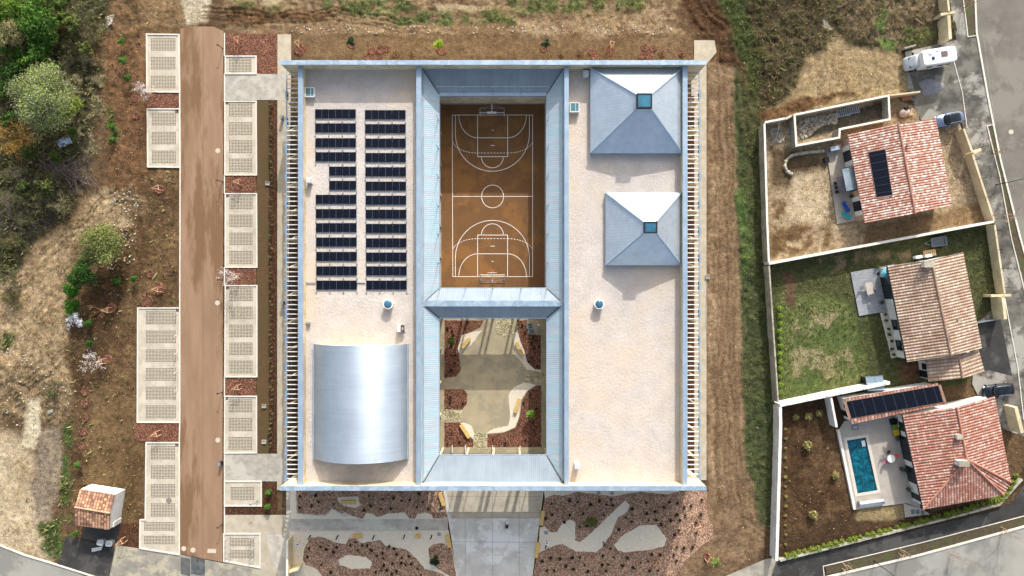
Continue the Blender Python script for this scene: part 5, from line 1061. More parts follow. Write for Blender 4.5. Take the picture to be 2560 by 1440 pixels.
# ---------------------------------------------------------------- garden furniture
def table(px, py, rz, sx, sy, m, label, z=.09, round_=False):
    x, y, _ = W(px, py); t = thing('table', label, 'table', (x, y, z), rz=rz)
    if round_: MB().rings([(0, 0, sx/2-.02, sx/2-.02, .70), (0, 0, sx/2, sx/2, .72), (0, 0, sx/2, sx/2, .745)], 28).build('tabletop', m, t); MB().tube((0, 0, 0), (0, 0, .7), .05, .04, 8).build('pedestal', m, t); MB().disc(0, 0, 0, .28, .03, 16).build('foot', m, t)
    else:
        MB().box(0, 0, .7, sx, sy, .045).build('tabletop', m, t)
        for a in (-1, 1):
            for c in (-1, 1): MB().box(a*(sx/2-.08), c*(sy/2-.08), 0, .06, .06, .7).build('leg', m, t)
    return t
def chair(x, y, rz, m, label, group=None, z=.09):
    t = thing('garden_chair', label, 'chair', (x, y, z), rz=rz, group=group); MB().box(0, 0, .42, .44, .44, .04).build('seat', m, t)
    b = MB(); b.add([(-.2, -.22, .46), (-.2, .22, .46), (-.3, .22, .88), (-.3, -.22, .88), (-.24, -.22, .46), (-.24, .22, .46), (-.34, .22, .88), (-.34, -.22, .88)], [(0, 1, 2, 3), (7, 6, 5, 4), (0, 4, 5, 1), (3, 2, 6, 7), (1, 5, 6, 2), (4, 0, 3, 7)]); b.build('backrest', m, t)
    for a in (-1, 1):
        for c in (-1, 1): MB().tube((a*.18, c*.19, 0), (a*.18, c*.19, .42), .018, .018, 5).build('leg', m, t)
    return t
M_tgrey = pm('table_grey', '6f6a74', '7a7580', 1); M_blk = pm('plastic_black', '17181b')
table(2097, 463, R(-75), 2.3, .95, M_tgrey, 'long grey dining table on the terrace of the top house')
for i, (px, py, a) in enumerate(((2111, 448, 190), (2113, 460, 190), (2115, 473, 190), (2084, 460, 10), (2086, 470, 10), (2088, 481, 10))):
    x, y, _ = W(px, py); chair(x, y, R(a), M_blk, 'black garden chair on the %s side of the long grey table' % ('right' if a > 90 else 'left')+', '+('upper', 'middle', 'lower')[i % 3]+' one')
def lounger(px, py, rz, m, label):
    t = thing('sun_lounger', label, 'sun lounger', (*XY(px, py), .09), rz=rz); b = MB()
    pts = [(-.85, .30), (-.1, .32), (.25, .30), (.85, .62)]
    for (a, za_), (c, zc) in zip(pts, pts[1:]): b.add([(a, -.3, za_), (c, -.3, zc), (c, .3, zc), (a, .3, za_), (a, -.3, za_-.03), (c, -.3, zc-.03), (c, .3, zc-.03), (a, .3, za_-.03)], [(0, 1, 2, 3), (7, 6, 5, 4), (0, 4, 5, 1), (3, 2, 6, 7), (0, 3, 7, 4), (1, 5, 6, 2)])
    b.build('sling', m, t); b = MB()
    for s in (-1, 1): b.path([(-.85, s*.32, .3), (.25, s*.32, .3), (.85, s*.32, .62)], .02)
    b.build('frame', M_galv, t)
    for x in (-.6, .4):
        for s in (-1, 1): MB().tube((x, s*.3, 0), (x, s*.3, .3), .02).build('leg', M_galv, t)
lounger(2111, 518, R(125), pm('sling_blue', '1d4aa0', '24559f', 2), 'royal blue sun lounger on the terrace of the top house'); lounger(2111, 539, R(155), pm('sling_teal', '2a8c94', '2f9aa0', 2), 'teal sun lounger below the blue one on the terrace')
t = thing('outdoor_kitchen', 'grey outdoor cooker with a red gas bottle at the top of the terrace', 'cooker', W(2081, 374, .09), rz=R(12))
MB().box(0, 0, 0, 1.4, .65, .85).build('cabinet', M_galv, t); MB().box(-.1, 0, .85, 1.1, .5, .08).build('cooktop', pm('cook_blue', '9cb0c4', rough=.3), t); MB().rings([(.95, 0, .15, .15, 0), (.95, 0, .15, .15, .45), (.95, 0, .06, .06, .58)], 12).build('gas_bottle', pm('red', 'a3281f'), t)
t = thing('storage_box', 'small black box at the edge of the top terrace', 'box', W(2063, 401, .03), rz=R(10)); MB().box(0, 0, 0, .6, .75, .5).build('box', M_blk, t); MB().box(0, 0, .5, .64, .79, .06).build('lid', M_blk, t)
table(2167, 721, R(-80), 1.75, 1.0, pm('table_cream', 'b5a99e', 'aa9e92', 2), 'cream table in the middle of the grey paved terrace')
for k, (dx, dy, a) in enumerate(((.95, -.1, 180), (-.95, .1, 0))): x, y, _ = W(2167, 721); chair(x+dx, y+dy, R(a), M_tgrey, 'grey chair %s of the cream table on the paved terrace' % ('right', 'left')[k])
t = thing('parasol', 'small turquoise parasol in the upper corner of the paved terrace', 'parasol', W(2195, 684, .09)); b = MB(); n = 10
b.add([(0, 0, 2.3)]+[(.62*math.cos(2*math.pi*i/n), .62*math.sin(2*math.pi*i/n), 2.0) for i in range(n)], [(0, i+1, (i+1) % n+1) for i in range(n)]+[(0, (i+1) % n+1, i+1) for i in range(n)]); b.build('canopy', pm('turquoise', '4b97a6', '57a5b2', 2), t); MB().tube((0, 0, 0), (0, 0, 2.3), .025).build('pole', M_galv, t); MB().disc(0, 0, 0, .2, .08).build('base', M_blk, t)
def pot(px, py, r, label, col='2f4522', z=.08, group=None, crown=.3):
    t = thing('potted_plant', label, 'potted plant', (*XY(px, py), z), group=group); MB().rings([(0, 0, r*.7, r*.7, 0), (0, 0, r, r, .35), (0, 0, r*.9, r*.9, .36)], 12).build('pot', pm('pot_grey', '4a4644', '5b5654', 3), t)
    v, f, c = leafcloud([(0, 0, .35+crown*.7)], [crown], 60, .1, col, '4e6a34', flat=.8); npmesh('foliage', v, f, M_leaf, t, c); return t
# ---------------------------------------------------------------- the wood and scrub on the left
for px, py, r, h, c1, c2, l in (
    (20, 30, 40, 5, '4a6a22', '7d9434', 'bright green leafy tree in the top left corner'), (95, 60, 52, 6, '3a5c22', '5f8430', 'dense green tree second from the top left corner'),
    (110, 10, 34, 5, '44662a', '6f8c3a', 'leafy green tree cut by the top edge left of the brown scrub'), (60, 8, 26, 4, '6c7c3c', '4a6628', 'small yellow-green tree at the top edge'),
    (100, 130, 30, 4.5, '38561f', '547a2c', 'dark green round tree above the big grey-green tree'), (10, 110, 26, 4, '40602a', '6a8238', 'green tree at the left edge above the olive one'),
    (25, 180, 34, 4, '32501e', '4f7230', 'deep green tree at the left edge beside the big grey-green tree'), (150, 15, 20, 3.5, '40541f', '5a6c30', 'low dark green bush at the top edge'),
    (70, 160, 22, 3.5, '4a6a28', '6a8a34', 'small bright green tree left above the big grey-green tree'), (15, 225, 22, 3, '38561f', '4c6e2a', 'small dark green tree at the left edge under the deep green one'),
    (55, 35, 30, 4.5, '44661f', '6c8c2e', 'yellowish green tree between the two top left trees'), (0, 60, 26, 4, '55742a', '7c9434', 'light green tree cut by the left edge near the top'), (125, 95, 22, 4, '3e6020', '587e2a', 'fresh green tree right of the dense green one'), (45, 140, 24, 4, '36561e', '55792c', 'dark green tree just above the big grey-green tree, left one'), (160, 45, 18, 3, '55682c', '6f7c3a', 'dull green bush at the edge of the wood near the top'),
    (185, 60, 22, 3.2, '50602c', '727a42', 'dull olive bush in the scrub at the top of the bank'), (215, 120, 18, 2.6, '5c6632', '7c8448', 'grey-green bush beside the rubble on the bank'), (70, 380, 22, 3, '3c4a22', '5c6832', 'dark bush between the ochre shrub and the metal sheet'), (120, 470, 24, 3, '454e28', '666e3a', 'dark olive bush below the brush pile'), (30, 300, 22, 3, '33501e', '4a6a2a', 'dark green bush just above the ochre shrub'), (60, 470, 22, 3, '3d4824', '5a6434', 'dark bush right of the mauve trees at the left edge'), (180, 330, 14, 1.8, '56682c', '74843c', 'small green bush above the metal sheet'), (140, 390, 16, 2, '4a5a28', '687634', 'small green bush below the metal sheet'),
    (135, 170, 18, 3, '4a6c26', '6b8a34', 'small fresh green bush right above the big grey-green tree')):
    tree(px, py, r, h, c1, c2, l, 'broadleaf_tree', 'tree', leaf=.2, lobes=11, group=None, asym=.75)
tree(33, 88, 42, 5.5, '8a8458', 'a39c6e', 'grey-olive tree with a thin crown near the left edge', 'olive_tree', leaf=.13, c3='5d6838', n=5200, twig=M_barkp, twn=9)
tree(112, 240, 84, 7.5, '8f9672', 'a0a67a', 'big round grey-green tree with yellowish right side on the left bank', 'willow', leaf=.13, n=22000, c3='8aa03c', p3=.3, flat=.6, lobes=16, twig=M_barkp, twn=16, asym=.72)
tree(160, 268, 42, 5, '7f9636', '95a848', 'yellow-green leafy side crown leaning on the big grey-green tree', 'willow', leaf=.13, n=6500, flat=.55, twn=6)
tree(262, 612, 62, 5.2, '6f7f3c', '87924c', 'big olive green bush beside the brown slope', 'bush', 'bush', leaf=.13, n=13000, c3='a09a6c', p3=.25, lobes=13, twig=M_barkp, twn=10)
tree(228, 640, 34, 4, '7a8450', '8f965e', 'pale green bush left below the big olive bush', 'bush', 'bush', leaf=.13, n=4200, c3='9c9668', twig=M_barkp)
tree(208, 688, 40, 4.5, '2c4a1e', '3f6228', 'dark evergreen bush below the olive bushes', 'bush', 'bush', leaf=.13, n=7000, c3='56782c', lobes=8)
tree(180, 728, 24, 3, '3a6c1e', '4f8428', 'vivid green bush left of the dark evergreen bush', 'bush', 'bush', leaf=.12, n=2600)
tree(180, 766, 24, 2.6, '35661c', '4b8026', 'vivid green bush just above the white blossom', 'bush', 'bush', leaf=.12, n=2600)
twiggy(38, 345, 52, 3.6, M_barkr, 'bare ochre yellow shrub at the left edge', 'bare_shrub', 'shrub', 16, 3, 4, .035, ('a5894e', '8f7440', 0), .1, 800, dirx=(-.2, .1))
for px, py, r, h, m, l in ((205, 75, 36, 3.2, M_barkp, 'bare pale scrub right of the green trees at the top'), (175, 110, 26, 2.6, M_barkp, 'small bare scrub between the wood and the track'), (232, 95, 24, 2.4, M_barkp, 'bare scrub beside the rubble at the top of the bank'), (215, 30, 36, 3, M_barkg, 'bare dark scrub at the top edge'),
    (190, 45, 22, 2.6, M_barkp, 'small bare bush at the top left of the bank'), (30, 430, 40, 4, M_barkg, 'bare mauve tree at the left edge below the yellow shrub'), (15, 500, 30, 4, M_barkg, 'bare mauve tree at the left edge above the sandy track'), (85, 500, 40, 3.4, M_bark, 'bare dark thicket left of the sandy track'),
    (60, 545, 30, 3, M_barkg, 'bare grey thicket at the bend of the sandy track'), (150, 515, 34, 2.8, M_barkp, 'bare pale shrub at the edge of the sandy track'), (110, 440, 30, 2.8, M_bark, 'bare brown thicket beside the brush pile'), (20, 690, 32, 2.6, M_barkp, 'bare pale shrub at the left edge of the sand'),
    (20, 745, 26, 2.2, M_bark, 'bare brown shrub at the left edge halfway down'), (25, 600, 30, 3, M_bark, 'bare dark shrub at the left edge under the thicket'), (130, 975, 22, 1.6, M_barkp, 'bare scrub heap at the foot of the sandy bank'), (75, 20, 20, 2.5, M_bark, 'bare twigs between the leafy trees at the top edge')):
    twiggy(px, py, r, h, m, l, 'bare_scrub', 'shrub', 11, 3, 3, .035, ('4a5428', '6a6a3c', 0), .13, 500)
# heap of cut branches
t = thing('brush_pile', 'heap of cut pale branches below the leaning metal sheet', 'branch pile', place_xy := (*XY(158, 415), .1)); out = []
for i in range(220): a = rnd.gauss(.55, .5)*-1; x, y = rnd.gauss(0, 2.0), rnd.gauss(0, .7)-rnd.random(); y -= x*.35; L_ = rnd.uniform(.6, 2.2); out.append((np.array((x, y, rnd.uniform(.1, .7))), np.array((x+L_*math.cos(a), y+L_*math.sin(a), rnd.uniform(.1, .8))), .035, .012))
v_, f_ = segs(out); npmesh('branches', v_, f_, M_barkg, t)
# small round evergreen shrubs and saplings on the brown slopes
for px, py, r, h, l in ((306, 105, 13, 1.5, 'small green shrub, topmost of three on the brown strip'), (308, 152, 15, 1.6, 'small green shrub, middle of three on the brown strip'), (320, 197, 13, 1.5, 'small dark green shrub, lowest of three on the brown strip'), (296, 704, 15, 1.6, 'dark round shrub below the big olive bush'),
    (336, 697, 13, 1.5, 'leafy green shrub right of the dark round one'), (223, 808, 14, 1.4, 'dark shrub right of the white blossom on the slope'), (224, 859, 12, 1.3, 'small dark shrub above the blossom tree with the stakes'), (196, 1162, 11, 1.2, 'small green shrub above the tiled shelter'), (187, 1335, 10, 1.2, 'small green shrub just below left of the shelter'),
    (672, 1232, 11, 1.2, 'green shrub, upper one in the L-shaped bed'), (670, 1267, 11, 1.2, 'green shrub, lower one in the L-shaped bed'), (282, 318, 12, 1.3, 'narrow green bush on the edge of the bank'), (282, 350, 10, 1.0, 'grey-green low bush on the edge of the bank')):
    tree(px, py, r, h, '2f5a20' if 'dark' in l else '44702a', '4c7428' if 'dark' in l else '5f8c34', l, 'shrub', 'shrub', leaf=.1, n=700, lobes=5, twn=3, flat=.9)
for px, py, r, h, c1, c2, l in ((1109-12, 112, 15, 2.6, '8fa83a', 'a3bc48', 'lime green sapling in the lawn above the sports court'), (877, 105, 13, 3.0, '26402a', '38543a', 'dark green young conifer in the lawn above the solar panels'), (1364, 110, 13, 3.0, '2a4230', '3c5640', 'dark green young conifer in the lawn right of the lime sapling'),
    (1128, 852, 14, 2.0, '647a38', '7c9048', 'sparse green shrub in the upper left courtyard bed'), (1327, 1034, 15, 2.0, '6f9038', '88a84a', 'bright green shrub in the lower right courtyard bed'), (1476, 1306, 19, 1.8, '5f6c38', '77804a', 'soft green shrub in the chip bed right of the forecourt'), (1087, 1400, 15, 1.6, '22381c', '304a26', 'dark green spiky shrub in the rounded chip bed'),
    (1788, 1402, 17, 2.6, '7c8a48', '8f9c56', 'pale green sapling tied to stakes at the bottom right of the school')):
    tree(px, py, r, h, c1, c2, l, 'sapling' if 'sapling' in l or 'conifer' in l else 'shrub', 'young tree' if 'sapling' in l or 'conifer' in l else 'shrub', leaf=.11, n=1100, lobes=6, twn=5, flat=1.0)
def staked(px, py, rz, label, kind, spread=17, z=1.5, dx=-.45, dy=.35):
    """young tree held by three wooden stakes with cross bars"""
    t = thing('staked_tree', label, 'young tree', W(px, py), rz=rz); T = [(.55, .3), (.55, -.35), (-.3, 0)]
    for x, y in T: MB().tube((x, y, 0), (x*1.05, y*1.05, z), .045, .04, 6).build('stake', M_stake, t)
    for (a, b_) in ((T[0], T[2]), (T[1], T[2]), (T[0], T[1]))[:3]: MB().tube((a[0]*1.05, a[1]*1.05, z-.1), (b_[0]*1.05, b_[1]*1.05, z-.1), .04, .04, 5).build('cross_bar', M_stake, t)
    out = []; r = spread*.055
    grow((.1, 0, 0), (-.05, .02, 1), 1.6, .035, 0, out, bend=.03)
    for i in range(8): a = i*2.4; grow((0, 0, 1.3+.1*i), (math.cos(a)*.9, math.sin(a)*.9, .8), r*.9, .014, 2, out, 3, .5, .15)
    v_, f_ = segs(out); npmesh('branches', v_, f_, M_barkp if kind != 'bare' else pm('bark_rust', '8a6248', '9c7458', 4), t)
    if kind == 'blossom':
        tips = np.array([o[1] for o in out[6:]]); nb = 700; P = tips[rng.choice(len(tips), nb)]+rng.normal(size=(nb, 3))*.1; V, Fq, Cq = leafcloud([(0, 0, 0)], [.02], nb, .075, 'd8d2d0', 'c9b9b6', holes=False); npmesh('blossom', V+np.repeat(P, 4, 0)[:len(V)], Fq, M_leaf, t, Cq)
    return t
for a in ((398, 473, .2, 'bare staked tree in a mulch ring, upper one left of the road', 'bare', 12), (397, 723, 0, 'bare staked tree in a mulch ring above the wide parking bay', 'bare', 14), (272, 775, .1, 'bare reddish staked tree with a spreading fan of twigs beside the vivid bushes', 'bare', 24), (258, 902, .1, 'white blossoming staked tree on the brown slope', 'blossom', 26),
    (380, 235, -.2, 'pale blossoming staked tree between the two upper left bays', 'blossom', 20), (592, 690, 0, 'white blossoming staked tree in the bed right of the road', 'blossom', 22), (393, 1083, .3, 'bare staked tree in the bed between the two lower left bays', 'bare', 10), (308, 1350, .5, 'bare staked tree beside the dark asphalt of the shelter', 'bare', 8),
    (602, 110, 1.9, 'bare staked tree in the top bed right of the road', 'bare', 14), (596, 457, 0, 'bare staked tree in the bed between the second and third right bays', 'bare', 14), (594, 968, .3, 'bare staked tree in the bed above the lowest long right bay', 'bare', 14), (752, 120, 1.9, 'bare staked tree at the left end of the lawn above the school', 'bare', 9),
    (1526, 122, 1.4, 'bare staked tree at the right end of the lawn above the school', 'bare', 8), (1636, 1402, .6, 'bare staked tree in the big chip bed near the bottom', 'bare', 8), (1737, 1312, 0, 'bare staked tree in the sunlit tip of the chip bed', 'bare', 8), (1766, 1393, .6, 'bare stakes in a bark ring beside the bottom sapling', 'bare', 5)): staked(*a)
for i, (px, py, r) in enumerate(((187, 803, 18),)): twiggy(px, py, r, 2.4, M_barkp, 'pure white blossoming bush beside the vivid green bushes', 'blossom_bush', 'bush', 9, 2, 3, .02, ('e2e4e6', 'd2d6da', 1), .1, 1500)
# bare street trees on the verges
for px, py, l in ((2397, 1397, 'bare street tree at the middle of the lower verge'), (2268, 1388, 'bare street tree on the left part of the lower verge'), (2528, 1335, 'bare street tree at the right end of the lower verge'), (2505, 378, 'bare street tree on the long verge of the right street, upper one'), (2537, 543, 'bare street tree on the long verge of the right street, lower one'), (2425, 10, 'bare street tree at the top of the right street'), (2118+6, 1425, 'small bare street tree at the left end of the lower verge')):
    t = twiggy(px, py, 17, 3.6, M_barkp, l, 'street_tree', 'tree', 5, 2, 3, .035, lowz=1.2, thin=.4)
    for s in (0, 1, 2): MB().tube((.5*math.cos(s*2.1), .5*math.sin(s*2.1), 0), (.5*math.cos(s*2.1), .5*math.sin(s*2.1), 1.6), .04, .035, 6).build('stake', M_stake, t)
for px, py, l in ((1905-40, 20, 'leaning bare shrub on the dark track at the top'),): pass
# hedge plants, flower bed plants: one small plant built, then copied
def plantlet(name, label, cat, c1, c2, r, h, n, leaf, grp, spiky=False):
    t = thing(name, label, cat, (0, 0, 0), group=grp); V, Fq, Cq = leafcloud([(0, 0, h*.5)], [r], n, leaf, c1, c2, h/r/2, .2, holes=False, up=.0 if spiky else .3, elong=2.6 if spiky else 1.6); npmesh('foliage', V, Fq, M_leaf, t, Cq); return t
def scatter(proto, pts, labels, zf=None, sc=(.75, 1.25)):
    for i, (px, py) in enumerate(pts):
        x, y, _ = W(px, py); l = labels if isinstance(labels, str) else labels[i]; z = zf if zf is not None else gz(x, y)
        if i == 0: o_ = proto; o_.location = (x, y, z); o_['label'] = l
        else: s = rnd.uniform(*sc); dup(proto, (x, y, z), rnd.uniform(0, 6.2), s, l)
def inpoly(poly, n, mind, avoid=()):
    P = np.array(poly); out = []; k = 0
    while len(out) < n and k < 20000:
        k += 1; x, y = rnd.uniform(P[:, 0].min(), P[:, 0].max()), rnd.uniform(P[:, 1].min(), P[:, 1].max())
        if sdist(np.array([x]), np.array([y]), poly)[0] > 4 and all(sdist(np.array([x]), np.array([y]), a)[0] < -4 for a in avoid) and all(math.hypot(x-a, y-b) > mind for a, b in out): out.append((x, y))
    return out
# hedge strip by the pavement: stakes and young plants
for i, y in enumerate(range(258, 1130, 13)):
    pass
hp = thing('hedge_plant', 'young bare hedge plant in the narrow dark mulch strip along the school', 'hedge plant', (0, 0, 0), group='young hedge plants along the pavement')
MB().tube((0, 0, 0), (.05, .02, 1.0), .025, .018, 5).build('stem', M_stake, hp); V, Fq, Cq = leafcloud([(0, 0, .5)], [.3], 60, .08, '4a4a2c', '6b6a40', holes=False); npmesh('foliage', V, Fq, M_leaf, hp, Cq)
scatter(hp, [(681+rnd.uniform(-3, 3), 256+11.8*i+rnd.uniform(-3, 3)) for i in range(74)], 'young bare hedge plant in the narrow dark mulch strip along the school', .06)
gp = plantlet('garden_plant', '', 'plant', '1c2014', '3a3c26', .24, .35, 70, .09, 'low garden plants in the chip beds', True)
bedL = [(762, 1367), (777, 1344), (835, 1358), (872, 1347), (950, 1352), (1015, 1374), (1062, 1424), (1130, 1440), (815, 1440), (757, 1400)]; isl = [(840, 1380), (935, 1380), (935, 1428), (840, 1428)]
ptsL = inpoly(bedL, 34, 12, [isl])
scatter(gp, ptsL, 'small dark plant dotted over the lower left front bed', .08)
gp2 = dup(gp, (0, 0, 0), label='x'); pts2 = inpoly([(741, 1230), (1108, 1230), (1112, 1278), (745, 1280)], 20, 18, [[(838, 1240), (905, 1240), (905, 1275), (838, 1275)]]); scatter(gp2, pts2, 'small dark plant in the shaded bed along the front wall left of the forecourt', .085)
gp3 = dup(gp, (0, 0, 0), label='x'); bedR = [(1362, 1242), (1700, 1242), (1765, 1240), (1776, 1320), (1690, 1430), (1340, 1435), (1356, 1300)]
av = [[(1345, 1300), (1440, 1296), (1445, 1350), (1560, 1245), (1580, 1260), (1500, 1385), (1345, 1385)], [(1528, 1362), (1560, 1330), (1640, 1305), (1670, 1365), (1560, 1385)]]
scatter(gp3, inpoly(bedR, 72, 15, av), 'small dark plant dotted over the big chip bed right of the forecourt', .075)
gp4 = dup(gp, (0, 0, 0), label='x'); pts = []
for q, l in YB: pts += inpoly(q, 9 if len(q) > 9 else 4, 10)
scatter(gp4, pts, 'small dark plant in the courtyard mulch beds', .07, (.6, 1.0))
hs = plantlet('hedge_shrub', '', 'shrub', '66782e', '8c983c', .55, .9, 420, .1, 'round shrubs of the hedge along the black pavement')
L_ = [(1966, 1387), (2150, 1341), (2330, 1294), (2440, 1262), (2500, 1245), (2548, 1175)]; pts = []
for (a, b_) in zip(L_, L_[1:]):
    d = math.hypot(b_[0]-a[0], b_[1]-a[1]); n = int(d/15)
    pts += [(a[0]+(b_[0]-a[0])*i/n+rnd.uniform(-2, 2), a[1]+(b_[1]-a[1])*i/n+rnd.uniform(-2, 2)) for i in range(n)]
scatter(hs, pts, 'yellow-green shrub in the hedge row along the black pavement', None, (.7, 1.15))
sg = plantlet('grass_clump', '', 'garden plant', '8c8450', 'a09a68', .5, .7, 260, .1, 'ornamental grasses in the mulched garden', True)
LL = ('left one of three pale grass clumps at the top of the mulched garden', 'middle one of three pale grass clumps at the top of the mulched garden', 'right one of three pale grass clumps at the top of the mulched garden', 'large pale clump in the upper middle of the mulched garden', 'pale clump on the shaded right side of the mulched garden', 'pale clump at the lower end of the mulched garden')
scatter(sg, [(1987, 1042), (2018, 1040), (2045, 1032), (2016, 1112), (2086, 1186), (2030, 1284)], LL, None, (1.0, 1.5))
ws = dup(sg, (0, 0, 0), sc=.5, label='x', group='small plants along the tall white wall'); scatter(ws, [(1963+rnd.uniform(-1, 1), 1072+i*24) for i in range(13)], 'small pale plant at the foot of the tall white garden wall', None, (.4, .6))
ls = plantlet('lawn_shrub', '', 'shrub', '6c8a34', '8c9c3c', .45, .8, 200, .1, 'young shrubs along the left edge of the green lawn')
scatter(ls, [(1947+(i % 3), 770+i*19) for i in range(12)], 'young yellow-green shrub beside the retaining wall of the green lawn', None, (.7, 1.1))
nl = plantlet('lawn_plant', '', 'plant', '5a6a2c', '7a8438', .3, .4, 110, .08, 'small plants in mulch rings above the school')
scatter(nl, [(990, 134), (1031, 134), (1403, 135), (1450, 133), (1655, 133), (1705, 134)], ['small green plant ringed by mulch above the school, %s' % s for s in ('left pair, left one', 'left pair, right one', 'middle pair, left one', 'middle pair, right one', 'right pair, left one', 'right pair, right one')], None, (.9, 1.2))
# mulch rings
M_ring = MATS['mulch_red']
k = 0
for px, py, r in ((398, 475, 13), (399, 722, 16), (366, 752, 18), (280, 770, 13), (270, 900, 14), (750, 125, 15), (880, 112, 11), (930, 128, 12), (952, 124, 12), (920, 143, 10), (944, 143, 12), (968, 123, 9), (990, 135, 10), (1031, 135, 9), (1103, 125, 14), (1360, 122, 10), (1403, 136, 8), (1450, 134, 9), (1478, 130, 9), (1488, 142, 11), (1524, 127, 13), (1612, 120, 11), (1632, 122, 10), (1604, 140, 10), (1622, 140, 12), (1655, 133, 10), (1705, 133, 10), (336, 247, 10), (340, 291, 10), (376, 686, 10), (262, 716, 7), (214, 978, 12), (214, 1010, 12), (212, 1045, 11), (208, 1080, 11), (205, 1115, 10), (1768, 1392, 12)):
    x, y, _ = W(px, py); b = MB(); n = 22; rr = r/17.07; v = []
    for q, z in ((1.0, .02), (.82, .13), (.6, .06), (.3, .05)):
        for i in range(n): a = 2*math.pi*i/n; e = rr*q*(1+rnd.uniform(-.09, .09)); v.append((x+e*math.cos(a), y+e*math.sin(a), gz(x, y)+z+rnd.uniform(-.02, .02)))
    f = [(c*n+i, c*n+(i+1) % n, (c+1)*n+(i+1) % n, (c+1)*n+i) for c in range(3) for i in range(n)]+[tuple(range(3*n, 4*n))]
    b.add(v, f); o_ = b.build('mulch_ring', M_ring, smooth=True); tag(o_, 'round red-brown mulch ring in the '+('lawn above the school' if py < 160 and px > 700 else 'brown slope left of the road' if px < 450 else 'earth at the bottom right'), 'mulch ring', 'mulch rings', 'structure')
# ---- ground cover nobody could count
def cover(name, label, dens, c1, c2, size, hgt, maxn, mask, c3=None, p3=.2):
    P = rng.random((maxn*3, 2)); xs = -78+156*P[:, 0]; ys = -44.5+89*P[:, 1]; ii = np.clip(((ys-gy[0])/CELL).round().astype(int), 0, ny-1); jj = np.clip(((xs-gx[0])/CELL).round().astype(int), 0, nx-1)
    keep = rng.random(len(xs)) < dens[ii, jj]*mask[ii, jj]; xs, ys, ii, jj = (a[keep][:maxn] for a in (xs, ys, ii, jj)); n = len(xs); zs = Z[ii, jj]
    a = rng.random(n)*6.283; s = size*(.5+rng.random(n)); h = hgt*(.4+rng.random(n)); dx, dy = np.cos(a)*s, np.sin(a)*s; lx, ly = rng.normal(size=n)*h*.7, rng.normal(size=n)*h*.7
    B0 = np.stack([xs-dx, ys-dy, zs], 1); B1 = np.stack([xs+dx, ys+dy, zs], 1); T1 = np.stack([xs+dx*.4+lx, ys+dy*.4+ly, zs+h], 1); T0 = np.stack([xs-dx*.4+lx, ys-dy*.4+ly, zs+h], 1)
    V = np.stack([B0, B1, T1, T0], 1).reshape(-1, 3); c = mixcol(c1, c2, np.clip(rng.random(n)*.7+.4*N2[ii, jj]+.2, 0, 1))*(.7+.6*rng.random(n))[:, None]
    if c3: m_ = rng.random(n) < p3; c[m_] = L3(c3)
    return tag(npmesh(name, V, np.arange(4*n).reshape(-1, 4), M_leaf, None, np.repeat(c, 4, 0)), label, 'grass', kind='stuff')
inn = (hm < -6)
left = (PX < 460); right = (PX > 1750)
gfield = np.clip(GR, 0, 1)*(.45+.9*(N2 > .0))
cover('scrub_grass', 'rough olive grass and undergrowth in the wood on the left', gfield, '565a2e', '7c7a48', .10, .30, 52000, (inn & left).astype(float), '9a9064', .25)
cover('grass', 'green and yellow grass of the lawn, the banks and the field edges', np.clip(GR-.35, 0, 1)*1.4*(.35+.9*(N2 > -.1)), '3c5426', '68742f', .07, .17, 62000, (inn & (right | (PY < 90))).astype(float), '8c8650', .2)
o_ = cover('earth_clods', 'small clods and straw on the bare earth', np.clip(AMP0*9, .25, 1), '8a6c46', '6a4e30', .06, .07, 42000, (inn & (GR < .5) & ((PX < 460) | (PX > 1760) | (PY < 95))).astype(float), 'c8b48c', .25); o_['category'] = 'earth clods'
scrubR = (sdist(PX, PY, [(1880, -60), (2390, -60), (2400, 110), (2110, 90), (1990, 240), (1900, 280), (1870, 130)]) > 0)
cover('dry_scrub', 'dry brown scrub covering the vacant plot at the upper right', np.clip(GR, 0, 1), '6a5a40', '8a7654', .07, .42, 34000, (inn & scrubR).astype(float), '56602c', .2)
# stones lying about
def stones(name, label, pts, s0, s1, c1='9a9080', c2='c4bbaa'):
    n = len(pts); V = []; Fq = []; C_ = []
    cube = np.array([(-1, -1, -.6), (1, -1, -.6), (1, 1, -.6), (-1, 1, -.6), (-.7, -.7, .6), (.7, -.7, .6), (.7, .7, .6), (-.7, .7, .6)]); fq = np.array([(0, 3, 2, 1), (4, 5, 6, 7), (0, 1, 5, 4), (1, 2, 6, 5), (2, 3, 7, 6), (3, 0, 4, 7)])
    for i, (x, y, z) in enumerate(pts):
        s = rnd.uniform(s0, s1); a = rnd.uniform(0, 6.28); q = cube*(1+rng.normal(size=(8, 3))*.16)*s*np.array((1, rnd.uniform(.6, 1), .7)); c_, s_ = math.cos(a), math.sin(a); q = np.stack([q[:, 0]*c_-q[:, 1]*s_+x, q[:, 0]*s_+q[:, 1]*c_+y, q[:, 2]+z], 1)
        V.append(q); Fq.append(fq+8*i); C_.append(np.repeat(mixcol(c1, c2, np.array([rnd.random()])), 8, 0))
    return tag(npmesh(name, np.concatenate(V), np.concatenate(Fq), M_leaf, None, np.concatenate(C_)), label, 'stones', kind='stuff')
def gpts(poly, n, dz=.03): return [(*XY(a, b_), gz(*XY(a, b_))+dz) for a, b_ in inpoly(poly, n, 0)]
stones('rubble', 'pile of pale rubble stones in the walled pit beside the top house', gpts([(1993, 300), (2045, 285), (2100, 280), (2095, 310), (2050, 320), (2010, 355), (1995, 345)], 420)+gpts([(1920, 320), (1955, 312), (1965, 360), (1925, 362)], 160)+gpts([(1966, 320), (1985, 310), (1985, 355), (1968, 350)], 60), .08, .24)
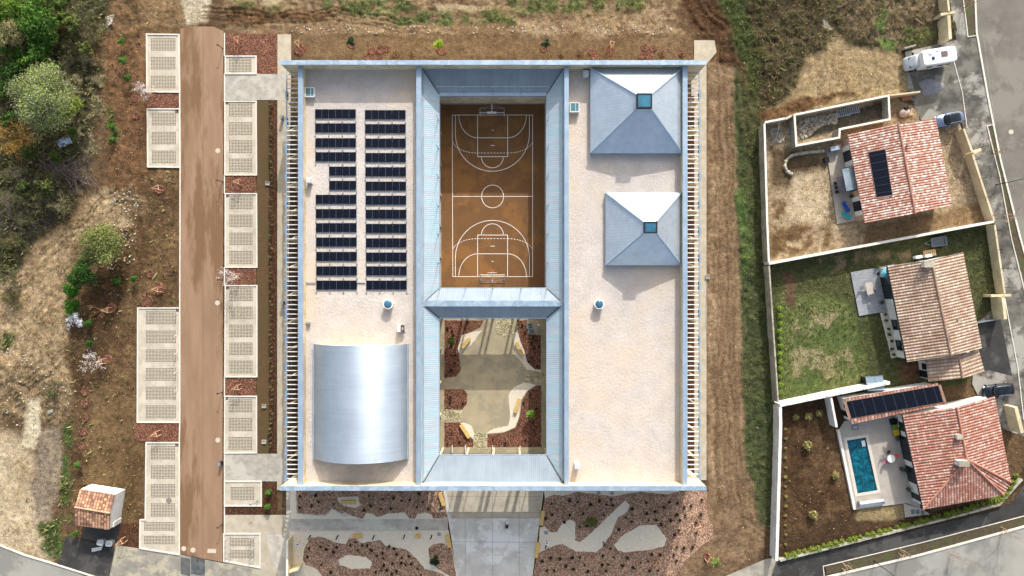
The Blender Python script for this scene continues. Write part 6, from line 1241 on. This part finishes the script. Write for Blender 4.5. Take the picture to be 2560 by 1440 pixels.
stones('loose_stones', 'loose pale stones scattered on the bare earth', gpts([(720, 60), (1690, 60), (1690, 92), (720, 88)], 160)+gpts([(340, 560), (360, 480), (290, 470), (270, 500)], 60)+gpts([(0, 850), (190, 950), (170, 1050), (0, 1080)], 90)+gpts([(260, 40), (292, 30), (285, 60), (262, 85)], 110)+gpts([(240, 560), (350, 540), (340, 660), (250, 700)], 90), .05, .15, 'a89c86', 'd8d0c0')
# low curved wall of stacked stones
pts = [(2058, 378), (2040, 379), (2020, 381), (2000, 384), (1982, 388), (1970, 395), (1963, 405), (1961, 416), (1965, 428), (1972, 434), (1980, 436)]; P = []
for a, b_ in zip(pts, pts[1:]):
    n = int(math.hypot(b_[0]-a[0], b_[1]-a[1])/4)+1; P += [(*XY(a[0]+(b_[0]-a[0])*i/n, a[1]+(b_[1]-a[1])*i/n), zz) for i in range(n) for zz in (.12, .3)]
q = stones('stone_wall', 'low curved dry stone wall in the sandy top garden', P, .18, .27, 'b0a894', 'cfc8b6'); q['category'] = 'wall'; del q['kind']
# ---------------------------------------------------------------- small things on the site
M_yst = pm('bench_stone', 'c8a868', 'b89858', 2.5, bump=.15)
def bench(px, py, rz, L, label, wd=.55, h=.45):
    t = thing('bench', label, 'bench', W(px, py), rz=rz, group='yellow benches'); b = MB(); b.rings([(0, 0, L/2-.03, wd/2-.03, h-.1), (0, 0, L/2, wd/2, h-.08), (0, 0, L/2, wd/2, h), (0, 0, L/2-.02, wd/2-.02, h+.02)], 24, 12); b.build('seat', M_yst, t)
    for s in (-1, 1): MB().box(s*(L/2-.25), 0, 0, .22, wd-.12, h-.1).build('leg', M_yst, t)
for a in ((1165, 857, R(50), 1.9, 'yellow bench in the upper left of the courtyard'), (1298, 872, R(-65), 2.2, 'yellow bench in the upper right of the courtyard'), (1293, 1013, R(72), 2.2, 'yellow bench on the curving gravel in the lower right of the courtyard'), (1163, 1077, R(-57), 2.3, 'yellow bench in the lower left of the courtyard'),
    (872, 1254, 0, 2.2, 'yellow bench on the gravel island in the upper left front bed'), (895, 1338, 0, 1.4, 'short yellow bench between the black bollards on the left gravel'), (1046, 1338, 0, .8, 'yellow cube seat between the black bollards on the left gravel'), (1105, 1246, R(-72), 2.0, 'yellow bench at the left edge of the forecourt touching the front wall'),
    (1122, 1350, R(-78), 2.0, 'yellow bench at the left edge of the forecourt beside the red bag'), (1355, 1293, R(80), 2.2, 'yellow bench at the right edge of the forecourt, upper one'), (1343, 1373, R(80), 2.3, 'yellow bench at the right edge of the forecourt, lower one')): bench(*a)
for i, (px, py) in enumerate(((777, 1338), (846, 1338), (936, 1338), (1012, 1337), (1080, 1337), (1508, 1354), (1364, 1360))):
    l = ['leftmost', 'second from the left', 'middle', 'second from the right', 'rightmost'][i]+' of five black bollards in a row on the left gravel' if i < 5 else ('black bollard on the branching gravel walk', 'black bollard beside the small sign right of the forecourt')[i-5]
    t = thing('bollard', l, 'bollard', (*XY(px, py), .06), group='black path bollards'); MB().box(0, 0, 0, .12, .12, .85).build('post', M_blk, t); b = MB(); b.box(-.02, -.12, .85, .16, .5, .06, -.5); b.build('head', M_blk, t)
for px, py, l in ((1042, 1320, 'black square drain cover on the grey walk left of the forecourt'), (1411, 1305, 'black square drain cover on the gravel walk right of the forecourt')): o_ = MB().box(*XY(px, py), .07, .42, .42, .035).build('drain_cover', M_blk); tag(o_, l, 'drain cover')
for px, py, l in ((1098, 1335, 'grey square access cover on the left gravel'), (1365, 1331, 'grey square access cover on the right gravel'), (785, 1231, 'grey square access cover by the front wall left of the forecourt'), (1496, 1231, 'left grey access cover by the front wall right of the forecourt'), (1530, 1233, 'right grey access cover by the front wall right of the forecourt')):
    t = thing('access_cover', l, 'access cover', (*XY(px, py), .08)); MB().wall([(-.25, -.25), (.25, -.25), (.25, .25), (-.25, .25)], .05, 0, .035, True).build('frame', M_galv, t); MB().box(0, 0, 0, .45, .45, .02).build('lid', pm('lid_grey', '8f938c', '80847e', 3), t)
for px, py, l in ((545, 377, 'upper round pale manhole cover in the brown road'), (544, 757, 'middle round pale manhole cover in the brown road'), (545, 1100, 'lower round pale manhole cover in the brown road'), (460, 1371, 'left of two round manhole covers at the bottom of the brown road'), (483, 1375, 'right of two round manhole covers at the bottom of the brown road'), (2527, 330, 'round manhole cover in the right street')):
    b = MB(); b.disc(*XY(px, py), .05, .36, .025, 28); o_ = b.build('manhole_cover', pm('cover_pale', 'c0b5a2', 'b0a592', 4)); tag(o_, l, 'manhole cover', 'round manhole covers')
o_ = MB().box(*XY(530, 1377), .05, 1.25, .6, .03, -.05).build('access_cover', MATS['cover_pale']); tag(o_, 'rectangular pale cover at the bottom of the brown road', 'access cover')
b = MB(); b.disc(*XY(423, 1251), .07, .42, .02, 24); tag(b.build('manhole_cover', pm('cover_dark', '6f6c62', '7b786e', 4)), 'dark round manhole cover in the bottom left parking bay', 'manhole cover')
for px, py, l in ((443, 279, 'second left bay'), (568, 257, 'second right bay'), (569, 489, 'third right bay'), (569, 719, 'long right bay'), (566, 995, 'right bay above the lower entrance path'), (445, 775, 'wide left bay'), (443, 1112, 'bottom left bay')):
    t = thing('drain_grate', 'small black drain grate in the corner of the '+l, 'drain grate', (*XY(px, py), .072), group='corner drain grates'); MB().wall([(-.2, -.2), (.2, -.2), (.2, .2), (-.2, .2)], .04, 0, .03, True).build('frame', M_blk, t)
    b = MB(); [b.box(-.15+.06*i, 0, 0, .03, .36, .02) for i in range(6)]; b.build('bars', M_blk, t)
# lamp posts, slim and dark
def lamp(px, py, h, label, m=M_blk, arm=(-.35, 0), L=.6):
    x, y, _ = W(px, py); t = thing('street_lamp', label, 'lamp post', (x, y, max(0, gz(x, y)))); MB().tube((0, 0, 0), (0, 0, h), .06, .035, 8).build('pole', m, t); MB().disc(0, 0, 0, .12, .1, 10).build('base', m, t)
    a = np.array((*arm, 0.)); b = MB(); b.tube((0, 0, h-.05), tuple(a+(0, 0, h)), .035, .03, 6); b.build('arm', m, t); b = MB(); b.box(a[0]*1.0, a[1]*1.0, h-.03, L*.6, .2, .07, math.atan2(arm[1], arm[0])); b.build('lamp_head', m, t)
lb = None
for px, py, l in ((439, 690, 'slim dark light post beside the road above the wide parking bay'), (438, 460, 'slim dark light post left of the road beside the third right bay'), (557, 122, 'slim dark light post at the top right kerb of the brown road'), (557, 455, 'slim dark light post on the kerb above the third right bay'), (557, 700, 'slim dark light post on the kerb above the long right bay'), (557, 980, 'slim dark light post on the kerb above the lowest long right bay'), (557, 1310, 'slim dark light post on the kerb above the bicycle bay')):
    if lb is None:
        lb = thing('light_post', l, 'light post', (0, 0, 0), group='slim light posts along the brown road'); MB().tube((0, 0, 0), (0, 0, 1.5), .05, .05, 8).build('pole', M_blk, lb); MB().box(-.08, 0, 1.5, .34, .14, .07).build('lamp_head', M_blk, lb); MB().disc(0, 0, 0, .1, .03, 10).build('base', M_blk, lb); o_ = lb
    else: o_ = dup(lb, (0, 0, 0), label=l)
    o_.location = (*XY(px, py), .07); o_['label'] = l
lamp(644, 1252, 1.8, 'slim grey lamp post in the corner of the single bay', M_galv)
lamp(2490, 462, 6.0, 'tall dark street lamp with a long arm over the right street', arm=(3.6, .5), L=.9); lamp(2185, 1402, 6.0, 'tall dark street lamp with a long arm over the lower street', arm=(2.6, -1.9), L=.9)
# low barriers in the wide bay, bicycle hoops in the bottom bay
for i, y in enumerate((795, 845, 890, 936, 982)):
    for j in range(1):
        t = thing('parking_barrier', 'low %s folding barrier at the road end of the wide bay, %s' % ('grey' if i == 0 else 'red and white', ('topmost', 'second', 'middle', 'fourth', 'lowest')[i]), 'parking barrier', (*XY(441, y), .07), rz=R(75), group='parking barriers in the wide bay')
        b = MB(); b.path([(-.5, 0, 0), (-.32, 0, .7), (.32, 0, .7), (.5, 0, 0)], .03, 6); b.build('hoop', M_white if i else M_galv, t); MB().box(0, 0, .68, .34, .07, .07).build('reflector', MATS['red'] if i else M_galv, t)
        for s in (-1, 1): MB().box(s*.5, 0, 0, .14, .14, .03).build('foot', M_galv, t)
hoop = None
for side, x0 in (('left', 571), ('right', 632)):
    for i, y in enumerate((1347, 1361, 1375, 1389, 1402)):
        if hoop is None:
            hoop = thing('bicycle_hoop', 'thin steel bicycle hoop', 'bicycle stand', (0, 0, .07), group='bicycle hoops in the bottom bay'); b = MB(); b.path([(-.4, 0, 0), (-.4, 0, .7), (-.3, 0, .8), (.3, 0, .8), (.4, 0, .7), (.4, 0, 0)], .025, 6); b.build('hoop', M_galv, hoop)
            for s in (-1, 1): MB().disc(s*.4, 0, 0, .07, .015, 10).build('foot', M_galv, hoop)
            o_ = hoop
        else: o_ = dup(hoop, (0, 0, 0))
        o_.location = (*XY(x0, y), .07); o_.rotation_euler = (0, 0, R(40)); o_['label'] = 'thin steel bicycle hoop in the bottom bay, %s row, %s' % (side, ('topmost', 'second from the top', 'middle', 'second from the bottom', 'lowest')[i])
# signs with a blue square
def sign(px, py, rz, label, face, z=1.2):
    t = thing('sign', label, 'sign', (*XY(px, py), .06), rz=rz); MB().tube((0, 0, 0), (0, 0, z), .04, .04, 8).build('post', M_stake, t); b = MB(); b.add([(-.25, -.22, z), (.25, -.22, z), (.25, .22, z+.12), (-.25, .22, z+.12), (-.25, -.22, z-.04), (.25, -.22, z-.04), (.25, .22, z+.08), (-.25, .22, z+.08)], [(0, 1, 2, 3), (7, 6, 5, 4), (0, 4, 5, 1), (1, 5, 6, 2), (2, 6, 7, 3), (3, 7, 4, 0)]); p = b.build('panel', M_white, t)
    b = MB(); b.face([(-.13, -.1, z+.037), (.13, -.1, z+.037), (.13, .12, z+.097), (-.13, .12, z+.097)]); b.build('symbol', face, p)
sign(751, 1353, 0, 'small white sign with a blue square left of the front garden', pm('sign_blue', '20489c')); sign(1366, 1350, 0, 'small white sign with a blue square right of the forecourt', MATS['sign_blue'])
t = thing('bag', 'red and black bag beside the bench at the left edge of the forecourt', 'bag', (*XY(1125, 1367), .07), rz=R(70)); MB().rings([(0, 0, .3, .18, 0), (0, 0, .34, .22, .15), (0, 0, .26, .16, .32), (0, 0, .1, .05, .36)], 14, 3).build('bag_body', MATS['red'], t, smooth=True); MB().box(.1, 0, .28, .12, .3, .06).build('strap', M_blk, t)
# recycling containers and a leaning white board by the shelter
for i, (px, py) in enumerate(((262, 1350), (283, 1352))):
    t = thing('waste_container', ('left', 'right')[i]+' grey waste container below the tiled shelter', 'waste container', (*XY(px, py), .08), rz=R(-12+8*i), group='grey waste containers'); MB().rings([(0, 0, .38, .3, .12), (0, 0, .46, .38, 1.0)], 20, 6).build('body', pm('bin_grey', '7f8589', '8d9397', 2), t); MB().rings([(0, .02, .5, .42, 1.0), (0, 0, .5, .42, 1.06), (0, -.05, .4, .3, 1.18)], 20, 5).build('lid', pm('bin_lid', '9da3a6', '92989b', 2), t)
    for s in (-1, 1): MB().tube((s*.3, -.3, .1), (s*.36, -.3, .1), .1, .1, 10).build('wheel', M_blk, t)
t = thing('white_panel', 'bright white folded panel lying on the asphalt below the waste containers', 'panel', (*XY(247, 1369), .08), rz=R(14)); MB().add([(-.9, -.3, .3), (.5, -.35, .25), (.8, .2, .55), (-.5, .3, .75), (-.9, -.3, .26), (.5, -.35, .21), (.8, .2, .51), (-.5, .3, .71)], [(0, 1, 2, 3), (7, 6, 5, 4), (0, 4, 5, 1), (1, 5, 6, 2), (2, 6, 7, 3), (3, 7, 4, 0)]).build('panel', M_white, t); MB().add([(.5, -.35, .25), (1.0, .3, .3), (.8, .2, .56)], [(0, 1, 2), (2, 1, 0)]).build('flap', M_white, t); MB().tube((0, 0, 0), (0, 0, .4), .04).build('prop', M_galv, t)
# crumpled metal sheet on the bank
n = 9; v = []; 
for i in range(n):
    for j in range(5): v.append(((i/(n-1)-.5)*2.1, (j/4-.5)*1.1+rnd.uniform(-.05, .05)*(j in (0, 4)), .35+rnd.uniform(-.09, .09)))
b = MB(); b.add(v, [(i*5+j, (i+1)*5+j, (i+1)*5+j+1, i*5+j+1) for i in range(n-1) for j in range(4)]); o_ = b.build('metal_sheet', pm('sheet_blue', 'b4bfc8', '8f9ca8', 2.5, c3='4b4f52', big=1.4), origin=(0, 0, 0)); o_.location = (*XY(167, 357), .25); o_.rotation_euler = (R(8), 0, R(22)); m_ = o_.modifiers.new('thickness', 'SOLIDIFY'); m_.thickness = .02; tag(o_, 'crumpled pale blue metal sheet lying in the scrub', 'metal sheet')
o_ = MB().box(*XY(127, 1029), .1, .7, .45, .12, .4).build('stone_slab', M_conc); tag(o_, 'pale grey slab on the foot of the bank', 'slab')
b = MB(); x, y = XY(432, 88*0+1); 
# utility boxes in the strips
for px, py, l in ((670, 459, 'grey utility pit beside the third right bay'), (661, 1015, 'upper pale inspection box in the dry lawn strip'), (661, 1104, 'lower pale inspection box in the dry lawn strip'), (1768, 693, 'pale inspection box right of the school')):
    t = thing('inspection_box', l, 'inspection box', (*XY(px, py), .03)); MB().wall([(-.28, -.24), (.28, -.24), (.28, .24), (-.28, .24)], .07, 0, .22, True).build('frame', M_conc, t); MB().box(0, 0, .02, .5, .4, .12).build('lid', pm('lid_grey', '8f938c'), t)
b = MB(); b.path([(*XY(1768, 700), .06), (*XY(1763, 780), .05), (*XY(1766, 860), .05)], .04, 6); tag(b.build('ground_pipe', M_galv), 'thin grey pipe along the pavement right of the school', 'pipe')
for px, py, l in ((708, 296, 'upper'), (710, 757, 'middle'), (555, 1156, 'roadside')):
    t = thing('control_box', 'small %s grey box %s' % (l, 'at the left pavement edge' if px > 600 else 'on the kerb of the brown road'), 'utility box', (*XY(px, py), .06)); MB().box(0, 0, 0, .35, .45, .9).build('cabinet', pm('cab_box', '5d6668', '6b7476', 2) if px > 600 else M_blk, t); MB().box(0, 0, .9, .4, .5, .05).build('lid', M_galv, t)
# courtyard: meter covers in the top right corner, dark planter lights
for px, py, w_, l in ((1324, 815, .85, 'upper glass floor hatch in the courtyard corner'), (1329, 829, .75, 'lower glass floor hatch in the courtyard corner')):
    t = thing('floor_hatch', l, 'floor hatch', (*XY(px, py), .075)); MB().wall([(-w_/2, -.35), (w_/2, -.35), (w_/2, .35), (-w_/2, .35)], .06, 0, .1, True).build('frame', M_galv, t); MB().box(0, 0, .01, w_-.05, .65, .05).build('grating', pm('hatch_dark', '4f5a54', '5b665f', 3), t)
b = MB(); b.tube((*XY(1346, 812), .04), (*XY(1346, 812), .9), .14, .14, 12); tag(b.build('vent_pipe', M_white), 'white vent pipe in the top right corner of the courtyard', 'pipe')
# goals with basketball hoops
def goal(px, py, s, label):
    t = thing('goal', label, 'goal', (*XY(px, py), .05), rz=0 if s > 0 else math.pi)
    b = MB(); hw_ = 1.75
    b.path([(-hw_, -.1, 0), (-hw_, -.1, 2.0), (hw_, -.1, 2.0), (hw_, -.1, 0)], .05, 8); b.build('goal_frame', M_white, t)
    b = MB()
    for q in (-1, 1): b.path([(q*hw_, -.1, 2.0), (q*hw_, .55, 2.0), (q*hw_, 1.0, .05), (q*hw_, -.1, .05)], .03, 6)
    b.path([(-hw_, 1.0, .05), (hw_, 1.0, .05)], .03, 6); b.path([(-hw_, .55, 2.0), (-hw_*.5, .72, 2.03), (0, .78, 2.05), (hw_*.5, .72, 2.03), (hw_, .55, 2.0)], .03, 6); b.build('net_frame', M_galv, t)
    b = MB(); b.tube((0, 1.1, 0), (0, .9, 3.0), .07, .06, 8); b.tube((0, .9, 3.0), (0, -.35, 3.0), .05, .05, 8); b.build('mast', M_white, t)
    b = MB(); b.box(0, -.4, 2.7, 1.3, .05, .9); bb = b.build('backboard', M_white, t)
    b = MB(); b.path([(.22*math.cos(a), -.68+.22*math.sin(a), 2.9) for a in np.linspace(0, 2*math.pi, 17)], .02, 5); b.build('hoop', pm('hoop_orange', 'c05a28'), bb)
goal(1231, 289, 1, 'white goal with basketball board at the upper end of the court'); goal(1232, 690, -1, 'white goal with basketball board at the lower end of the court')
# pots and daybed
pot(2201, 756, .3, 'potted plant on the paved terrace near the big window'); pot(2190, 668, .2, 'small pot in the upper corner of the paved terrace'); pot(2112, 427, .22, 'potted plant by the wall of the top house, upper one'); pot(2125, 492, .25, 'potted plant by the wall of the top house, lower one')
for i, (px, py) in enumerate(((2210, 786), (2212, 801), (2218, 822), (2220, 836), (2226, 852), (2226, 872), (2231, 886))): pot(px, py, .2, 'small pot in the gravel strip of the middle house, %s' % ('first from the top', 'second from the top', 'third from the top', 'fourth from the top', 'fifth from the top', 'sixth from the top', 'last')[i], group='pots along the middle house', crown=.22)
for px, py, l in ((2250, 1170, 'left of two dark bushy pots by the pool house windows'), (2261, 1174, 'right of two dark bushy pots by the pool house windows'), (2267, 1221, 'dark bushy pot near the lower corner of the pool terrace'), (2240, 1095, 'dark bushy pot beside the yellow daybed')): pot(px, py, .3, l, '1f2c1c', .12, crown=.42)
t = thing('daybed', 'black daybed with yellow and green cushions by the pool house', 'daybed', (*XY(2234, 1070), .12), rz=R(-80)); MB().box(0, 0, .18, 2.1, .95, .14).build('base', M_tgrey, t); MB().box(.55, 0, .32, .85, .8, .16).build('cushion', pm('yellow', 'c8a818', 'b89a14', 3), t); MB().box(-.35, 0, .32, .75, .8, .14).build('cushion', pm('cush_green', '6f8a34', '5d7a2c', 3), t); MB().box(0, .5, .3, 2.1, .1, .45).build('backrest', M_alu, t)
for a in (-1, 1):
    for c in (-1, 1): MB().box(a*.95, c*.4, 0, .07, .07, .18).build('leg', M_alu, t)
t = thing('armchair', 'black armchair above the yellow daybed', 'armchair', (*XY(2228, 1052), .12), rz=R(-80)); MB().box(0, 0, .15, .8, .8, .25).build('seat', M_blk, t); MB().box(0, .36, .4, .8, .12, .4).build('backrest', M_blk, t); [MB().box(s*.38, -.05, .4, .1, .7, .2).build('armrest', M_blk, t) for s in (-1, 1)]
table(2220, 1143, 0, 1.15, 1.15, M_rw, 'round white table on the pool terrace', .12, True)
for px, py, a, m, l in ((2235, 1138, 200, pm('chair_coral', 'c4504a', 'd05c54', 2), 'coral red chair right of the round white table'), (2210, 1153, 40, pm('chair_magenta', 'a83a78', 'b84888', 2), 'magenta chair below the round white table'), (2217, 1128, -80, pm('chair_plum', '4a3440', '58404c', 2), 'dark plum chair above the round white table'), (2205, 1138, 0, pm('chair_grey', '77737a', '858188', 2), 'grey chair left of the round white table')): chair(*XY(px, py), R(a), m, l, z=.12)
t = thing('pool_hatch', 'grey technical hatch on the pool terrace under the solar wing', 'floor hatch', (*XY(2136, 1068), .12), rz=R(8)); MB().wall([(-.4, -.3), (.4, -.3), (.4, .3), (-.4, .3)], .06, 0, .05, True).build('frame', M_alu, t); MB().box(0, 0, 0, .74, .54, .03).build('lid', M_galv, t)
# garden shed with a sloped solar roof, heat pumps, air units
x, y, _ = W(2172, 954); t = thing('log_shelter', 'small dark shelter with a tilted solar panel roof at the foot of the green lawn', 'shed', (x, y, 0), rz=R(4))
MB().add([(-1.25, -.95, 1.9), (1.25, -.95, 1.9), (1.25, .95, 1.5), (-1.25, .95, 1.5)], [(0, 1, 2, 3)]).build('underside', M_alu, t)
b = MB(); b.face([(-1.25, -.95, 1.98), (1.25, -.95, 1.98), (1.25, .95, 1.58), (-1.25, .95, 1.58)], [(0, 0), (1, 0), (1, 1), (0, 1)]); b.build('solar_panel', pv_mat('pv_grey', 24, 2, '6c7c88', 'a9b4bc'), t)
b = MB(); b.wall([(-1.28, -.98), (1.28, -.98)], .05, 1.85, 2.0); b.wall([(-1.28, .98), (1.28, .98)], .05, 1.45, 1.6); b.build('rim', M_galv, t); MB().box(-.2, 0, 0, 1.9, 1.5, 1.4).build('wall', M_alu, t)
for a in (-1, 1):
    for c in (-1, 1): MB().box(a*1.15, c*.85, 0, .08, .08, 1.5 if c > 0 else 1.85).build('leg', M_alu, t)
for px, py, l in ((2289, 643, 'left white heat pump above the middle house'), (2313, 640, 'right white heat pump above the middle house')):
    t = thing('heat_pump', l, 'heat pump', (*XY(px, py), .05), rz=R(10), group='heat pumps of the middle house'); MB().box(0, 0, .08, .95, .4, .75).build('casing', M_white, t); b = MB(); b.tube((.15, -.2, .46), (.15, -.24, .46), .28, .28, 18); b.build('fan_grille', M_blk, t); [MB().box(s*.35, 0, 0, .1, .4, .08).build('foot', M_galv, t) for s in (-1, 1)]
for px, py, l, m, s in ((2106, 283, 'ladder-like pale scaffold frame lying in the rubble pit', M_galv, 1), (2130, 276, 'upper pale scaffold frame lying in the rubble pit', M_galv, 1), (2265, 284, 'wooden pallet on the paving above the top house', M_wood, .8), (2322, 633, 'pallet of pale planks above the middle house', M_wood, .9), (2265, 246, 'brown board leaning by the cream wall', pm('board', '9c7458'), .7)):
    t = thing('pallet' if 'pallet' in l else 'board_stack' if 'board' in l else 'scaffold_frame', l, 'pallet' if 'pallet' in l else 'boards' if 'board' in l else 'scaffold', (*XY(px, py), .1), rz=R(11)); 
    for i in range(7): MB().box((-.9+.3*i)*s, 0, .08, .1 if m is M_galv else .2, 1.0*s, .04).build('slat' if m is not M_galv else 'rung', m, t)
    for q in (-1, 1): MB().box(0, q*.48*s, 0, 2.0*s, .08, .08).build('bearer', m, t)
b = MB(); b.rings([(0, 0, .9, .7, 0), (.1, 0, .7, .55, .25), (0, .1, .3, .25, .5)], 16); t = thing('covered_pile', 'pile of goods under a pale tarpaulin above the top house', 'covered pile', (*XY(2258, 283), .2), rz=R(12)); b.build('tarpaulin', pm('tarp', 'a39488', 'b8aca2', 1.5, bump=.5), t, smooth=True); MB().box(.2, .5, .1, .5, .4, .5).build('crate', M_blk, t)
# heap of gravel on the driveway
nn_ = 26; v = [(0, 0, .38)]; f = []
for j, (q, z) in enumerate(((.3, .34), (.6, .2), (.85, .09), (1.0, .0))):
    for i in range(nn_): a = 2*math.pi*i/nn_; e = q*(1+.12*math.sin(3*a+1)+.08*math.sin(5*a)+rnd.uniform(-.03, .03)); v.append((1.75*e*math.cos(a), 1.2*e*math.sin(a), z+rnd.uniform(-.02, .02)))
f = [(0, 1+i, 1+(i+1) % nn_) for i in range(nn_)]+[(1+j*nn_+i, 1+(j+1)*nn_+i, 1+(j+1)*nn_+(i+1) % nn_, 1+j*nn_+(i+1) % nn_) for j in range(3) for i in range(nn_)]
b = MB(); b.add(v, f); o_ = b.build('gravel_heap', pm('gravel_heap', '8b8d90', '707276', 6, bump=.7, bscale=14), origin=(0, 0, 0), smooth=True); o_.location = (*XY(2327, 218), .07); tag(o_, 'low heap of grey gravel on the driveway below the motorhome', 'gravel heap')
# small gas tank cover / patches of stepping stones at the lowest house
for i, (px, py) in enumerate(((2281, 1279), (2293, 1279), (2306, 1281))): o_ = MB().box(*XY(px, py), .08, .5, .6, .05, .2).build('stepping_stone', pm('slate', '5c636a', '6a7178', 3)); tag(o_, ('left', 'middle', 'right')[i]+' slate stepping stone below the lowest house', 'stepping stone', 'slate stepping stones')
# ---------------------------------------------------------------- the person on the forecourt
t = thing('person', 'person in black clothes with dark hair walking across the grey forecourt', 'person', (*XY(1267, 1309), .09), rz=R(120))
me = bpy.data.meshes.new('body'); J = {}
def V3(*a): return a
vs = [(0, 0, .95), (0, 0, 1.15), (0.01, 0, 1.38), (.02, 0, 1.48), (.03, 0, 1.56), (.04, 0, 1.66), (.03, 0, 1.74), (0, .19, 1.40), (-.02, .26, 1.12), (.1, .27, .9), (.15, .27, .82), (0, -.19, 1.40), (.0, -.26, 1.12), (-.06, -.27, .88), (-.05, -.27, .79), (.01, .09, .88), (.16, .1, .5), (.12, .1, .09), (.28, .1, .04), (-.01, -.09, .88), (-.06, -.1, .5), (-.28, -.1, .12), (-.16, -.1, .04)]
es = [(0, 1), (1, 2), (2, 3), (3, 4), (4, 5), (5, 6), (2, 7), (7, 8), (8, 9), (9, 10), (2, 11), (11, 12), (12, 13), (13, 14), (0, 15), (15, 16), (16, 17), (17, 18), (0, 19), (19, 20), (20, 21), (21, 22)]
rs = [(.15, .18), (.13, .16), (.12, .17), (.06, .06), (.07, .065), (.1, .085), (.08, .07), (.065, .065), (.05, .05), (.035, .035), (.03, .03), (.065, .065), (.05, .05), (.035, .035), (.03, .03), (.09, .09), (.065, .065), (.045, .045), (.035, .04), (.09, .09), (.065, .065), (.045, .045), (.035, .04)]
me.from_pydata(vs, es, []); pb_ = link(bpy.data.objects.new('body', me), t); sk = pb_.modifiers.new('skin', 'SKIN'); ss = pb_.modifiers.new('smooth', 'SUBSURF'); ss.levels = ss.render_levels = 2
for i, r_ in enumerate(rs): me.skin_vertices[0].data[i].radius = r_
me.skin_vertices[0].data[0].use_root = True; me.materials.append(pm('cloth_black', '101114', '191a1e', 4))
MB().rings([(.03, 0, .105, .1, 1.58), (.02, 0, .12, .115, 1.68), (.02, 0, .1, .095, 1.76), (.02, 0, .04, .04, 1.79)], 16).build('hair', pm('hair_dark', '17110e', '221a15', 8), t, smooth=True)
MB().rings([(.1, 0, .05, .06, 1.54), (.125, 0, .045, .065, 1.6), (.12, 0, .05, .065, 1.67)], 12).build('face', pm('skin', 'b98a70'), t, smooth=True)
for s in (-1, 1):
    x0_, z0_ = (.15, .80) if s > 0 else (-.05, .77); b = MB(); b.rings([(x0_, s*.27, .035, .02, z0_-.07), (x0_, s*.27, .045, .022, z0_-.03), (x0_, s*.27, .03, .02, z0_+.02)], 8)
    for k in range(4): b.tube((x0_-.03+.02*k, s*.27, z0_-.06), (x0_-.02+.02*k, s*.265, z0_-.13-.01*(k in (1, 2))), .009, .007, 5)
    b.tube((x0_+.04, s*.27, z0_-.02), (x0_+.065, s*.25, z0_-.07), .01, .008, 5); b.build('hand', MATS['skin'], t)
MB().rings([(-.14, 0, .06, .14, 1.05), (-.17, 0, .09, .16, 1.2), (-.14, 0, .06, .13, 1.42)], 14, 3).build('backpack', M_blk, t, smooth=True)
